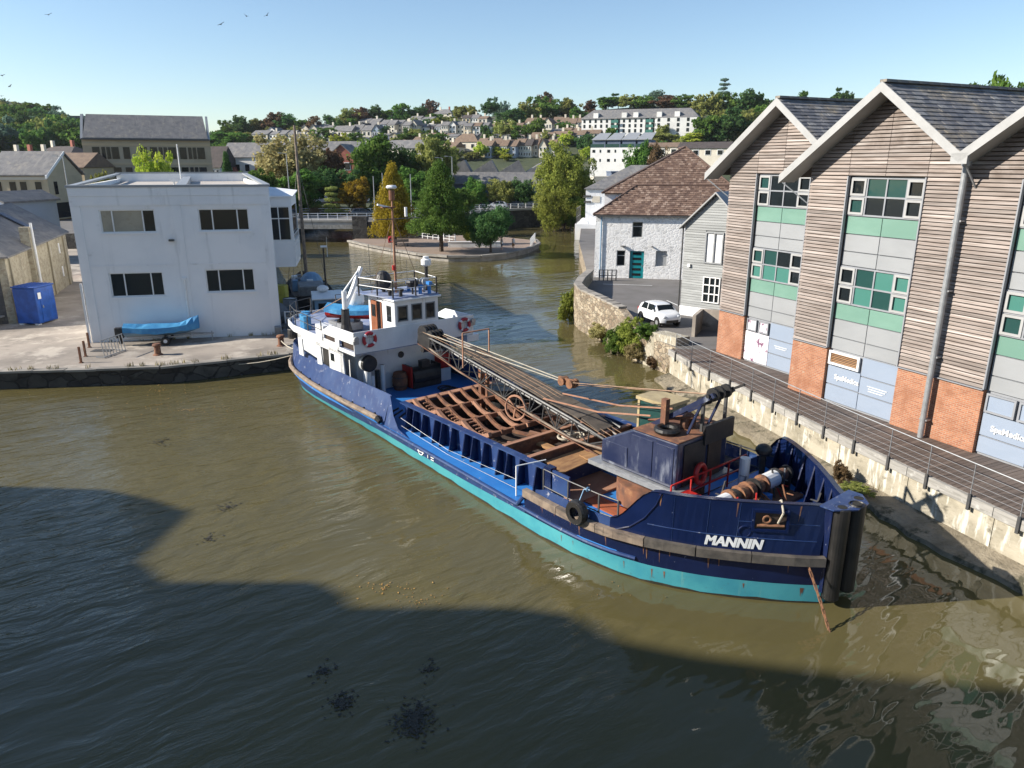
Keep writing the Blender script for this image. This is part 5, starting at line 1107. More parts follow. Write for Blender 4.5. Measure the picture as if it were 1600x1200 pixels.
lifebuoy(2.81, 4.06, fxx+.09, (1,0,0), 'red and white lifebuoy on the bridge wing end away from the cowl vent')
# wheelhouse
wh = MB(); wx0, wx1, wy0, wy1, wz0, wz1 = -12.3, -9.76, -1.17, 1.31, 3.53, 5.68
whh = [(-.99,4.72,-.48,5.42),(-.21,4.70,.33,5.44),(.59,4.68,1.09,5.42)]
# front wall with window openings (runs in y)
def wall_y(mb, x, th, y0, y1, z0, z1, holes):
    tmp = MB(); wall_holes(tmp, y0, y1, z0, z1, holes, 0, th); mb.add([(x-p[1], p[0], p[2]) for p in tmp.v], tmp.f)
wall_y(wh, wx1, .07, wy0, wy1, wz0, wz1, whh)
sideh = [(-10.55,4.62,-10.1,5.4),(-12.0,3.56,-11.0,5.5)]
tmp = MB(); wall_holes(tmp, wx0, wx1-.07, wz0, wz1, sideh, wy0, .07); wh.add(tmp.v, tmp.f)
tmp = MB(); wall_holes(tmp, wx0, wx1-.07, wz0, wz1, [(-10.7,4.65,-10.1,5.4)], wy1-.07, .07); wh.add(tmp.v, tmp.f)
wh.box(wx0,wy0+.07,wz0,wx0+.07,wy1-.07,wz1); who = wh.build('wheelhouse', M['white'], ship, bevel=.015)
MB().box(wx0-.15,wy0-.12,wz1+.002,wx1+.15,wy1+.12,wz1+.1).build('wheelhouse_roof', M['white'], who, bevel=.03)
MB().box(wx0-.1,wy0-.06,wz1+.102,wx1+.08,wy1+.06,wz1+.112).build('roof_paint', M['monkey'], who)
def trim_y(y0,z0,y1,z1,x,m1):
    o = MB()
    for a, b in ((y0-.035,y0+.02),(y1-.02,y1+.035)): o.box(x-.02,a,z0-.035,x+.015,b,z1+.035)
    for a, b in ((z0-.035,z0+.02),(z1-.02,z1+.035)): o.box(x-.02,y0+.02,a,x+.015,y1-.02,b)
    w__ = o.build('window', m1, who); block('pane', M['glass'], w__, (x-.03,(y0+y1)/2,(z0+z1)/2), (.015,y1-y0,z1-z0))
for y0, z0, y1, z1 in whh: trim_y(y0,z0,y1,z1,wx1+.003,M['grey_canvas'])
block('side_window_pane', M['glass'], who, (-10.33,wy0+.04,5.01), (.45,.015,.78)); block('side_window_pane', M['glass'], who, (-10.4,wy1-.04,5.02), (.6,.015,.75))
dd = MB(); dd.box(-12.02,wy0-.05,3.56,-11.42,wy0-.005,5.48); do_ = dd.build('sliding_door', M['brown_door'], who); block('door_pane', M['glass'], do_, (-11.72,wy0-.06,5.0), (.36,.02,.6)); block('door_jamb', M['brown_door'], who, (-11.02,wy0+.01,4.52), (.1,.1,1.92))
block('wheelhouse_floor', M['hold'], who, ((wx0+wx1)/2,(wy0+wy1)/2,3.55), (2.3,2.3,.04))
# gear on the wheelhouse roof
rr_ = MB(); RT = wz1+.11
cor = [(wx0,wy0-.5),(wx1-.1,wy0+.0),(wx1-.1,wy1),(wx0-.2,wy1+.4)]
for x, y in cor + [(-11.0,wy0-.2),(-11.0,wy1+.15),(wx1-.1,.1)]: rr_.bar((x,y,RT-.1),(x,y,RT+.85),.06)
rr_.build('roof_stanchion', M['black'], ship); MB().tube([(x,y,RT+.82) for x, y in cor+[cor[0]]], .022, 6).tube([(x,y,RT+.45) for x, y in cor+[cor[0]]], .016, 6).build('roof_rail', M['white_plain'], ship)
MB().prism([(wx0-.3,wy0-.55),(wx1-.05,wy0-.08),(wx1-.05,wy1+.08),(wx0-.3,wy1+.45)], RT+.002, RT+.05).build('monkey_deck', M['monkey'], ship)
ms = MB(); ms.cyl((-11.2,-.2,RT),(-11.2,-.2,10.3),.07,.045,n=10); ms.build('mast', M['rust_pale'], ship)
MB().cyl((-11.2,-.2,10.3),(-11.2,-.2,10.75),.14,n=12).box(-11.35,-.75,9.95,-11.05,-.1,10.0).build('mast_platform', M['rust'], ship); MB().box(-11.22,-1.1,9.4,-11.18,1.3,9.44).build('crosstree', M['dark_steel'], ship)
MB().lathe((-11.2,-.2,10.9), [(0,.1),(.2,.09),(.27,0),(.2,-.07),(0,-.08)], 18).build('radar_dome', M['white_plain'], ship)
MB().bar((-11.2,-1.0,10.12),(-11.2,-.3,9.95),.1,.08).cyl((-11.2,.55,9.5),(-11.2,.55,9.95),.07).build('masthead_gear', M['white_plain'], ship)
for q in ((-11.9,-1.2,RT),(-10.4,.9,RT),(-13.6,.6,3.6)): MB().tube([(-11.2,-.2,9.6), q], .014, 4).build('mast_stay', M['wire'], ship)
MB().cyl((-11.2,-.26,6.95),(-11.2,-.26,7.2),.09,n=10).build('mast_lamp', M['red'], ship)
MB().cyl((-10.9,1.42,RT),(-10.9,1.42,7.05),.09,n=12).build('scanner_post', M['black'], ship); MB().lathe((-10.9,1.42,7.05), [(0,.5),(.14,.48),(.16,.36),(.26,.32),(.26,.08),(.16,0),(0,0)], 16).build('scanner_dome', M['white_plain'], ship)
MB().cyl((-10.5,1.0,RT),(-10.5,1.0,RT+.4),.05).cyl((-10.62,1.0,RT+.55),(-10.3,1.0,RT+.6),.2,n=14).build('searchlight', M['steelgrey'], ship); MB().cyl((-10.3,.2,RT),(-10.3,.2,RT+.35),.05).lathe((-10.3,.2,RT+.35),[(0,0),(.25,.08),(.34,.3),(.3,.38),(0,.3)],14).build('binnacle', M['black'], ship)
MB().ball((-11.8,-.55,RT+.62),(.45,.4,.5)).cyl((-11.8,-.55,RT),(-11.8,-.55,RT+.4),.1).build('covered_compass', M['black'], ship)
for (x, y, h_) in ((-10.1,-.6,.3),(-10.15,.55,.35),(-11.3,.6,.4),(-10.6,-.9,.25),(-9.95,.95,.5)): MB().cyl((x,y,RT),(x,y,RT+h_),.09,n=10).box(x-.14,y-.1,RT+h_,x+.14,y+.1,RT+h_+.14).build('deck_lamp', M['deck_blue'] if h_ > .32 else M['black'], ship)
for (x, y, h_) in ((-11.9,.9,1.5),(-12.1,-1.1,2.4)): MB().cyl((x,y,RT),(x,y,RT+h_),.012,n=5).build('whip_aerial', M['dark_steel'], ship)
# deck gear in front of the house
MB().lathe((-11.69,.2,2.5), [(.0,.0),(.17,.0),(.17,.04),(.13,.05),(0,.02)], 16, 'x').build('porthole', M['black'], ship)
cv = MB(); cv.cyl((-10.95,-2.2,.82),(-10.95,-2.2,2.45),.2,n=16); cv.ball((-10.95,-2.2,2.62),(.4,.4,.42),16,9); cvo = cv.build('cowl_vent', M['white'], ship, smooth=True)
MB().lathe((-10.72,-2.22,2.64), [(0,.18),(.30,.2),(.40,.17),(.42,0)], 20, 'x').build('cowl_mouth', M['black'], cvo)
MB().lathe((-11.2,-.2,.82), [(0,0),(.32,0),(.39,.25),(.41,.45),(.39,.65),(.33,.9),(.3,.88),(0,.86)], 18).build('barrel', M['rust'], ship)
MB().torus((-11.2,-.2,1.05),(0,0,1),.395,.018,18,5).torus((-11.2,-.2,1.5),(0,0,1),.395,.018,18,5).build('barrel_hoop', M['black'], ship)
tw = MB(); tw.cyl((-11.15,.35,1.35),(-11.15,1.95,1.35),.5,n=16); tw.box(-11.6,.3,.82,-10.7,2.0,1.1); tw.box(-11.5,.2,1.0,-10.8,.32,2.0); tw.build('towing_winch', M['black'], ship); block('winch_cheek', M['red'], ship, (-11.15,.22,1.45), (.9,.06,1.1)); block('winch_cheek', M['black'], ship, (-11.15,1.98,1.4), (.9,.06,1.05))
block('control_box', M['black'], ship, (-10.9,1.1,2.05), (.35,.5,.35))
block('red_locker', M['red'], ship, (-11.35,2.55,1.9), (.6,.6,.75)); block('white_locker', M['white'], ship, (-11.35,2.55,1.16), (.62,.62,.68)); block('pipe_lagging', M['tar'], ship, (-11.62,-.55,3.1), (.12,1.1,.14))
for i in range(3): MB().cyl((-11.2+.1*i,-1.2-.35*i,.82),(-11.2+.1*i,-1.2-.35*i,2.3-.2*i),.13,n=10).build('air_pipe', M['white'] if i != 1 else M['black'], ship)
hz = MB()
for i in range(3): hz.torus((-9.8+.35*i,1.6,.88),(0,0,1),.35+.06*i,.04,20,5)
hz.build('deck_hose', M['black'], ship)
# gear on the upper deck aft
MB().lathe((-13.75,-1.75,3.52), [(0,0),(.36,0),(.24,.5),(.2,1.25),(.22,1.3),(0,1.3)], 14).build('davit_pedestal', M['black'], ship)
dv = MB(); dv.cyl((-13.75,-1.75,4.8),(-13.75,-1.75,5.75),.13,n=12); dv.build('davit_post', M['white'], ship); MB().bar((-13.75,-1.7,4.95),(-13.95,-.6,6.85),.17).bar((-13.75,-1.75,5.75),(-13.95,-.62,6.85),.07).build('davit_jib', M['white'], ship)
MB().tube([(-13.95,-.6,6.8),(-13.2,.2,5.9)], .015, 4).tube([(-13.8,-1.85,5.4),(-15.5,-2.8,4.4)], .02, 4).build('davit_wire', M['wire'], ship)
MB().lathe((-14.7,-.6,4.75), [(0,1.0),(.2,.96),(.38,.7),(.44,.35),(.4,.05),(.2,-.1),(.16,-1.2),(0,-1.2)], 18).build('satellite_dome', M['white_plain'], ship, smooth=True)
stn = [(-20.0,-.8),(-19.5,-1.9),(-18.5,-2.7),(-17,-3.1),(-15.2,-3.2),(-13.4,-3.3)]
for sd_ in (-1, 1):
    sr_ = MB()
    for x, y in stn: sr_.bar((x,-y*sd_*-1 if False else sd_*abs(y),3.5),(x,sd_*abs(y),4.45),.045)
    for z in (4.0,4.45): sr_.tube([(x,sd_*abs(y),z) for x, y in stn], .018, 5)
    sr_.build('stern_rail', M['dark_steel'], ship)
for i, (x, y) in enumerate(((-16.6,-2.75),(-16.0,-2.9),(-17.2,-2.4))): MB().cyl((x,y,3.53),(x,y,4.25),.24,n=12).build('blue_drum', M['blue_cover'], ship)
block('white_raft_box', M['white'], ship, (-13.9,-2.9,3.85), (.9,.55,.6)); block('raft_cradle', M['steelgrey'], ship, (-14.9,-1.2,3.75), (1.6,1.2,.4))
lb = thing('lifeboat', 'small covered boat with blue canvas and red bottom stowed behind the wheelhouse', 'boat', (0,0,0)); a_ = R(-50.5); lx, ly = -14.35, -.75
lb.location = (1.515+lx*math.cos(a_)-ly*math.sin(a_), 27.85+lx*math.sin(a_)+ly*math.cos(a_), 4.1); lb.rotation_euler = (0,0,a_+R(40))
def boat_hull(L, B, Dd, n=12, sheer=.1, bot=.25):
    m1 = MB(); rows_ = []
    for i in range(n+1):
        t = i/n; x = -L/2+L*t; b = B/2*max(.04, (1-max(0,(t-.45)/.55)**2.2)*(.75+.25*sstep(0,.3,t))); z1 = Dd+sheer*(2*t-1)**2; zb = .0+.5*Dd*max(0,(t-.7)/.3)**2
        rows_.append([(x,-b,z1),(x,-b*.85,zb+Dd*.4),(x,-b*.3,zb+.02),(x,b*.3,zb+.02),(x,b*.85,zb+Dd*.4),(x,b,z1)])
    m1.v = [p for r in rows_ for p in r]; k = 6
    m1.f = [(i*k+j, (i+1)*k+j, (i+1)*k+j+1, i*k+j+1) for i in range(n) for j in range(k-1)] + [(0,1,2,3,4,5)]
    return m1, rows_
hm, rws = boat_hull(3.3,1.3,.5); hm.build('boat_hull', M['red'], lb)
cvv = MB(); k = 5
for r in rws:
    x = r[0][0]; b = abs(r[0][1])+.04; z = r[0][2]; cvv.v += [(x,-b-.02,z-.2),(x,-b,z+.03),(x,0,z+.22),(x,b,z+.03),(x,b+.02,z-.2)]
cvv.f = [(i*k+j,(i+1)*k+j,(i+1)*k+j+1,i*k+j+1) for i in range(len(rws)-1) for j in range(k-1)]; cvv.build('canvas_cover', M['blue_cover'], lb)
for sx in (-.9,.9): block('cradle_leg', M['black'], lb, (sx,0,-.3), (.12,1.0,.6))
# mooring lines to the quay
ml = MB(); s0 = Vector((1.515+-20.3*math.cos(a_)+1.6*math.sin(a_), 27.85-20.3*math.sin(a_)*1-0, 0)); 
def SW(x, y, z): return Vector((1.515+x*math.cos(a_)-y*math.sin(a_), 27.85+x*math.sin(a_)+y*math.cos(a_), z))
def sag(p, q, d, n=8): return [p.lerp(q, i/n) - Vector((0,0,d*4*(i/n)*(1-i/n))) for i in range(n+1)]
tag(MB().tube(sag(SW(-20.2,-1.6,1.5), Vector((-14.6,45.2,1.35)), .25), .035, 6).build('mooring_rope', M['rope']), 'pale mooring rope from the dredger stern to the rusty bollard', 'rope')
tag(MB().tube(sag(SW(-19.6,-2.4,1.3), Vector((-20.9,42.4,1.02)), .55), .03, 6).build('mooring_rope', M['rope']), 'slack mooring rope drooping from the dredger stern along the quay edge', 'rope')
# ================================================================== TREES
def crown_mesh(name, seed, nclump, nleaf, size, shape='round', m=None):
    rnd = random.Random(seed); v = []; f = []; tint = []
    lobes = []
    for i in range(16):
        while True:
            d = Vector((rnd.gauss(0,1), rnd.gauss(0,1), rnd.gauss(0,.8))).normalized()
            if d.z > -.9: break
        lobes.append((d, rnd.uniform(.40,.74), rnd.uniform(.28,.46)))
    for c in range(nclump):
        while True:
            p = Vector((rnd.uniform(-1,1), rnd.uniform(-1,1), rnd.uniform(-1,1)))
            r = p.length
            if .25 < r <= 1: break
        if shape == 'round':
            ld, le, lr = rnd.choice(lobes)
            p = ld*le + p*(lr*rnd.uniform(.6,1.15)/r) if rnd.random() < .85 else p*.55
            cr = rnd.uniform(.12,.24)
        elif shape == 'flame':
            z = rnd.random()**1.15*2-1; rad = (1-((z+1)/2)**1.6)*.8*rnd.uniform(.35,1.2); an = rnd.uniform(0,6.283); p = Vector((rad*math.cos(an), rad*math.sin(an), z*.9)); cr = rnd.uniform(.1,.24)
        elif shape == 'cone':
            z = rnd.random()**1.4; rad = (1-z)**.75*.95*rnd.uniform(.3,1); an = rnd.uniform(0,6.283); p = Vector((rad*math.cos(an), rad*math.sin(an), z*1.9-.95-.12*rad)); cr = rnd.uniform(.12,.24)
        elif shape == 'weep':
            z = rnd.uniform(-.95,.85); rad = math.sqrt(max(.05,1-(abs(z-.25)/1.3)**2))*rnd.uniform(.35,.85); an = rnd.uniform(0,6.283); p = Vector((rad*math.cos(an), rad*math.sin(an), z)); cr = rnd.uniform(.2,.32)
        elif shape == 'layer':
            lv = rnd.randrange(5); z = -.8+lv*.42; rad = (1-.13*lv)*rnd.uniform(.2,.9); an = rnd.uniform(0,6.283); p = Vector((rad*math.cos(an), rad*math.sin(an), z+rnd.uniform(-.06,.06))); cr = rnd.uniform(.2,.32)
        ct = rnd.uniform(.1,.7)
        for _ in range(nleaf):
            d = Vector((rnd.gauss(0,1), rnd.gauss(0,1), rnd.gauss(0,1))).normalized()
            flat = .45 if shape == 'layer' else (1.25 if shape == 'weep' else .85)
            q = p + Vector((d.x, d.y, d.z*flat))*cr*rnd.uniform(.55,1.05)
            n = (d + Vector((rnd.gauss(0,.5), rnd.gauss(0,.5), rnd.gauss(0,.5)))).normalized()
            if shape == 'weep': n.z *= .4; n.normalize()
            a = n.orthogonal().normalized(); a = (Matrix.Rotation(rnd.uniform(0,6.283), 3, n) @ a); b = n.cross(a)
            s = size*rnd.uniform(.6,1.3); k = len(v)
            v += [q-a*s, q-b*s*.6, q+a*s, q+b*s*.6]; f.append((k,k+1,k+2,k+3)); tint.append(min(1,max(0,ct+rnd.gauss(0,.2))))
    me = bpy.data.meshes.new(name); me.from_pydata([tuple(p) for p in v], [], f)
    at = me.attributes.new('tint', 'FLOAT', 'FACE'); at.data.foreach_set('value', tint); me.materials.append(M[m]); return me
def trunk_mesh(name, seed, conifer=False):
    rnd = random.Random(seed); t = MB()                   # unit: from z=-1 to z=1 of the crown box handled by scale; here 0..1
    pts = [(0,0,-.02),(rnd.uniform(-.03,.03),rnd.uniform(-.03,.03),.35),(rnd.uniform(-.05,.05),rnd.uniform(-.05,.05),.7),(0,0,.95)]
    rs = [.07,.05,.035,.012]
    for (p, q, a, b) in zip(pts, pts[1:], rs, rs[1:]): t.cyl(p, q, a, b, 7, False)
    if not conifer:
        for k in range(7):
            z = rnd.uniform(.3,.65); an = rnd.uniform(0,6.283); l_ = rnd.uniform(.25,.42); t.cyl((0,0,z), (l_*math.cos(an),l_*math.sin(an),z+rnd.uniform(.1,.28)), .026, .008, 5, False)
    me = t.mesh(name); me.materials.append(M['bark']); return me
_cm = {}
def crown(kind, leaf, near, var):
    k = (kind, leaf, near, var)
    if k not in _cm:
        nc, nl, sz = {0: (110,34,.085), 1: (210,60,.052), 2: (300,90,.035)}[near]
        if kind in ('flame','cone') : nc = int(nc*1.6); sz *= .8
        _cm[k] = crown_mesh('crown_%s_%s' % (kind, leaf), hash((kind, leaf, var)) % 9999 if False else var*31+len(kind)*7+len(leaf), nc, nl, sz, kind, leaf)
    return _cm[k]
_tm = [trunk_mesh('trunk_%d' % i, i) for i in range(3)]; _tc = trunk_mesh('trunk_conifer', 9, True)
def tree(name, label, base, h, r, leaf, kind='round', near=1, group=None, clear=.18, cat='tree', rz=None):
    t = thing(name, label, cat, base, random.uniform(0,6.28) if rz is None else rz, group)
    link('trunk', _tc if kind in ('flame','cone') else random.choice(_tm), t, (0,0,-.2), (0,0,0), (min(h,r*1.5)*.5 if kind not in ('flame','cone') else h*.4, min(h,r*1.5)*.5 if kind not in ('flame','cone') else h*.4, h*.9))
    ch = h*(1-clear)/2; link('crown', crown(kind, leaf, near, random.randrange(2)), t, (0,0,h-ch*.97-(.1*h if clear < .05 else 0)), (0,0,0), (r,r*random.uniform(.9,1.1),ch*(1.1 if clear < .05 else 1))); return t
def tree_px(name, label, px, row_base, row_top, hw, Y, leaf, kind='round', near=1, group=None, clear=.12, zb=None, cat='tree'):
    top = at_depth(px, row_top, Y); b = at_depth(px, row_base, Y); zb = b.z if zb is None else zb
    zc = Y*PC_ + (CAM_H-zb)*PS_
    return tree(name, label, (top.x, Y, zb), top.z-zb, hw/FPX*zc, leaf, kind, near, group, clear, cat)
G1 = 'trees between the road and the far bank'
for a in (
 ('round_tree','rounded yellow-green tree rising behind the white office roof',237,335,233,31,98,'leaf_lime','round',1,3.0),
 ('small_tree','olive shrubby tree between the beige building and the white office',148,330,262,24,92,'leaf_olive','round',1,3.0),
 ('spruce','small dark spruce beside the half-timbered house',352,345,240,17,128,'leaf_dark','cone',1,3.0),
 ('broad_tree','mid-green tree in front of the white houses with red gables',396,345,258,36,126,'leaf_mid','round',1,3.0),
 ('pale_tree','pale feathery tree towering behind the tall mast',452,335,207,58,144,'leaf_pale','round',1,3.1),
 ('copper_tree','dark purple-leaved tree beside the pale feathery tree',508,335,232,36,150,'leaf_copper','round',1,3.1),
 ('broad_tree','dense green tree directly behind the tall mast',470,345,262,44,134,'leaf_mid','round',1,3.1),
 ('broad_tree','dark dense tree below the red brick gable',525,345,262,40,138,'leaf_dark','round',1,3.1),
 ('broad_tree','big tall green tree standing higher than its neighbours by the road',582,335,205,48,156,'leaf_mid','round',1,3.1),
 ('broad_tree','dark green tree to the right of the tallest roadside tree',632,335,230,40,160,'leaf_dark','round',1,3.1),
 ('maple','yellow-leaved maple beside the road railing',551,340,272,29,134,'leaf_yellow','round',1,3.2),
 ('broad_tree','olive tree in front of the sawtooth roofed building',676,335,206,37,162,'leaf_olive','round',1,3.1),
 ('broad_tree','leafy green tree behind the golden conifer',650,340,258,40,140,'leaf_mid','round',1,3.2),
 ('palm_like_tree','small spiky palm beside the yellow maple',517,345,293,15,130,'leaf_olive','layer',1,3.2),
 ('low_tree','green tree beside the banner post behind the pine',718,345,285,27,128,'leaf_mid','round',1,3.2),
 ('low_tree','leafy tree below the left end of the sawtooth roof',742,330,272,24,154,'leaf_mid','round',1,3.2),
 ('low_tree','bright leafy tree under the middle of the sawtooth roof',782,330,274,25,154,'leaf_olive','round',1,3.2),
 ('low_tree','dark shrubby tree under the right end of the sawtooth roof',815,330,276,22,154,'leaf_dark','round',1,3.2),
 ('broad_tree','dark tree on the bank between bridge and hidden channel',425,345,282,36,133,'leaf_dark','round',1,3.1),
 ('golden_conifer','golden yellow upright conifer on the paved island',612,371,258,36,108,'leaf_yellow','flame',2,.6),
 ('pine','broad green pine with bare lower trunk on the island',686,386,256,54,100,'leaf_mid','cone',2,.6),
 ('dark_bush','dense dark green bushy tree at the tip of the island',766,389,312,40,99,'leaf_dark','round',2,.6),
 ('low_bush','yellow-green low shrub between pine and dark bush on the island',737,372,345,16,108,'leaf_lime','round',1,.6),
 ('willow','tall pale willow with drooping crown beside the white boathouse',884,350,214,48,143,'leaf_willow','round',2,.5),
 ('low_willow','lower spreading willow branches hanging over the water',868,354,286,36,139,'leaf_willow','round',2,.2),
 ('bank_bush','dark green bush on the bank under the willow',893,352,297,28,140,'leaf_mid','round',2,.2),
 ('broad_tree','green tree behind the long ridge of the tiled hall',1000,275,216,21,178,'leaf_mid','round',1,3.0),
 ('copper_tree','brownish bare-looking tree beside the green tree behind the hall',1028,275,222,22,182,'leaf_copper','round',1,3.0),
 ('big_tree','large green tree rising behind the slate roof at the far right',1572,230,96,58,95,'leaf_mid','round',1,1.8),
):
    clr = .26 if a[0] == 'pine' else (.02 if a[0] in ('low_willow','bank_bush','dark_bush','low_bush','low_tree') else .1)
    tree_px(a[0], a[1], a[2], a[3], a[4], a[5], a[6], a[7], a[8], a[9], G1 if a[6] > 120 else None, clr, a[10])
# hedge of flowers along the road
for i, (px, Y) in enumerate(((491,129),(560,129),(640,129))):
    p = at_depth(px, 322, Y); t = thing('flower_planter', ('purple flower planter on the road railing %s' % ('near the tall mast','in front of the yellow maple','behind the golden conifer')[i]), 'planter', (p.x, Y, 3.36), 0, 'flower planters along the road')
    MB().box(-.9,-.3,0,.9,.3,.6).build('trough', M['dark_steel'], t); link('flowers', crown('round','leaf_copper',1,0), t, (0,0,.95), (0,0,0), (1.2,.6,.6))
for i in range(9):
    p = at_depth(455+i*19, 322, 133.5); tree('roadside_shrub', 'low bright shrub in the planted strip along the far side of the road', (p.x,133.5,3.1), random.uniform(1.4,2.6), random.uniform(1.3,1.9), random.choice(['leaf_lime','leaf_olive','leaf_mid','leaf_yellow']), 'round', 0, 'roadside shrubs', .02, 'shrub')
# ---- hillside trees
HT = [(358,214,186,14,'leaf_mid'),(380,214,182,15,'leaf_dark'),(404,210,184,13,'leaf_olive'),(428,208,176,17,'leaf_copper'),(452,206,178,17,'leaf_dark'),(470,206,186,12,'leaf_mid'),(492,206,182,13,'leaf_copper'),(516,202,180,9,'leaf_dark'),
 (548,196,168,17,'leaf_olive'),(566,196,168,15,'leaf_copper'),(586,194,166,13,'leaf_dark'),(608,192,170,12,'leaf_mid'),(630,192,160,18,'leaf_mid'),(654,190,168,17,'leaf_dark'),(676,182,158,17,'leaf_copper'),(716,186,164,13,'leaf_olive'),(736,186,164,11,'leaf_olive'),
 (764,182,155,11,'leaf_dark'),(783,178,154,12,'leaf_blue'),(802,200,170,20,'leaf_dark'),(822,192,158,18,'leaf_olive'),(846,188,148,22,'leaf_mid'),(852,165,145,16,'leaf_copper'),(868,184,160,17,'leaf_dark'),(886,184,152,18,'leaf_olive'),(902,190,166,13,'leaf_mid'),(922,176,157,10,'leaf_copper'),
 (950,172,150,19,'leaf_mid'),(966,170,148,18,'leaf_dark'),(984,170,147,16,'leaf_olive'),(1004,170,149,15,'leaf_mid'),(1022,168,142,13,'leaf_blue'),(1040,172,149,20,'leaf_copper'),(1068,172,146,18,'leaf_mid'),(1092,176,148,14,'leaf_olive'),
 (1112,190,144,20,'leaf_olive'),(1140,188,142,22,'leaf_mid'),(1172,192,144,25,'leaf_dark'),(1108,226,178,22,'leaf_mid'),(1136,226,172,26,'leaf_dark'),(1168,224,170,26,'leaf_olive'),(1195,210,160,22,'leaf_mid'),(1252,170,140,10,'leaf_mid'),(1314,172,139,14,'leaf_dark'),
 (790,216,186,16,'leaf_olive'),(812,218,194,14,'leaf_mid'),(838,216,182,17,'leaf_mid'),(880,206,188,10,'leaf_dark'),(508,222,198,17,'leaf_mid'),(532,232,208,14,'leaf_lime'),(556,226,206,14,'leaf_mid'),(598,214,202,9,'leaf_dark'),(360,234,204,24,'leaf_mid'),(338,232,206,18,'leaf_dark'),(384,226,204,16,'leaf_olive'),
 (760,224,196,9,'leaf_dark'),(780,246,236,14,'leaf_lime'),(674,216,205,12,'leaf_mid'),(706,204,184,8,'leaf_olive'),(640,222,212,16,'leaf_mid'),(1040,222,208,20,'leaf_olive'),(1080,224,209,22,'leaf_lime'),(960,232,214,9,'leaf_mid')]
LN = {'leaf_mid':'mid-green','leaf_dark':'dark green','leaf_olive':'olive green','leaf_copper':'copper-brown','leaf_blue':'blue-green','leaf_lime':'bright green'}
for px, rb, rt, hw, lf in HT:
    b = hit(px, rb); Y = b.y; top = at_depth(px, rt, Y); h = max(4, top.z-b.z)*1.12; r = 1.3*hw/FPX*(Y*PC_+(CAM_H-b.z)*PS_)
    tree('hillside_tree', '%s tree standing among the houses on the far hillside' % LN[lf], tuple(b), h, r, lf, 'round', 0, 'trees on the hillside: '+LN[lf], .04)
rg_ = random.Random(17)
for i in range(95):
    px = rg_.uniform(335, 1190); rb = rg_.uniform(186, 258) if px > 520 else rg_.uniform(202, 250); b = hit(px, rb)
    if b.y > 640 or b.y < 185: continue
    lf = rg_.choice(['leaf_mid','leaf_dark','leaf_olive','leaf_mid','leaf_olive','leaf_lime'])
    tree('garden_tree', 'small %s garden tree between the terraces of the far hillside' % LN[lf], tuple(b), rg_.uniform(3,7.5), rg_.uniform(2.2,4.6), lf, 'round', 0, 'garden trees: '+LN[lf], .02)
b = hit(1130, 150); tree('tall_pine', 'tall flat-topped pine standing above the hilltop wood', tuple(b), at_depth(1130,128,b.y).z-b.z+2, 6.5, 'leaf_blue', 'layer', 0, None, .45)
# wooded hill at far left
rnd = random.Random(3)
for i in range(120):
    px = rnd.uniform(-60, 150) if i < 70 else rnd.uniform(-420, -40); rb = 258-rnd.random()**.8*(78 - .35*max(0, px-20)); b = hit(px, rb)
    if b.y > 700: continue
    lf = rnd.choice(['leaf_mid','leaf_dark','leaf_olive','leaf_blue','leaf_mid'])
    tree('woodland_tree', '%s broadleaf tree in the wood on the far left hill' % LN[lf], tuple(b), rnd.uniform(11,18), rnd.uniform(6,10), lf, 'round', 0, 'woodland on the left hill: '+LN[lf], .02)
via = thing('railway_viaduct', 'long dark railway embankment crossing the wooded hill at far left', 'viaduct', (-310,430,0), R(8))
MB().box(-160,0,0,96,6,36.4).build('embankment', M['quay_face'], via); MB().box(-160,-.3,36.42,96,.2,37.5).build('parapet', M['dark_steel'], via)
# ================================================================== HOUSES
_TW = ['cream','housewhite','cream','housewhite','beige2','pink','panel_blue','cream']; _TN = {'cream':'cream','housewhite':'white','beige2':'sandy','pink':'pink','panel_blue':'pale blue','brick_red':'red brick'}
_rt = random.Random(77)
def short(l): import re; return re.split(r' (?:with|under|above|on the|behind|in the|among|below|beside|at the|between|high|just|half|in front|to the)\b', l)[0].rstrip(',')
def house(label, px0, px1, rb, re, rr, wall, roof, cols=4, storeys=2, hip=False, depth=8., Y=None, chim=0, name='house', group=None, gable_front=False, win=True, zb=None, winm='glass', frame='white_plain'):
    if Y is None and px1-px0 > 30 and not hip and not gable_front and cols >= 4:
        n = max(2, round((px1-px0)/_rt.uniform(11,15))); w_ = (px1-px0)/n; rz = -_rt.uniform(15,26)
        for i in range(n):
            wl = wall if _rt.random() < .45 else _rt.choice(_TW); dj = _rt.uniform(-1.2,1.2); 
            one_house('%s house in the %s on the hillside' % (_TN.get(wl, 'pale'), short(label)), px0+i*w_, px0+(i+1)*w_-(.0 if _rt.random() < .8 else 1.5), rb+dj, re+dj+_rt.uniform(-1,.6), rr+dj+_rt.uniform(-1,1), wl, roof if _rt.random() < .75 else _rt.choice(['slate_far','roof_brown','roof_dark']), _rt.choice([2,2,3]), storeys, False, _rt.uniform(6.5,9), None, _rt.choice([0,1,1,1]), name, short(label), _rt.random() < .13, win, zb, winm, frame, rz+_rt.uniform(-2,2))
        return None
    return one_house(label, px0, px1, rb, re, rr, wall, roof, cols, storeys, hip, depth, Y, chim, name, group, gable_front, win, zb, winm, frame)
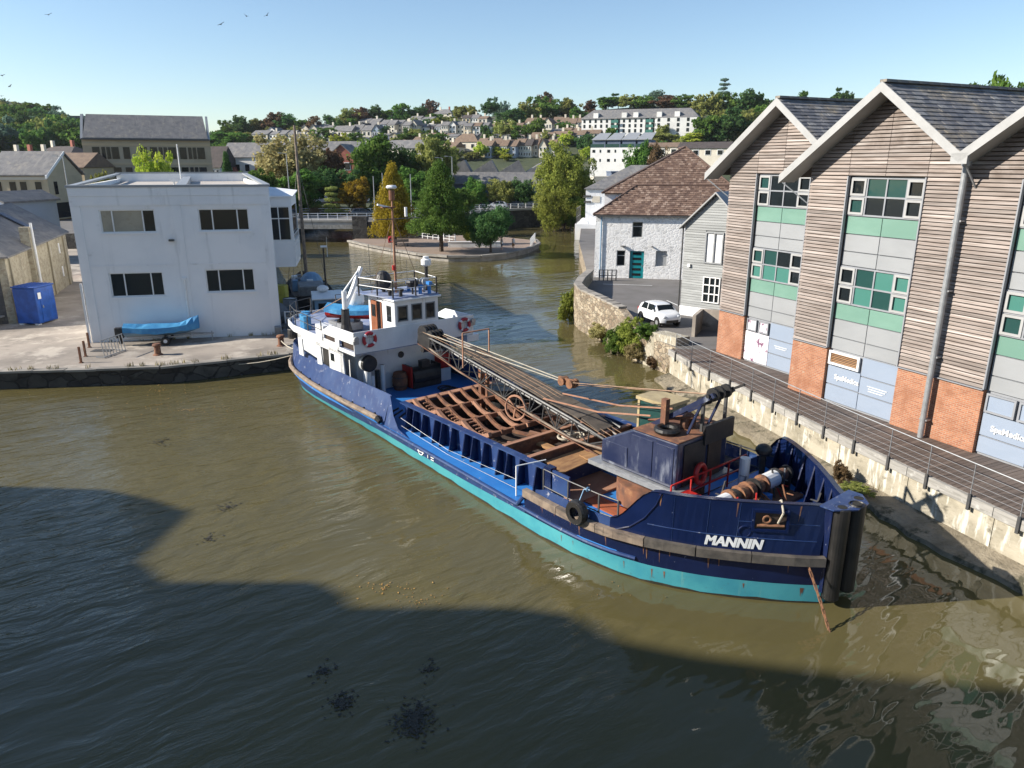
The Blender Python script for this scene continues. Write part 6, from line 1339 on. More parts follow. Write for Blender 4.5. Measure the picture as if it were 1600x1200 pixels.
def one_house(label, px0, px1, rb, re, rr, wall, roof, cols=4, storeys=2, hip=False, depth=8., Y=None, chim=0, name='house', group=None, gable_front=False, win=True, zb=None, winm='glass', frame='white_plain', rz=None):
    mx = (px0+px1)/2
    b = hit(mx, rb) if Y is None else at_depth(mx, rb, Y); Y = b.y
    if zb is not None: b.z = zb
    zc = Y*PC_+(CAM_H-b.z)*PS_; Wd = (px1-px0)/FPX*zc; he = max(2.2, at_depth(mx, re, Y).z-b.z); hr = max(he+.4, at_depth(mx, rr, Y).z-b.z)
    t = thing(name, label, 'house' if name == 'house' else 'building', (b.x, Y, b.z), R(rz) if rz is not None else (R(-random.uniform(17,30)) if zb is None else R(-8)), group); hw = Wd/2*1.04
    MB().box(-hw,0,-4,hw,depth,he).build('wall', M[wall], t)
    r = MB(); o_ = .35
    if gable_front:
        MB().slab([(-hw,0,he),(hw,0,he),(0,0,hr)], (0,depth,0)).build('gable', M[wall], t)
        for s in (-1, 1): r.slab([(s*(hw+o_),-o_,he-o_*(hr-he)/hw),(0,-o_,hr),(0,depth+o_,hr),(s*(hw+o_),depth+o_,he-o_*(hr-he)/hw)], (0,0,.22))
    else:
        hx = min(depth/2, hw*.6) if hip else -o_
        A_, B_, C_, D_ = (-hw-o_,-o_,he+.03), (hw+o_,-o_,he+.03), (hw-hx,depth/2,hr), (-hw+hx,depth/2,hr); E_, F2 = (hw+o_,depth+o_,he+.03), (-hw-o_,depth+o_,he+.03)
        r.face(A_,B_,C_,D_); r.face(E_,F2,D_,C_); r.face(B_,E_,C_); r.face(F2,A_,D_); r.face(F2,E_,B_,A_)
    ro = r.build('roof', M[roof], t)
    for k in range(chim):
        x = -hw+Wd*(k+.5)/chim; block('chimney', M['brick_red'] if k % 2 else M['cream'], ro, (x, depth/2, hr+.5), (.9,.6,1.8))
    if win and cols:
        sh = he/storeys; ww = min(1.3, Wd/cols*.45); wh_ = min(1.5, sh*.5)
        for s in range(storeys):
            for c in range(cols):
                x = -hw+Wd*(c+.5)/cols; z = sh*(s+.55)
                wo__ = block('window', M[frame], t, (x,-.02,z), (ww+.25,.12,wh_+.25)); block('pane', M[winm], t, (x,-.06,z), (ww,.1,wh_))
    return t
house('long cream terrace under weathered grey roof at the left of the hillside', 520,596,215,204,195,'cream','slate_far',9,1,chim=5)
house('cream terraced row with bay windows on the hillside', 594,652,208,195,187,'cream','slate_far',9,2,chim=4)
house('small pink rendered row between two pale terraces', 653,691,206,198,193,'pink','slate_far',5,1,chim=2)
house('white terraced row with grey slate roof in the middle of the hillside', 690,762,211,197,190,'housewhite','slate_far',11,2,chim=5)
house('beige villa with hipped roof among the hilltop trees', 675,707,186,178,170,'cream','slate_far',3,2,True,chim=2)
house('steep gabled dark-roofed house on the hilltop beside the beige villa', 705,722,184,177,168,'cream','roof_dark',2,1,gable_front=True)
house('low beige hilltop house under trees', 722,760,192,186,179,'cream','slate_far',4,1)
house('small white house high on the hill above the terraces', 590,602,192,186,182,'housewhite','slate_far',2,1); house('grey-roofed cottage row on the hill crest', 560,592,198,191,184,'cream','slate_far',4,1,chim=3)
house('white gabled house on the left slope above the pale tree', 510,524,196,188,184,'housewhite','slate_far',2,1,gable_front=True); house('white house with dark roof on the left slope', 415,434,214,206,199,'housewhite','slate_far',2,1,gable_front=True)
house('stone coloured row on the left slope behind the pale tree', 392,420,218,210,203,'cream','slate_far',4,1); house('long buff row half hidden by trees on the left slope', 420,500,218,211,204,'cream','slate_far',8,1,chim=4); house('grey-roofed terrace on the left slope under the crest trees', 470,522,208,202,195,'cream','slate_far',6,1,chim=3)
house('cream dormer house with dark hipped roof above the sawtooth building', 704,748,236,222,208,'cream','roof_brown',3,1,True,chim=1)
house('low red-roofed row above the big roadside trees', 596,634,219,213,208,'pink','slate_far',5,1); house('brown-roofed bungalow row in the trees', 645,690,230,221,214,'cream','roof_brown',4,1)
house('long cream terrace with brown roof above the willow', 745,866,246,228,217,'cream','roof_brown',13,2,chim=5)
house('flat-roofed white block with a strip of windows above the brown-roofed terrace', 760,832,219,213.5,211,'housewhite','slate_far',12,1)
for i, (p0, p1, rb, re, rr) in enumerate(((828,862,226,215,206),(862,890,224,213,204),(888,912,222,211,203),(908,936,220,209,202))): house('brown-roofed house in the stepped terrace, %s' % ('lowest of the four','second from the bottom','third from the bottom','highest of the four')[i], p0,p1,rb,re,rr,'cream','roof_brown',3,2,chim=1,group='stepped terrace')
house('beige house with brown roof below the copper beech', 820,862,203,193,184,'cream','roof_brown',4,1,chim=1); house('pair of beige houses below the apartment block', 864,910,201,192,182,'cream','roof_brown',4,2,chim=2)
house('white house with dark brown roof in front of the apartment block', 926,964,208,199,190,'housewhite','roof_dark',3,1,gable_front=False); house('dark roofed cottage behind the tiled hall', 1008,1062,246,230,222,'cream','roof_brown',3,1,Y=215); house('dark roofed long building at the right behind the hall', 1060,1135,246,232,221,'cream','roof_dark',4,1,Y=205)
# white stepped flats above the boathouse
fl = hit(965, 256); Y = 232.; z0 = at_depth(965,258,Y).z
fb = thing('white_flats', 'white stepped flats with monopitch grey roofs and glass balconies above the boathouse', 'building', (at_depth(922,258,Y).x, Y, z0), R(-20))
Wf = (1012-922)/FPX*Y; hf_ = at_depth(965,231,Y).z-z0; MB().box(0,0,-6,Wf,10,hf_).build('wall', M['housewhite'], fb)
for k in range(4):
    x0 = Wf*k/4; x1 = x0+Wf/4-.4; MB().box(x0+.2,1.5,hf_+.02,x1,10,hf_+2.2).build('top_storey', M['bluegrey'], fb); MB().slab([(x0,1,hf_+2.21),(x1+.3,1,hf_+2.21),(x1+.3,8,hf_+4.3),(x0+.8,8,hf_+4.3)], (0,0,.15)).build('monopitch_roof', M['panel_grey'], fb); block('balcony_glass', M['glass_green'], fb, ((x0+x1)/2,.1,hf_+.55), (x1-x0,.06,1.0))
    for s in range(2):
        for dx in (1.0,3.0): block('window', M['glass'], fb, (x0+dx,-.03,1.4+2.6*s), (.8 if dx < 2 else .4,.08,.8))
# long white apartment block
ab_ = hit(1000, 216); Y = ab_.y; z0 = ab_.z; k_ = (Y*PC_+(CAM_H-z0)*PS_)/FPX
xA = at_depth(912,216,Y).x; Wp = (1095-912)*k_; hE = at_depth(1000,184,Y).z-z0; hR = at_depth(1000,168,Y).z-z0
apt = thing('apartment_block', 'long white apartment block with slate mansard roof and green glass balconies', 'building', (xA, Y+12, z0), R(-20))
MB().box(0,0,-8,Wp,14,hE).build('wall', M['housewhite'], apt); r = MB(); r.face((-.5,-.5,hE),(Wp+.5,-.5,hE),(Wp-4,6,hR),(4,6,hR)); r.face((-.5,14.5,hE),(4,8,hR),(Wp-4,8,hR),(Wp+.5,14.5,hE)); r.face((4,6,hR),(Wp-4,6,hR),(Wp-4,8,hR),(4,8,hR)); r.face((-.5,-.5,hE),(4,6,hR),(4,8,hR),(-.5,14.5,hE)); r.face((Wp+.5,-.5,hE),(Wp+.5,14.5,hE),(Wp-4,8,hR),(Wp-4,6,hR)); r.build('mansard_roof', M['slate_far'], apt)
for c in range(20):
    for s in range(4):
        x = Wp*(c+.5)/20
        if c in (5,6,11,12,17,18): 
            if c in (5,11,17): MB().box(x-.3,-1.4,hE/4*s+.3,x+Wp/20+.3,-1.3,hE/4*s+1.5).build('balcony_glass', M['glass_mint'], apt)
            block('window', M['glass'], apt, (x,-.04,hE/4*(s+.55)), (1.5,.1,2.0))
        else: block('window', M['glass'], apt, (x,-.04,hE/4*(s+.55)), (.9,.1,1.4))
for c in (2,7,9,13,16): block('dormer', M['housewhite'], apt, (Wp*(c+.5)/20,1.6,hE+1.3), (2.2,3,2.4)); 
MB().box(Wp*.66,-2,-6,Wp+.6,-.02,hE*.98).build('projecting_wing', M['housewhite'], apt)
for s in range(4):
    for c in range(5): block('window', M['glass'], apt, (Wp*.68+c*4.2,-2.04,hE/4*(s+.55)), (1.1,.1,1.4))
# sawtooth roofed shed by the car park
st = thing('sawtooth_shed', 'long grey shed with four hipped sawtooth roofs behind the car park', 'building', (-15,165,3))
Ws = 24.; MB().box(0,0,0,Ws,14,4.6).build('wall', M['bluegrey'], st); MB().slab([(-.6,-.6,4.62),(Ws+.6,-.6,4.62),(Ws+.6,3,7.0),(-.6,3,7.0)], (0,0,.15)).build('eaves_roof', M['slate_far'], st)
for k in range(4):
    x0 = Ws*k/4; r = MB(); r.face((x0,3,7.05),(x0+4.5,3.4,9.7),(x0+4.5,12,9.7),(x0,14,7.05)); r.face((x0+6,3,7.05),(x0+6,14,7.05),(x0+4.5,12,9.7),(x0+4.5,3.4,9.7)); r.face((x0,3,7.05),(x0+6,3,7.05),(x0+4.5,3.4,9.7)); r.build('sawtooth_roof', M['slate_far'], st)
for k in range(3): block('shutter', M['panel_blue'], st, (19.2+k*1.9,-.05,2.2), (1.6,.1,3.6)); block('pier', M['panel_grey'], st, (18.2+k*1.9,-.1,2.3), (.25,.25,4.5))
bx_ = thing('flat_blue_block', 'flat-topped blue-grey block behind the willow', 'building', (19.5,150,0)); MB().box(0,0,0,8,8,10.2).build('wall', M['bluegrey'], bx_); MB().box(-3.4,1,0,-.02,7,9.5).build('pale_wall', M['cream'], bx_); MB().box(-.1,-.1,10.22,8.1,8.1,10.45).build('parapet', M['bluegrey'], bx_)
# ---- left town: office with big roof, beige arcade, houses
of = thing('brown_office', 'tan office block with a huge mottled grey slate roof and dark window strips', 'building', (at_depth(140,300,140).x,140,3), R(22))
Wo = 21.6; eO = at_depth(140,217,140).z-3; rO = at_depth(145,180,145).z-3
MB().box(0,0,0,Wo,16,eO).build('wall', M['beige'], of); r = MB(); r.slab([(.3,-.5,eO+.05),(Wo-.3,-.5,eO+.05),(Wo-.8,4.6,rO),(.8,4.6,rO)], (0,0,.2)); r.slab([(.8,4.6,rO),(Wo-.8,4.6,rO),(Wo-.8,16,eO),(.8,16,eO)], (0,0,.2)); r.build('slate_roof', M['slate_far'], of)
for x in (-.1,Wo-.35): MB().slab([(x,-.6,eO+.0),(x,4.6,rO+.2),(x,5.2,rO+.2),(x,16,eO)], (.42,0,0)).build('verge', M['panel_grey'], of)
block('gutter', M['dark_steel'], of, (Wo/2,-.6,eO+.0), (Wo,.25,.25))
for s, z in ((0,eO-3.3),(1,eO-6.9),(2,eO-10.4)):
    xs = [(.9,2.1),(2.4,3.0),(3.2,3.8),(4.0,5.2),(5.9,7.0),(8.7,9.9),(10.4,11.6),(11.9,12.5),(12.7,13.3),(13.5,14.8),(15.4,16.6),(16.9,17.5),(17.7,18.3),(18.5,19.8)]
    for a, b in xs: block('window', M['glass'], of, ((a+b)/2*Wo/21.5+.6,-.03,z+.9), ((b-a)*Wo/21.5,.12,2.1))
for z in (eO-.9,eO-4.3,eO-7.9): block('string_course', M['beige2'], of, (Wo/2,-.06,z), (Wo-.1,.12,.4))
be = thing('beige_arcade_building', 'sandstone coloured two-storey building with slate roof and ground floor arches', 'building', (at_depth(-10,330,122).x,122,3.2))
k_ = (122*PC_+8.8*PS_)/FPX; Wb = 92*k_; eB = at_depth(40,275,122).z-3.2; rB = at_depth(60,238,127).z-3.2
MB().box(0,0,0,Wb,.4,eB).box(0,.4,0,.4,10,eB).box(Wb-.4,.4,0,Wb,10,eB).box(.4,9.6,0,Wb-.4,10,eB).build('wall', M['beige2'], be); MB().slab([(Wb-.4,0,eB),(Wb-.4,10,eB),(Wb-.4,5.2,rB-.1)], (.38,0,0)).build('gable', M['beige2'], be)
r = MB(); r.slab([(-.3,-.5,eB),(Wb+.3,-.5,eB),(Wb+.3,5.2,rB),(-.3,5.2,rB)], (0,0,.2)); r.slab([(-.3,10.5,eB),(Wb+.3,10.5,eB),(Wb+.3,5.2,rB),(-.3,5.2,rB)], (0,0,.2)); r.build('slate_roof', M['slate_far'], be); MB().slab([(Wb+.1,-.6,eB+.1),(Wb+.1,5.2,rB+.2),(Wb+.1,5.2,rB-.3),(Wb+.1,-.6,eB-.4)], (.3,0,0)).build('verge', M['white_plain'], be)
for i, x in enumerate((1.6,3.9,5.6,8.0)): block('window', M['glass'], be, (x,-.03,eB-1.9), (.95,.12,2.0))
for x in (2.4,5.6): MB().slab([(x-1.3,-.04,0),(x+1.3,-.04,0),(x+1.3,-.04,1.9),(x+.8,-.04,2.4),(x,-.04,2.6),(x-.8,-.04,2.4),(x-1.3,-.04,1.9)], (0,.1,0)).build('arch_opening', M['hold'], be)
block('window', M['glass'], be, (Wb+.02,2.0,eB-1.9), (.1,.9,2.0)); block('shop_front', M['glass'], be, (Wb+.02,3.0,1.4), (.1,4.2,2.4)); block('string_course', M['cream'], be, (Wb/2,-.08,eB-.35), (Wb,.16,.5))
house('dark hipped roof with red chimneys behind the beige arcade', -20,72,262,252,236,'cream','slate_far',4,1,Y=165,chim=3,hip=True); house('dark slate roofed house just left of the office', 28,132,262,244,228,'cream','roof_dark',3,1,Y=190,chim=2,hip=True); house('ochre gabled building beside the beige arcade', 92,142,330,262,238,'beige2','roof_brown',2,3,Y=134,zb=3)
house('pale blue-grey shed in front of the beige arcade', -40,12,345,316,303,'panel_blue','slate_far',0,1,Y=84,zb=1,win=False,gable_front=True)
house('half-timbered white house beside the brown office', 330,352,335,262,228,'housewhite','roof_dark',3,3,Y=172,zb=3)
hw2 = house('white house with grey roof and red brick gables behind the spruce', 352,432,300,246,222,'housewhite','slate_far',5,2,Y=178,zb=3)
for x in (-3.2,2.6): MB().slab([(x-1.4,-1.2,5.9),(x+1.4,-1.2,5.9),(x,-1.2,8.6)], (0,4,0)).box(x-1.4,-1.2,2,x+1.4,2.8,5.9).build('brick_gable', M['brick_red'], hw2)
house('long grey slate roof behind the copper tree', 432,560,300,238,220,'housewhite','slate_far',6,2,Y=186,zb=3); house('red brick gable with white bargeboards among the roadside trees', 518,556,300,243,226,'brick_red','slate_far',2,2,Y=180,zb=3,gable_front=True)
for i, (p0, p1, rb, re, rr, wl, rf_) in enumerate(((452,520,224,216,209,'housewhite','slate_far'),(520,592,226,219,212,'cream','slate_far'),(636,706,221,213,207,'cream','roof_brown'),(700,758,222,215,209,'housewhite','slate_far'),(560,640,204,198,191,'housewhite','slate_far'),(762,828,206,199,193,'cream','roof_brown'),(640,676,194,187,181,'housewhite','slate_far'),(836,880,228,220,213,'housewhite','roof_brown'),(760,800,234,226,219,'cream','roof_dark'),(690,712,240,230,221,'cream','roof_brown'),(440,478,206,200,194,'housewhite','slate_far'),(860,905,214,207,200,'housewhite','roof_brown'))):
    house(('white','cream','brown-roofed cream','second white','upper white','upper brown-roofed','small crest-side white','white brown-tiled','dark-tiled cream','narrow brown-roofed','far left white','white')[i]+' row of cottages '+('on the lower left slope','below the long grey roofs','above the brown bungalow row','under the middle terrace','just under the crest','behind the flat white block','beside the beige villa','under the stepped terrace','above the willow terrace','beside the dormer house','below the crest trees','below the pair of beige houses')[i], p0,p1,rb,re,rr,wl,rf_,max(3,int((p1-p0)/7)),1,chim=max(1,int((p1-p0)/18)))
house('pale roofed school building above the roadside trees', 598,662,262,232,218,'cream','slate_far',6,1,Y=205)
# ================================================================== QUAY THINGS
bxp = thing('storage_cabin', 'blue plastic storage cabin beside the stone outbuilding', 'cabin', (-34.3,52.4,QUAY_Z), R(-6))
MB().box(-.85,-.95,.08,.85,.95,2.6).build('body', M['blue_box'], bxp, bevel=.06); MB().box(-.9,-1.0,2.61,.9,1.0,2.72).build('roof', M['blue_box'], bxp, bevel=.03)
for k in range(6): block('roof_rib', M['blue_box'], bxp, (-.7+k*.28,0,2.74), (.06,1.8,.05))
MB().box(.852,-.55,.15,.88,.45,2.35).build('door', M['blue_box'], bxp, bevel=.015); block('notice', M['white_plain'], bxp, (.89,-.6,2.05), (.02,.3,.45)); block('handle', M['steelgrey'], bxp, (.9,-.4,1.25), (.05,.06,.2))
for x in (-.6,.6): block('skid', M['white_plain'], bxp, (x,-.8,.04), (.3,.3,.08))
tb_ = thing('boat_trailer', 'small boat under a blue tarpaulin on a road trailer on the quay', 'trailer', (-22.3,46.0,QUAY_Z), R(17))
hm, rws = boat_hull(4.4,1.5,.55,12,.12); 
ho2 = hm.build('boat_hull', M['boat_blue'], tb_); ho2.location = (0,0,.55)
cvv = MB(); k = 5; rr2 = random.Random(5)
for i, r in enumerate(rws):
    x = r[0][0]; b = abs(r[0][1])+.07; z = r[0][2]+.55; hh = .16+.28*sstep(.75,1,i/12)+rr2.uniform(-.03,.05); cvv.v += [(x,-b-.03,z-.32+rr2.uniform(-.05,.05)),(x,-b,z+.02),(x,0,z+hh),(x,b,z+.02),(x,b+.03,z-.3)]
cvv.f = [(i*k+j,(i+1)*k+j,(i+1)*k+j+1,i*k+j+1) for i in range(len(rws)-1) for j in range(k-1)] + [(0,1,2,3,4),tuple(range(len(cvv.v)-1,len(cvv.v)-6,-1))]; cvv.build('tarpaulin', M['blue_cover'], tb_, smooth=False)
MB().bar((-2.2,-.4,.45),(1.6,-.4,.45),.07).bar((-2.2,.4,.45),(1.6,.4,.45),.07).bar((1.6,-.4,.45),(3.0,0,.45),.07).bar((1.6,.4,.45),(3.0,0,.45),.07).bar((.2,-.75,.4),(.2,.75,.4),.07).build('trailer_frame', M['steelgrey'], tb_)
for y in (-.8,.8):
    wl_ = MB().lathe((.2,y,.28), [(.12,-.09),(.24,-.09),(.28,-.05),(.28,.05),(.24,.09),(.12,.09)], 18, 'y').build('wheel', M['rubber'], tb_); MB().lathe((.2,y,.28), [(0,-.07),(.13,-.07),(.13,.07),(0,.07)], 14, 'y').build('rim', M['white_plain'], wl_)
MB().box(-2.75,-.2,.5,-2.25,.2,1.15).box(-2.6,-.08,.1,-2.4,.08,.5).build('outboard_motor', M['black'], tb_, bevel=.04)
MB().cyl((2.9,0,0),(2.9,0,.6),.04).build('jockey_leg', M['steelgrey'], tb_)
for i, (x, y, lab) in enumerate(((-21.28,42.9,'short rusty bollard on the quay edge in front of the blue tarpaulin boat'),(-14.56,45.2,'rusty bollard at the quay corner holding the stern rope'))):
    t = thing('bollard', lab, 'bollard', (x,y,QUAY_Z), 0, 'rusty bollards on the quay'); MB().lathe((0,0,0), [(0,0),(.3,0),(.26,.05),(.19,.08),(.18,.5),(.26,.56),(.26,.64),(.2,.7),(0,.7)], 16).build('post', M['rust'], t)
lad = thing('steel_crate', 'galvanised steel barrier leaning on the quay beside the short bollard', 'barrier', (-23.9,43.0,QUAY_Z), R(80))
f_ = MB(); 
for k in range(8): f_.bar((-.9+k*.26,0,.05),(-.9+k*.26,.12,1.05),.035)
for z in (.05,1.05): f_.bar((-.95,z*.11,z),(.98,z*.11,z),.05)
f_.build('frame', M['steelgrey'], lad); MB().bar((-.9,0,.04),(-.9,.6,.04),.05).bar((.9,0,.04),(.9,.6,.04),.05).build('feet', M['steelgrey'], lad)
for i, (px, py) in enumerate(((127,567),(134,557),(140,543))):
    p = ground(px, py, QUAY_Z); tag(MB().box(-.05,-.05,0,.05,.05,.95).box(-.09,-.09,0,.09,.09,.04).build('iron_post', M['rust']), 'thin rusty iron post near the corner of the white office', 'post', 'iron posts by the office').location = p
p = ground(160,548,QUAY_Z); tag(MB().box(-.6,-.3,0,.6,.3,.02).build('manhole_cover', M['dark_steel']), 'dark rectangular manhole cover in the quay concrete', 'cover').location = p + Vector((0,0,.004))
sk2 = thing('red_skip', 'red metal skip in the alley behind the stone outbuilding', 'skip', (-41.6,76,QUAY_Z), R(10)); MB().slab([(-1,-.9,0),(1,-.9,0),(1.4,-.9,2.4),(-1.4,-.9,2.4)], (0,1.8,0)).build('body', M['red'], sk2, bevel=.03); block('rim', M['white_plain'], sk2, (0,0,2.9), (2.9,2.0,.8))
tr2 = thing('flat_trailer', 'low dark flatbed trailer beside the blue storage cabin', 'trailer', (-37.6,51.0,QUAY_Z), 0); MB().box(-1.6,-.7,.55,1.4,.7,.65).build('bed', M['steelgrey'], tr2); MB().box(-1.0,-.5,.66,.6,.4,1.15).build('load', M['grey_canvas'], tr2, bevel=.05)
for x in (-.8,.9): MB().lathe((x,-.72,.28), [(.1,-.08),(.26,-.08),(.28,.0),(.26,.08),(.1,.08)], 16, 'y').build('wheel', M['rubber'], tr2)
# weeds on the quay edge and the office foot
def tuft(mb, c, h, n, sp, rnd):
    for _ in range(n):
        a = rnd.uniform(0,6.283); l_ = h*rnd.uniform(.5,1); b = Vector((c[0]+rnd.gauss(0,sp), c[1]+rnd.gauss(0,sp), c[2])); d = Vector((math.cos(a)*.35,math.sin(a)*.35,1))*l_; s = Vector((-math.sin(a),math.cos(a),0))*.018
        mb.face(b-s, b+s, b+d*.6+s, b+d); 
rw_ = random.Random(11); wq = MB()
for x, y in [(-28+rw_.random()*14, 0) for _ in range(22)]: tuft(wq, (x, lerp_tab([(-28.2,39.25),(-19.9,40.25),(-13.4,43.3)], x), QUAY_Z+.05), .3, 10, .09, rw_)
for k in range(16): t_ = rw_.random(); tuft(wq, (-26.9+11.4*t_, 46.1+2.4*t_-.08, QUAY_Z), .28 if k else .9, 9, .08, rw_)
DRY = mat('dry_grass', (.30,.24,.10), .9, (.20,.17,.06), 5, bump=0); wqo = tag(wq.build('quay_weeds', DRY, recalc=False), 'dry weeds growing along the quay edge and office foot', 'weeds'); wqo['kind'] = 'stuff'
wr = MB()
for (px, py, n) in ((1400,765,60),(1420,770,60),(1435,780,50),(1460,790,40),(1390,760,50),(1575,830,60),(1500,805,30),(1050,577,50),(1065,585,40),(1080,590,40),(1030,570,40)):
    p = ground(px, py, .35); 
    for _ in range(5): tuft(wr, (p.x+rw_.gauss(0,.25), p.y+rw_.gauss(0,.25), .3), .55, n//5, .1, rw_)
wro = tag(wr.build('wall_weeds', DRY, recalc=False), 'dry grasses sprouting from the foot of the river wall', 'weeds'); wro['kind'] = 'stuff'
# ivy and bushes on the yard wall
def bush(name, label, c, r, leaf, near=1, cat='bush', kind='round', group=None):
    t = thing(name, label, cat, (c[0],c[1],c[2]-r[2]), 0, group); link('foliage', crown(kind, leaf, near, 0), t, (0,0,r[2]), (0,0,rw_.uniform(0,6)), r); MB().cyl((0,0,-.2),(0,0,r[2]),.05,.03,6).build('stem', M['bark'], t); return t
bush('green_bush', 'bright green bush growing at the waterline below the yard wall', (7.0,46.9,.8), (1.15,1.0,1.15), 'leaf_mid')
bush('ivy_clump', 'pale ivy hanging over the yard wall beside the white car', (7.75,45.6,1.5), (1.0,1.2,1.35), 'leaf_willow'); bush('ivy_clump', 'dark green ivy on the wall top under the white car bonnet', (8.3,44.5,2.0), (.9,.9,.7), 'leaf_mid'); bush('grey_shrub', 'greyish shrub at the foot of the ivy on the river wall', (8.0,44.9,.65), (1.0,.9,.8), 'leaf_pale')
bush('yellow_shrub', 'yellowing shrub hanging off the outer corner of the yard wall', (4.55,57.3,1.3), (.8,1.5,1.7), 'leaf_willow'); bush('dry_shrub', 'dry brown shrub at the waterline under the yard wall', (6.3,50.3,.6), (.9,1.0,.75), 'leaf_pale'); bush('brown_weed_clump', 'round rusty-brown weed clump at the water edge below the buttress', (8.6,43.2,.45), (.45,.45,.4), 'leaf_copper')
bush('red_weed', 'reddish weed against the river wall below the walkway', (12.55,25.8,.8), (.35,.35,.5), 'leaf_copper'); bush('low_scrub', 'low olive scrub on the rubble foot of the river wall', (12.75,24.9,.45), (.5,.6,.22), 'leaf_olive')
# ---- cars
def car(name, label, loc, rz, paint, group=None, L=3.6, Wc=1.65, Hc=1.5):
    t = thing(name, label, 'car', loc, rz, group)          # front along +x
    prof = [(-.5,.26),(-.502,.42),(-.495,.55),(-.475,.64),(-.44,.74),(-.395,.85),(-.34,.93),(-.27,.975),(-.16,.998),(-.03,1.0),(.06,.985),(.125,.94),(.2,.83),(.29,.68),(.34,.655),(.41,.62),(.46,.56),(.492,.46),(.5,.36),(.49,.24)]
    b = MB(); ny = 12; n = len(prof)
    for j in range(ny+1):
        s = -1+2*j/ny
        for x, z in prof:
            tum = 1-.17*max(0, (z-.6)/.4); ed = 1-.13*abs(s)**3*sstep(.3,.5,abs(x)); zz = z-(.05*abs(s)**4 if z > .85 else .02*abs(s)**4 if z > .6 else 0)
            b.v.append((x*L*ed, s*Wc/2*tum, zz*Hc))
    b.f = [(j*n+i, j*n+i+1, (j+1)*n+i+1, (j+1)*n+i) for j in range(ny) for i in range(n-1)] + [tuple(range(n)), tuple(ny*n+i for i in reversed(range(n)))]
    b.build('body', paint, t, bevel=.025, smooth=True)
    for s in (-1, 1):
        for x in (-.31,.31): MB().cyl((x*L,s*(Wc/2-.12),.31),(x*L,s*(Wc/2+.006),.31),.37,n=20).build('wheel_arch', M['black'], t)
    g = MB(); q = lambda x, z, s: (x*L, s*(Wc/2*(1-.17*max(0,(z-.6)/.4))+.008), z*Hc)
    for s in (-1, 1):
        o = MB(); o.face(q(-.33,.67,s), q(-.1,.67,s), q(-.1,.95,s), q(-.25,.95,s)); o.build('side_window', M['glass'], t); o = MB(); o.face(q(-.07,.67,s), q(.245,.67,s), q(.13,.95,s), q(-.07,.95,s)); o.build('side_window', M['glass'], t)
        MB().box(.15*L,s*(Wc/2+.02)-.06,.66*Hc,.2*L,s*(Wc/2+.02)+.06,.74*Hc).build('door_mirror', paint, t)
    ws = MB(); ws.face((.288*L+.012,-.40*Wc,.655*Hc),(.288*L+.012,.40*Wc,.655*Hc),(.165*L+.012,.36*Wc,.935*Hc),(.165*L+.012,-.36*Wc,.935*Hc)); ws.build('windscreen', M['glass'], t)
    rwn = MB(); rwn.face((-.395*L-.012,-.38*Wc,.66*Hc),(-.395*L-.012,.38*Wc,.66*Hc),(-.32*L-.012,.36*Wc,.93*Hc),(-.32*L-.012,-.36*Wc,.93*Hc)); rwn.build('rear_window', M['glass'], t)
    for s in (-1, 1):
        MB().ball((.455*L,s*.34*Wc,.5*Hc),(.12,.13,.09),10,6).build('headlight', M['lamp_glass'], t); block('tail_light', M['red'], t, (-.485*L,s*.4*Wc,.56*Hc), (.06,.14,.2))
        for x in (-.31,.31):
            w_ = MB().lathe((x*L,s*(Wc/2-.06),.3), [(.17,-.1),(.28,-.1),(.31,-.06),(.31,.06),(.28,.1),(.17,.1)], 18, 'y').build('wheel', M['rubber'], t); MB().lathe((x*L,s*(Wc/2-.06),.3), [(0,-.09),(.18,-.085),(.18,.085),(0,.09)], 12, 'y').build('rim', M['steelgrey'], w_)
    block('grille', M['black'], t, (.497*L,0,.3*Hc), (.03,.9,.16)); return t
car('hatchback_car', 'small white hatchback parked behind the ivy-covered yard wall', (9.75,48.1,YARD_Z), R(-70), M['carwhite'], None, 3.35, 1.52, 1.42)
for i, (px, py, p, lab, rz) in enumerate(((778,318,'carsilver','silver car parked in the car park behind the island',R(175)),(806,315,'carblack','dark car parked beside the silver car',R(172)),(757,318,'carblack','black car parked on the far side of the pine',R(185)),(742,314,'red','red car parked behind the dark bush',R(178)))):
    v = at_depth(px, py, 152+i*.6); car('parked_car', lab, (v.x, 152+i*.6, 3.26), rz, M[p] if p in M else M['red'], 'cars in the car park', 4.2, 1.75, 1.5)
v = at_depth(530, 333, 126); car('parked_car', 'dark car passing along the road behind the bridge railing', (at_depth(565,333,126).x,127,3.35), 0, M['carblack'], None, 4.2, 1.75, 1.45)
# ---- railings, lamps, flagpoles, banner
def railing(name, label, p0, p1, z, n, h=1.1, m='white_plain', bars=3, group=None):
    t = thing(name, label, 'railing', (p0[0],p0[1],z), math.atan2(p1[1]-p0[1],p1[0]-p0[0]), group); L = math.hypot(p1[0]-p0[0],p1[1]-p0[1])
    for i in range(n+1): block('post', M[m], t, (L*i/n,0,h/2), (.1,.1,h))
    for b in range(bars): block('rail', M[m], t, (L/2,0,h*(b+1)/bars-.04), (L,.06,.06))
    return t
railing('bridge_railing', 'pale post-and-rail railing on the near side of the road bridge', (-37,119.4),(-15.5,120.6),3.3,14); railing('road_railing', 'white railing along the far side of the road', (-37,131.6),(-2,132.6),3.35,20)
railing('island_railing', 'white railing on the ramp down to the island', (-15,118.6),(-8.5,111.5),.7,7,1.2); railing('island_railing', 'pale railing at the rounded tip of the island', (3.5,113.8),(2.6,105.2),.65,7,1.2); railing('car_park_railing', 'low rail on the embankment wall below the parked cars', (-10.6,140.6),(4.2,149.4),3.6,10,.9)
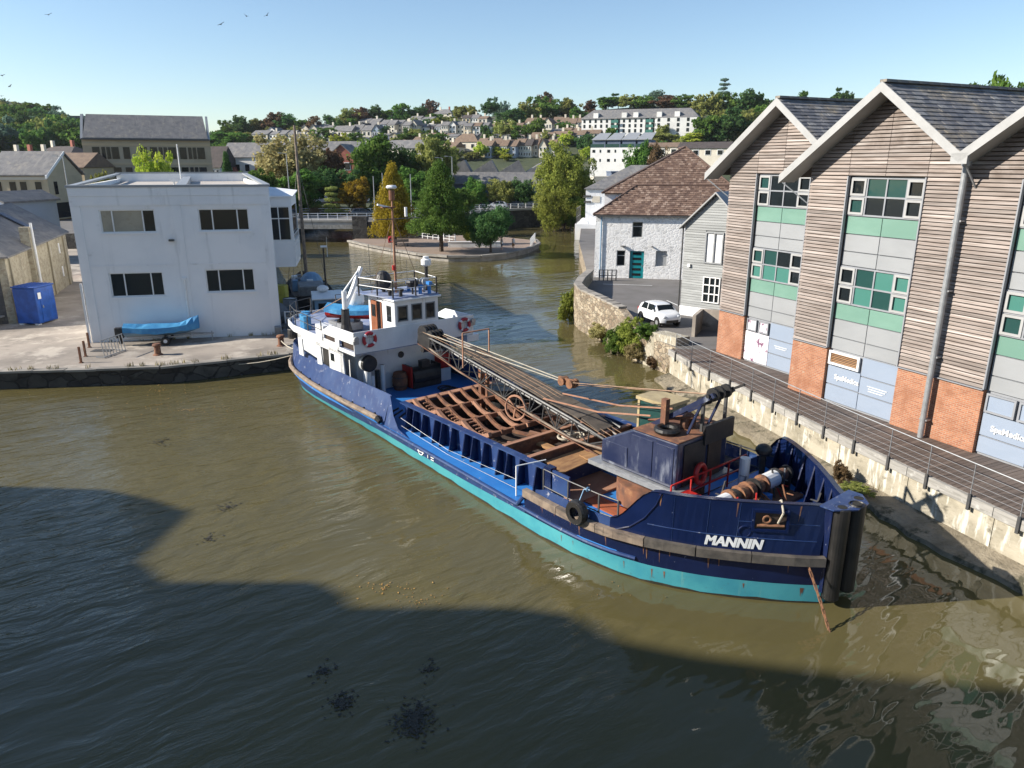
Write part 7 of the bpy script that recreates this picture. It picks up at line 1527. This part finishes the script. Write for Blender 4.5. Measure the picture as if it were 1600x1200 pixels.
railing('door_railing', 'slim dark railing down the steps beside the warehouse corner', (7.9,66.6),(9.4,66.5),YARD_Z,4,1.0,'dark_steel',2)
for i, (px, top, bot, Y, lab) in enumerate(((691,247,330,136,'tall grey street lamp left of the green banner'),(706,245,335,131,'street lamp carrying the green banner'),(597,270,335,128,'thin white flagpole beside the yellow conifer'),(583,275,345,127,'leaning white flagpole left of the yellow conifer'),(641,272,335,127,'white pole behind the mast of the dredger'),(868,240,330,160,'slim lamp post in front of the boathouse roof'),(447,240,340,125,'grey lamp post behind the tall wooden mast'),(98,245,335,100,'lamp post beside the beige arcade building'))):
    a, b = at_depth(px, top, Y), at_depth(px, bot, Y); t = thing('street_lamp' if 'lamp' in lab else 'flagpole', lab, 'lamp post' if 'lamp' in lab else 'pole', (a.x, Y, 3.0)); h = a.z-3.0
    MB().cyl((0,0,0),(0,0,h),.11,.06,8).build('pole', M['steelgrey'], t)
    if 'lamp' in lab: MB().bar((0,0,h),(-.9,0,h+.1),.07).box(-1.3,-.12,h+.04,-.7,.12,h+.16).build('lamp_head', M['steelgrey'], t)
    if 'banner' in lab and i == 1:
        bz = at_depth(px, 305, Y).z-3.0; bo2 = MB().box(-1.1,-.03,bz,-.08,.03,bz+3.3).build('banner', M['teal_panel'], t); block('banner_print', M['white_plain'], bo2, (-.55,-.035,bz+1.0), (.6,.02,1.2))
wp = thing('roof_pole', 'thin white pole standing on the office roof edge', 'pole', (-31.2,72,10.4)); MB().cyl((0,0,-.2),(0,0,3.2),.05,.04,6).build('pole', M['white_plain'], wp); MB().ball((0,0,3.22),.07,8,5).build('pole_cap', M['white_plain'], wp)
# ---- the two people on the island and a bench, life ring stand
def person(label, loc, rz, top, legs, bend=0.):
    t = thing('person', label, 'person', loc, rz)
    J = {'pel':(0,0,.92),'chest':(.0+bend*.3,0,1.32-bend*.12),'neck':(.02+bend*.45,0,1.5-bend*.18),'head':(.05+bend*.52,0,1.66-bend*.22)}
    E_ = [('pel','chest'),('chest','neck'),('neck','head')]; Rd = {'pel':.15,'chest':.17,'neck':.06,'head':.105}
    for s, n in ((-1,'r'),(1,'l')):
        J.update({'hip'+n:(0,s*.1,.88),'kn'+n:(.06*s,s*.11,.48),'an'+n:(-.05*s,s*.11,.07),'to'+n:(.1-.05*s,s*.12,.03),'sh'+n:(bend*.3,s*.19,1.4-bend*.15),'el'+n:(.05*s+bend*.3,s*.24,1.12),'wr'+n:(.16+bend*.3,s*.22,.9),'fi'+n:(.2+bend*.3,s*.21,.8)})
        E_ += [('pel','hip'+n),('hip'+n,'kn'+n),('kn'+n,'an'+n),('an'+n,'to'+n),('chest','sh'+n),('sh'+n,'el'+n),('el'+n,'wr'+n),('wr'+n,'fi'+n)]
        Rd.update({'hip'+n:.105,'kn'+n:.065,'an'+n:.045,'to'+n:.04,'sh'+n:.07,'el'+n:.05,'wr'+n:.035,'fi'+n:.025})
    ks = list(J); me = bpy.data.meshes.new('body'); me.from_pydata([J[k] for k in ks], [(ks.index(a), ks.index(b)) for a, b in E_], [])
    o = bpy.data.objects.new('body', me); COL.objects.link(o); o.parent = t; me.materials.append(M['skin'])
    md = o.modifiers.new('skin', 'SKIN'); sv = me.skin_vertices[0].data
    for i, k in enumerate(ks): sv[i].radius = (Rd[k], Rd[k]*.85)
    sv[0].use_root = True; o.modifiers.new('sub', 'SUBSURF').levels = 1; o.modifiers['sub'].render_levels = 1
    MB().lathe((0,0,0), [(.16,.80),(.185,.95),(.19,1.2),(.2,1.38),(.12,1.46)], 14).build('shirt', M[top], t, smooth=True)
    for s in (-1, 1): MB().cyl((0,s*.1,.9),(.05*s,s*.11,.5),.125,.1,10).build('trouser_leg', M[legs], t)
    MB().ball(((.035+bend*.52),0,1.71-bend*.22),(.115,.11,.1),12,7).build('hair', M['hair'], t); return t
pA = ground(784,391,.62); person('person in a white top standing beside the dark bush on the island', (pA.x,pA.y,.63), R(200), 'shirt', 'shorts'); pB = ground(802,390,.62); person('person in light shirt and shorts walking at the island tip', (pB.x,pB.y,.63), R(-30), 'shirt', 'ply')
lr = thing('life_ring_post', 'red life ring housing on a white post at the island edge', 'life ring', tuple(ground(612,393,.62))); MB().box(-.06,-.06,0,.06,.06,1.6).build('post', M['white_plain'], lr); MB().torus((0,-.12,1.6),(0,1,0),.32,.1,18,8).build('ring', M['buoy'], lr); block('board', M['buoy'], lr, (0,-.03,1.6), (.8,.05,.9))
bn = thing('picnic_bench', 'wooden bench behind the life ring on the island', 'bench', tuple(ground(628,385,.62)), R(10)); block('seat', M['clad'], bn, (0,0,.45), (2,.4,.06)); block('backrest', M['clad'], bn, (0,.22,.8), (2,.06,.4))
for x in (-.8,.8): block('leg', M['dark_steel'], bn, (x,0,.22), (.08,.4,.44))
lw = thing('low_white_wall', 'low white curved wall behind the pine on the island', 'wall', (-9,105,.62)); MB().box(0,0,0,7.5,.5,.7).build('wall_face', M['render'], lw); MB().box(-.05,-.05,.71,7.55,.55,.8).build('coping', M['render'], lw)
# ---- moored boats beside the office
mb1 = thing('moored_barge', 'black-hulled sailing barge with a tall wooden mast moored beside the office', 'boat', (-18.3,65.6,0), R(109)); h1, rw1 = boat_hull(15,3.8,1.5,14,.35); h1.build('hull', M['black'], mb1)
MB().box(-7,-1.5,1.2,5,1.5,1.3).build('deck', M['tar_dark'], mb1); MB().box(-6.2,-1.0,1.31,-3.2,1.0,2.4).build('cabin', M['grey_canvas'], mb1, bevel=.1)
mt_ = at_depth(459,196,66.5); MB().cyl((.5,0,1),(.5,.0,mt_.z),.17,.1,10).build('mast', M['tar'], mb1); MB().tube([(.5,0,13),(6.5,0,1.9)], .02, 4).tube([(.5,0,12),(-.5,-1.7,1.6)], .02, 4).tube([(.5,0,12),(-.5,1.7,1.6)], .02, 4).tube([(.5,0,9),(-3.0,1.5,1.6)], .02, 4).build('rigging', M['dark_steel'], mb1)
rj = random.Random(4); rz0 = random.Random(6)
for i in range(16): x, y = rj.uniform(-3,4.5), rj.uniform(-1.3,1.3); MB().box(x-.3,y-.25,1.31,x+.3,y+.25,1.31+rj.uniform(.3,1.1)).build('deck_clutter', M[rj.choice(['red','blue_box','grey_canvas','tar','white_plain','black','boat_blue'])], mb1, bevel=.04)
cd = MB(); cd.ball((-1.2,-.3,1.9),(1.3,1.0,1.0),14,8); cd.build('canvas_hood', M['boat_blue'], mb1)
mb2 = thing('cabin_boat', 'pale blue fishing boat with a wheelhouse and wind generator moored behind the dredger stern', 'boat', (-13.7,54.2,0), R(106)); h2, rw2 = boat_hull(10,3.2,1.2,14,.4); h2.build('hull', M['boat_blue'], mb2); MB().box(-4.2,-1.3,1.0,4,1.3,1.08).build('deck', M['grey_canvas'], mb2)
MB().box(-2.6,-1.0,1.09,.6,1.0,2.75).build('cabin', M['boat_blue'], mb2, bevel=.06); MB().box(-2.8,-1.15,2.76,.8,1.15,2.86).build('cabin_roof', M['white_plain'], mb2, bevel=.03)
for y in (-1.01,1.01): block('cabin_window', M['glass'], mb2, (-1,y,2.1), (1.3,.03,.8))
block('cabin_window', M['glass'], mb2, (-2.61,0,2.1), (.03,1.5,.8)); MB().cyl((1.8,0,1.0),(1.8,0,5.9),.09,.06,8).build('mast', M['black'], mb2)
wg = MB().cyl((1.8,-.3,6.0),(1.8,.2,6.0),.09,n=10)
for k in range(3): an = R(90+30+120*k); wg.slab([(1.8+.06*math.cos(an+1.57),-.3,6+.06*math.sin(an+1.57)),(1.8+.06*math.cos(an-1.57),-.3,6+.06*math.sin(an-1.57)),(1.8+.85*math.cos(an),-.28,6+.85*math.sin(an))], (0,.03,0))
wg.build('wind_generator', M['white_plain'], mb2); MB().ball((.2,.3,3.1),(.45,.45,.25),12,6).build('dinghy_dome', M['white_plain'], mb2); MB().tube([(-3.8,-1.2,1.08),(-3.8,-1.2,1.9),(3.5,-1.1,2.0),(3.5,-1.1,1.08)], .025, 5).tube([(-3.8,1.2,1.08),(-3.8,1.2,1.9),(3.5,1.1,2.0)], .025, 5).build('guard_rail', M['steelgrey'], mb2)
for i in range(8): x, y = rj.uniform(-4,3.5), rj.uniform(-1.1,1.1); MB().box(x-.2,y-.2,1.08,x+.2,y+.2,1.08+rj.uniform(.3,.9)).build('deck_clutter', M[rj.choice(['red','blue_box','grey_canvas','tar','white_plain','black'])], mb2, bevel=.03)
mb3 = thing('work_pontoon', 'cluttered grey work pontoon between the office and the fishing boat', 'pontoon', (-16.4,51.2,0), R(110)); MB().box(-4.2,-.95,-.4,4,.95,.75).build('float', M['grey_canvas'], mb3, bevel=.05)
for i in range(12): x, y = rj.uniform(-3.7,3.6), rj.uniform(-.7,.7); MB().box(x-.28,y-.2,.76,x+.28,y+.2,.76+rj.uniform(.3,1.2)).build('deck_clutter', M[rj.choice(['red','grey_canvas','tar','panel_grey','black','dark_steel','yellow_cloth'])], mb3, bevel=.04)
MB().ball((1.4,0,1.55),(1.0,.8,.8),12,8).build('tarpaulin_heap', M['grey_canvas'], mb3)
bp_ = thing('hi_vis_bundle', 'yellow-green covered stack on the quay behind the office corner', 'bundle', (-17.6,55.6,QUAY_Z)); MB().box(-.5,-.5,0,.5,.5,2.2).build('cover', M['yellow_cloth'], bp_, bevel=.12); block('pallet', M['tar'], bp_, (0,0,.06), (1.2,1.2,.12))
for nm_, lab, c_, x, y, m_, dims in (('red_float','red cylindrical float standing at the quay edge behind the office corner','float',-14.6,49.0,'red',(.5,.5,1.1)),('grey_cabinet','grey steel cabinet on the quay beside the fishing boat','cabinet',-16.2,53.2,'panel_grey',(1.0,.7,1.6)),('pallet_stack','stack of weathered pallets between office and moored boats','pallets',-15.2,50.6,'tar',(1.1,1.0,.9)),('rope_bin','black tub of rope on the quay corner by the office','tub',-14.4,47.4,'black',(.7,.7,.6))):
    t = thing(nm_, lab, c_, (x,y,QUAY_Z), R(15)); 
    if 'pallet' in nm_:
        for k in range(6): block('pallet', M[m_], t, (rz0.uniform(-.05,.05),0,.08+.15*k), (dims[0],dims[1],.11))
    else: MB().lathe((0,0,0), [(0,0),(dims[0]/2,0),(dims[0]/2*1.08,dims[2]*.5),(dims[0]/2,dims[2]),(0,dims[2])], 14 if m_ != 'panel_grey' else 4).build('body', M[m_], t, bevel=.02); MB().torus((0,0,dims[2]),(0,0,1),dims[0]/2*.95,.03,14,5).build('rim', M['dark_steel'], t)
rl_ = railing('quay_fence', 'short white fence on the quay behind the office corner', (-15.6,49.8),(-14.4,50.2),QUAY_Z,2,1.3,'white_plain',3)
# ---- unseen building added left of the frame, roofline shaped to cast the water shadow
wh2 = thing('shadow_caster_block', 'unseen stepped brick block added beyond the frame, shaped to cast the water shadow', 'building', (-48,0,QUAY_Z))
edge = [(-24,26.6),(-19.85,26.2),(-15.6,25.9),(-13.4,25.05),(-11.5,24.0),(-11.7,20.6),(-10.2,19.3),(-5.8,19.4),(-4.8,18.7),(-4.4,17.9),(0,18.1),(1.8,17.7),(2.8,16.6),(4.9,15.9),(7.9,15.3),(14,14.5)]   # where its roof line falls on the water
prof = [(y-.11*(x+48), (x+48)/1.804*1.006-QUAY_Z) for x, y in edge] + [(-34,33.)]
for (y1, h1_), (y0, h0_) in zip(prof, prof[1:]): MB().slab([(0,y1,0),(0,y0,0),(0,y0,h0_),(0,y1,h1_)], (-9,0,0)).build('wall', M['brick'], wh2)
for k in range(8):
    for s in range(5): block('window', M['glass'], wh2, (.03,5-k*4.2,2.2+s*3.6), (.1,1.4,1.8))
# ---- floating weed and leaves
rz_ = random.Random(21)
def weed(name, label, c, r, n, m, size=.05, z=.012):
    w_ = MB()
    for _ in range(n):
        a = rz_.uniform(0,6.283); d = abs(rz_.gauss(0,.45)); x, y = c[0]+r[0]*d*math.cos(a), c[1]+r[1]*d*math.sin(a); s = size*rz_.uniform(.4,1.5); t_ = rz_.uniform(0,6.283)
        p = lambda q, k: (x+s*k*math.cos(t_+q), y+s*k*math.sin(t_+q), z+rz_.uniform(0,.02)); w_.face(p(0,1), p(1.3,.5), p(3.14,1), p(4.6,.6))
    o = tag(w_.build(name, M[m], recalc=False), label, 'seaweed' if m == 'weed' else 'leaves'); o['kind'] = 'stuff'; return o
for i, (px, py, rx, n, lab) in enumerate(((648,1125,.62,520,'largest dark raft of floating seaweed on the shaded water'),(533,1100,.4,200,'loose dark seaweed patch left of the largest raft'),(508,1050,.3,70,'small seaweed scrap above the loose patch'),(356,793,.5,60,'small dark seaweed scrap on the sunlit water'),(325,843,.35,40,'thin seaweed strand in the sunlit shallows'),(672,1045,.3,60,'small seaweed scrap right of the shaded patches'),(252,690,.9,60,'scattered weed in front of the quay'))):
    p = ground(px, py, 0); weed('floating_seaweed', lab, (p.x,p.y), (rx,rx*1.3), n, 'weed', .045)
for (px, py, rx, n) in ((600,920,2.2,60),(300,640,5.5,150),(650,940,1.6,40),(970,930,1.2,8),(1480,900,2.0,14),(250,610,7,120)): p = ground(px, py, 0); weed('floating_leaves', 'scattered fallen leaves drifting on the water %s' % {600:'between shadow and ship',300:'in front of the quay',650:'beside the shadow edge',970:'near the bow',1480:'under the river wall',250:'along the quay foot'}[px], (p.x,p.y), (rx,rx*.5), n, 'leaf_litter', .03)
# ---- birds
bm3 = MB(); bm3.ball((0,0,0),(.28,.1,.1),8,5); bm3.face((.1,.05,.04),(-.1,.05,.04),(-.15,.75,.2),(0,.75,.2)); bm3.face((.1,-.05,.04),(-.1,-.05,.04),(-.15,-.75,.2),(0,-.75,.2)); bme = bm3.mesh('bird_mesh'); bme.materials.append(M['dark_steel'])
for i, (px, py) in enumerate(((345,38),(385,25),(417,24),(76,23),(3,118),(15,135),(12,158),(30,162),(50,165),(2,150))):
    p = at_depth(px, py, 160+i*5); o = link('bird', bme, None, p, (rz_.uniform(-.5,.5),rz_.uniform(-.3,.3),rz_.uniform(0,6))); tag(o, 'small dark gull gliding in the clear sky', 'bird', 'gulls in the sky')

# ================================================================== HAZE
hz_ = MB().box(-1190,-70,-3,1190,904,92).build('haze', M['water']); hz_['kind'] = 'stuff'; hz_['label'] = 'thin summer haze in the air over the town'; hz_['category'] = 'haze'
hm_ = bpy.data.materials.new('thin_haze'); hm_.use_nodes = True; nt = hm_.node_tree; nt.nodes.clear()
pv = nt.nodes.new('ShaderNodeVolumePrincipled'); pv.inputs['Color'].default_value = (.86,.91,1,1); pv.inputs['Density'].default_value = .00006; pv.inputs['Anisotropy'].default_value = .2
oo = nt.nodes.new('ShaderNodeOutputMaterial'); nt.links.new(pv.outputs[0], oo.inputs['Volume']); hz_.data.materials.clear(); hz_.data.materials.append(hm_)

# ---- labels of hillside trees name the house they stand by
import re
_hs = []
for o in list(COL.objects):
    if o.parent is None and o.get('category') in ('house','building') and o.location.y > 190:
        sh = re.split(r' (?:with|under|above|on the|behind|in the|among|below|beside|at the|between|high|just|half|in front|to the)\b', o['label'])[0].rstrip(','); _hs.append((o.location.x, o.location.y, sh))
for o in list(COL.objects):
    if o.parent is None and o.name.split('.')[0] in ('hillside_tree','garden_tree'):
        x, y, _ = o.location; hx, hy, sh = min(_hs, key=lambda h: (h[0]-x)**2+(h[1]-y)**2)
        o['label'] = '%s %s the %s on the hillside' % (o['label'].split(' tree')[0].replace(' garden','')+(' tree'), 'behind' if y > hy+6 else ('in front of' if y < hy-3 else 'beside'), sh)
        if len(o['label'].split()) > 16: o['label'] = o['label'].replace(' on the hillside', '').replace('small ', '')
        if len(o['label'].split()) > 16: o['label'] = ' '.join(o['label'].split()[:16])
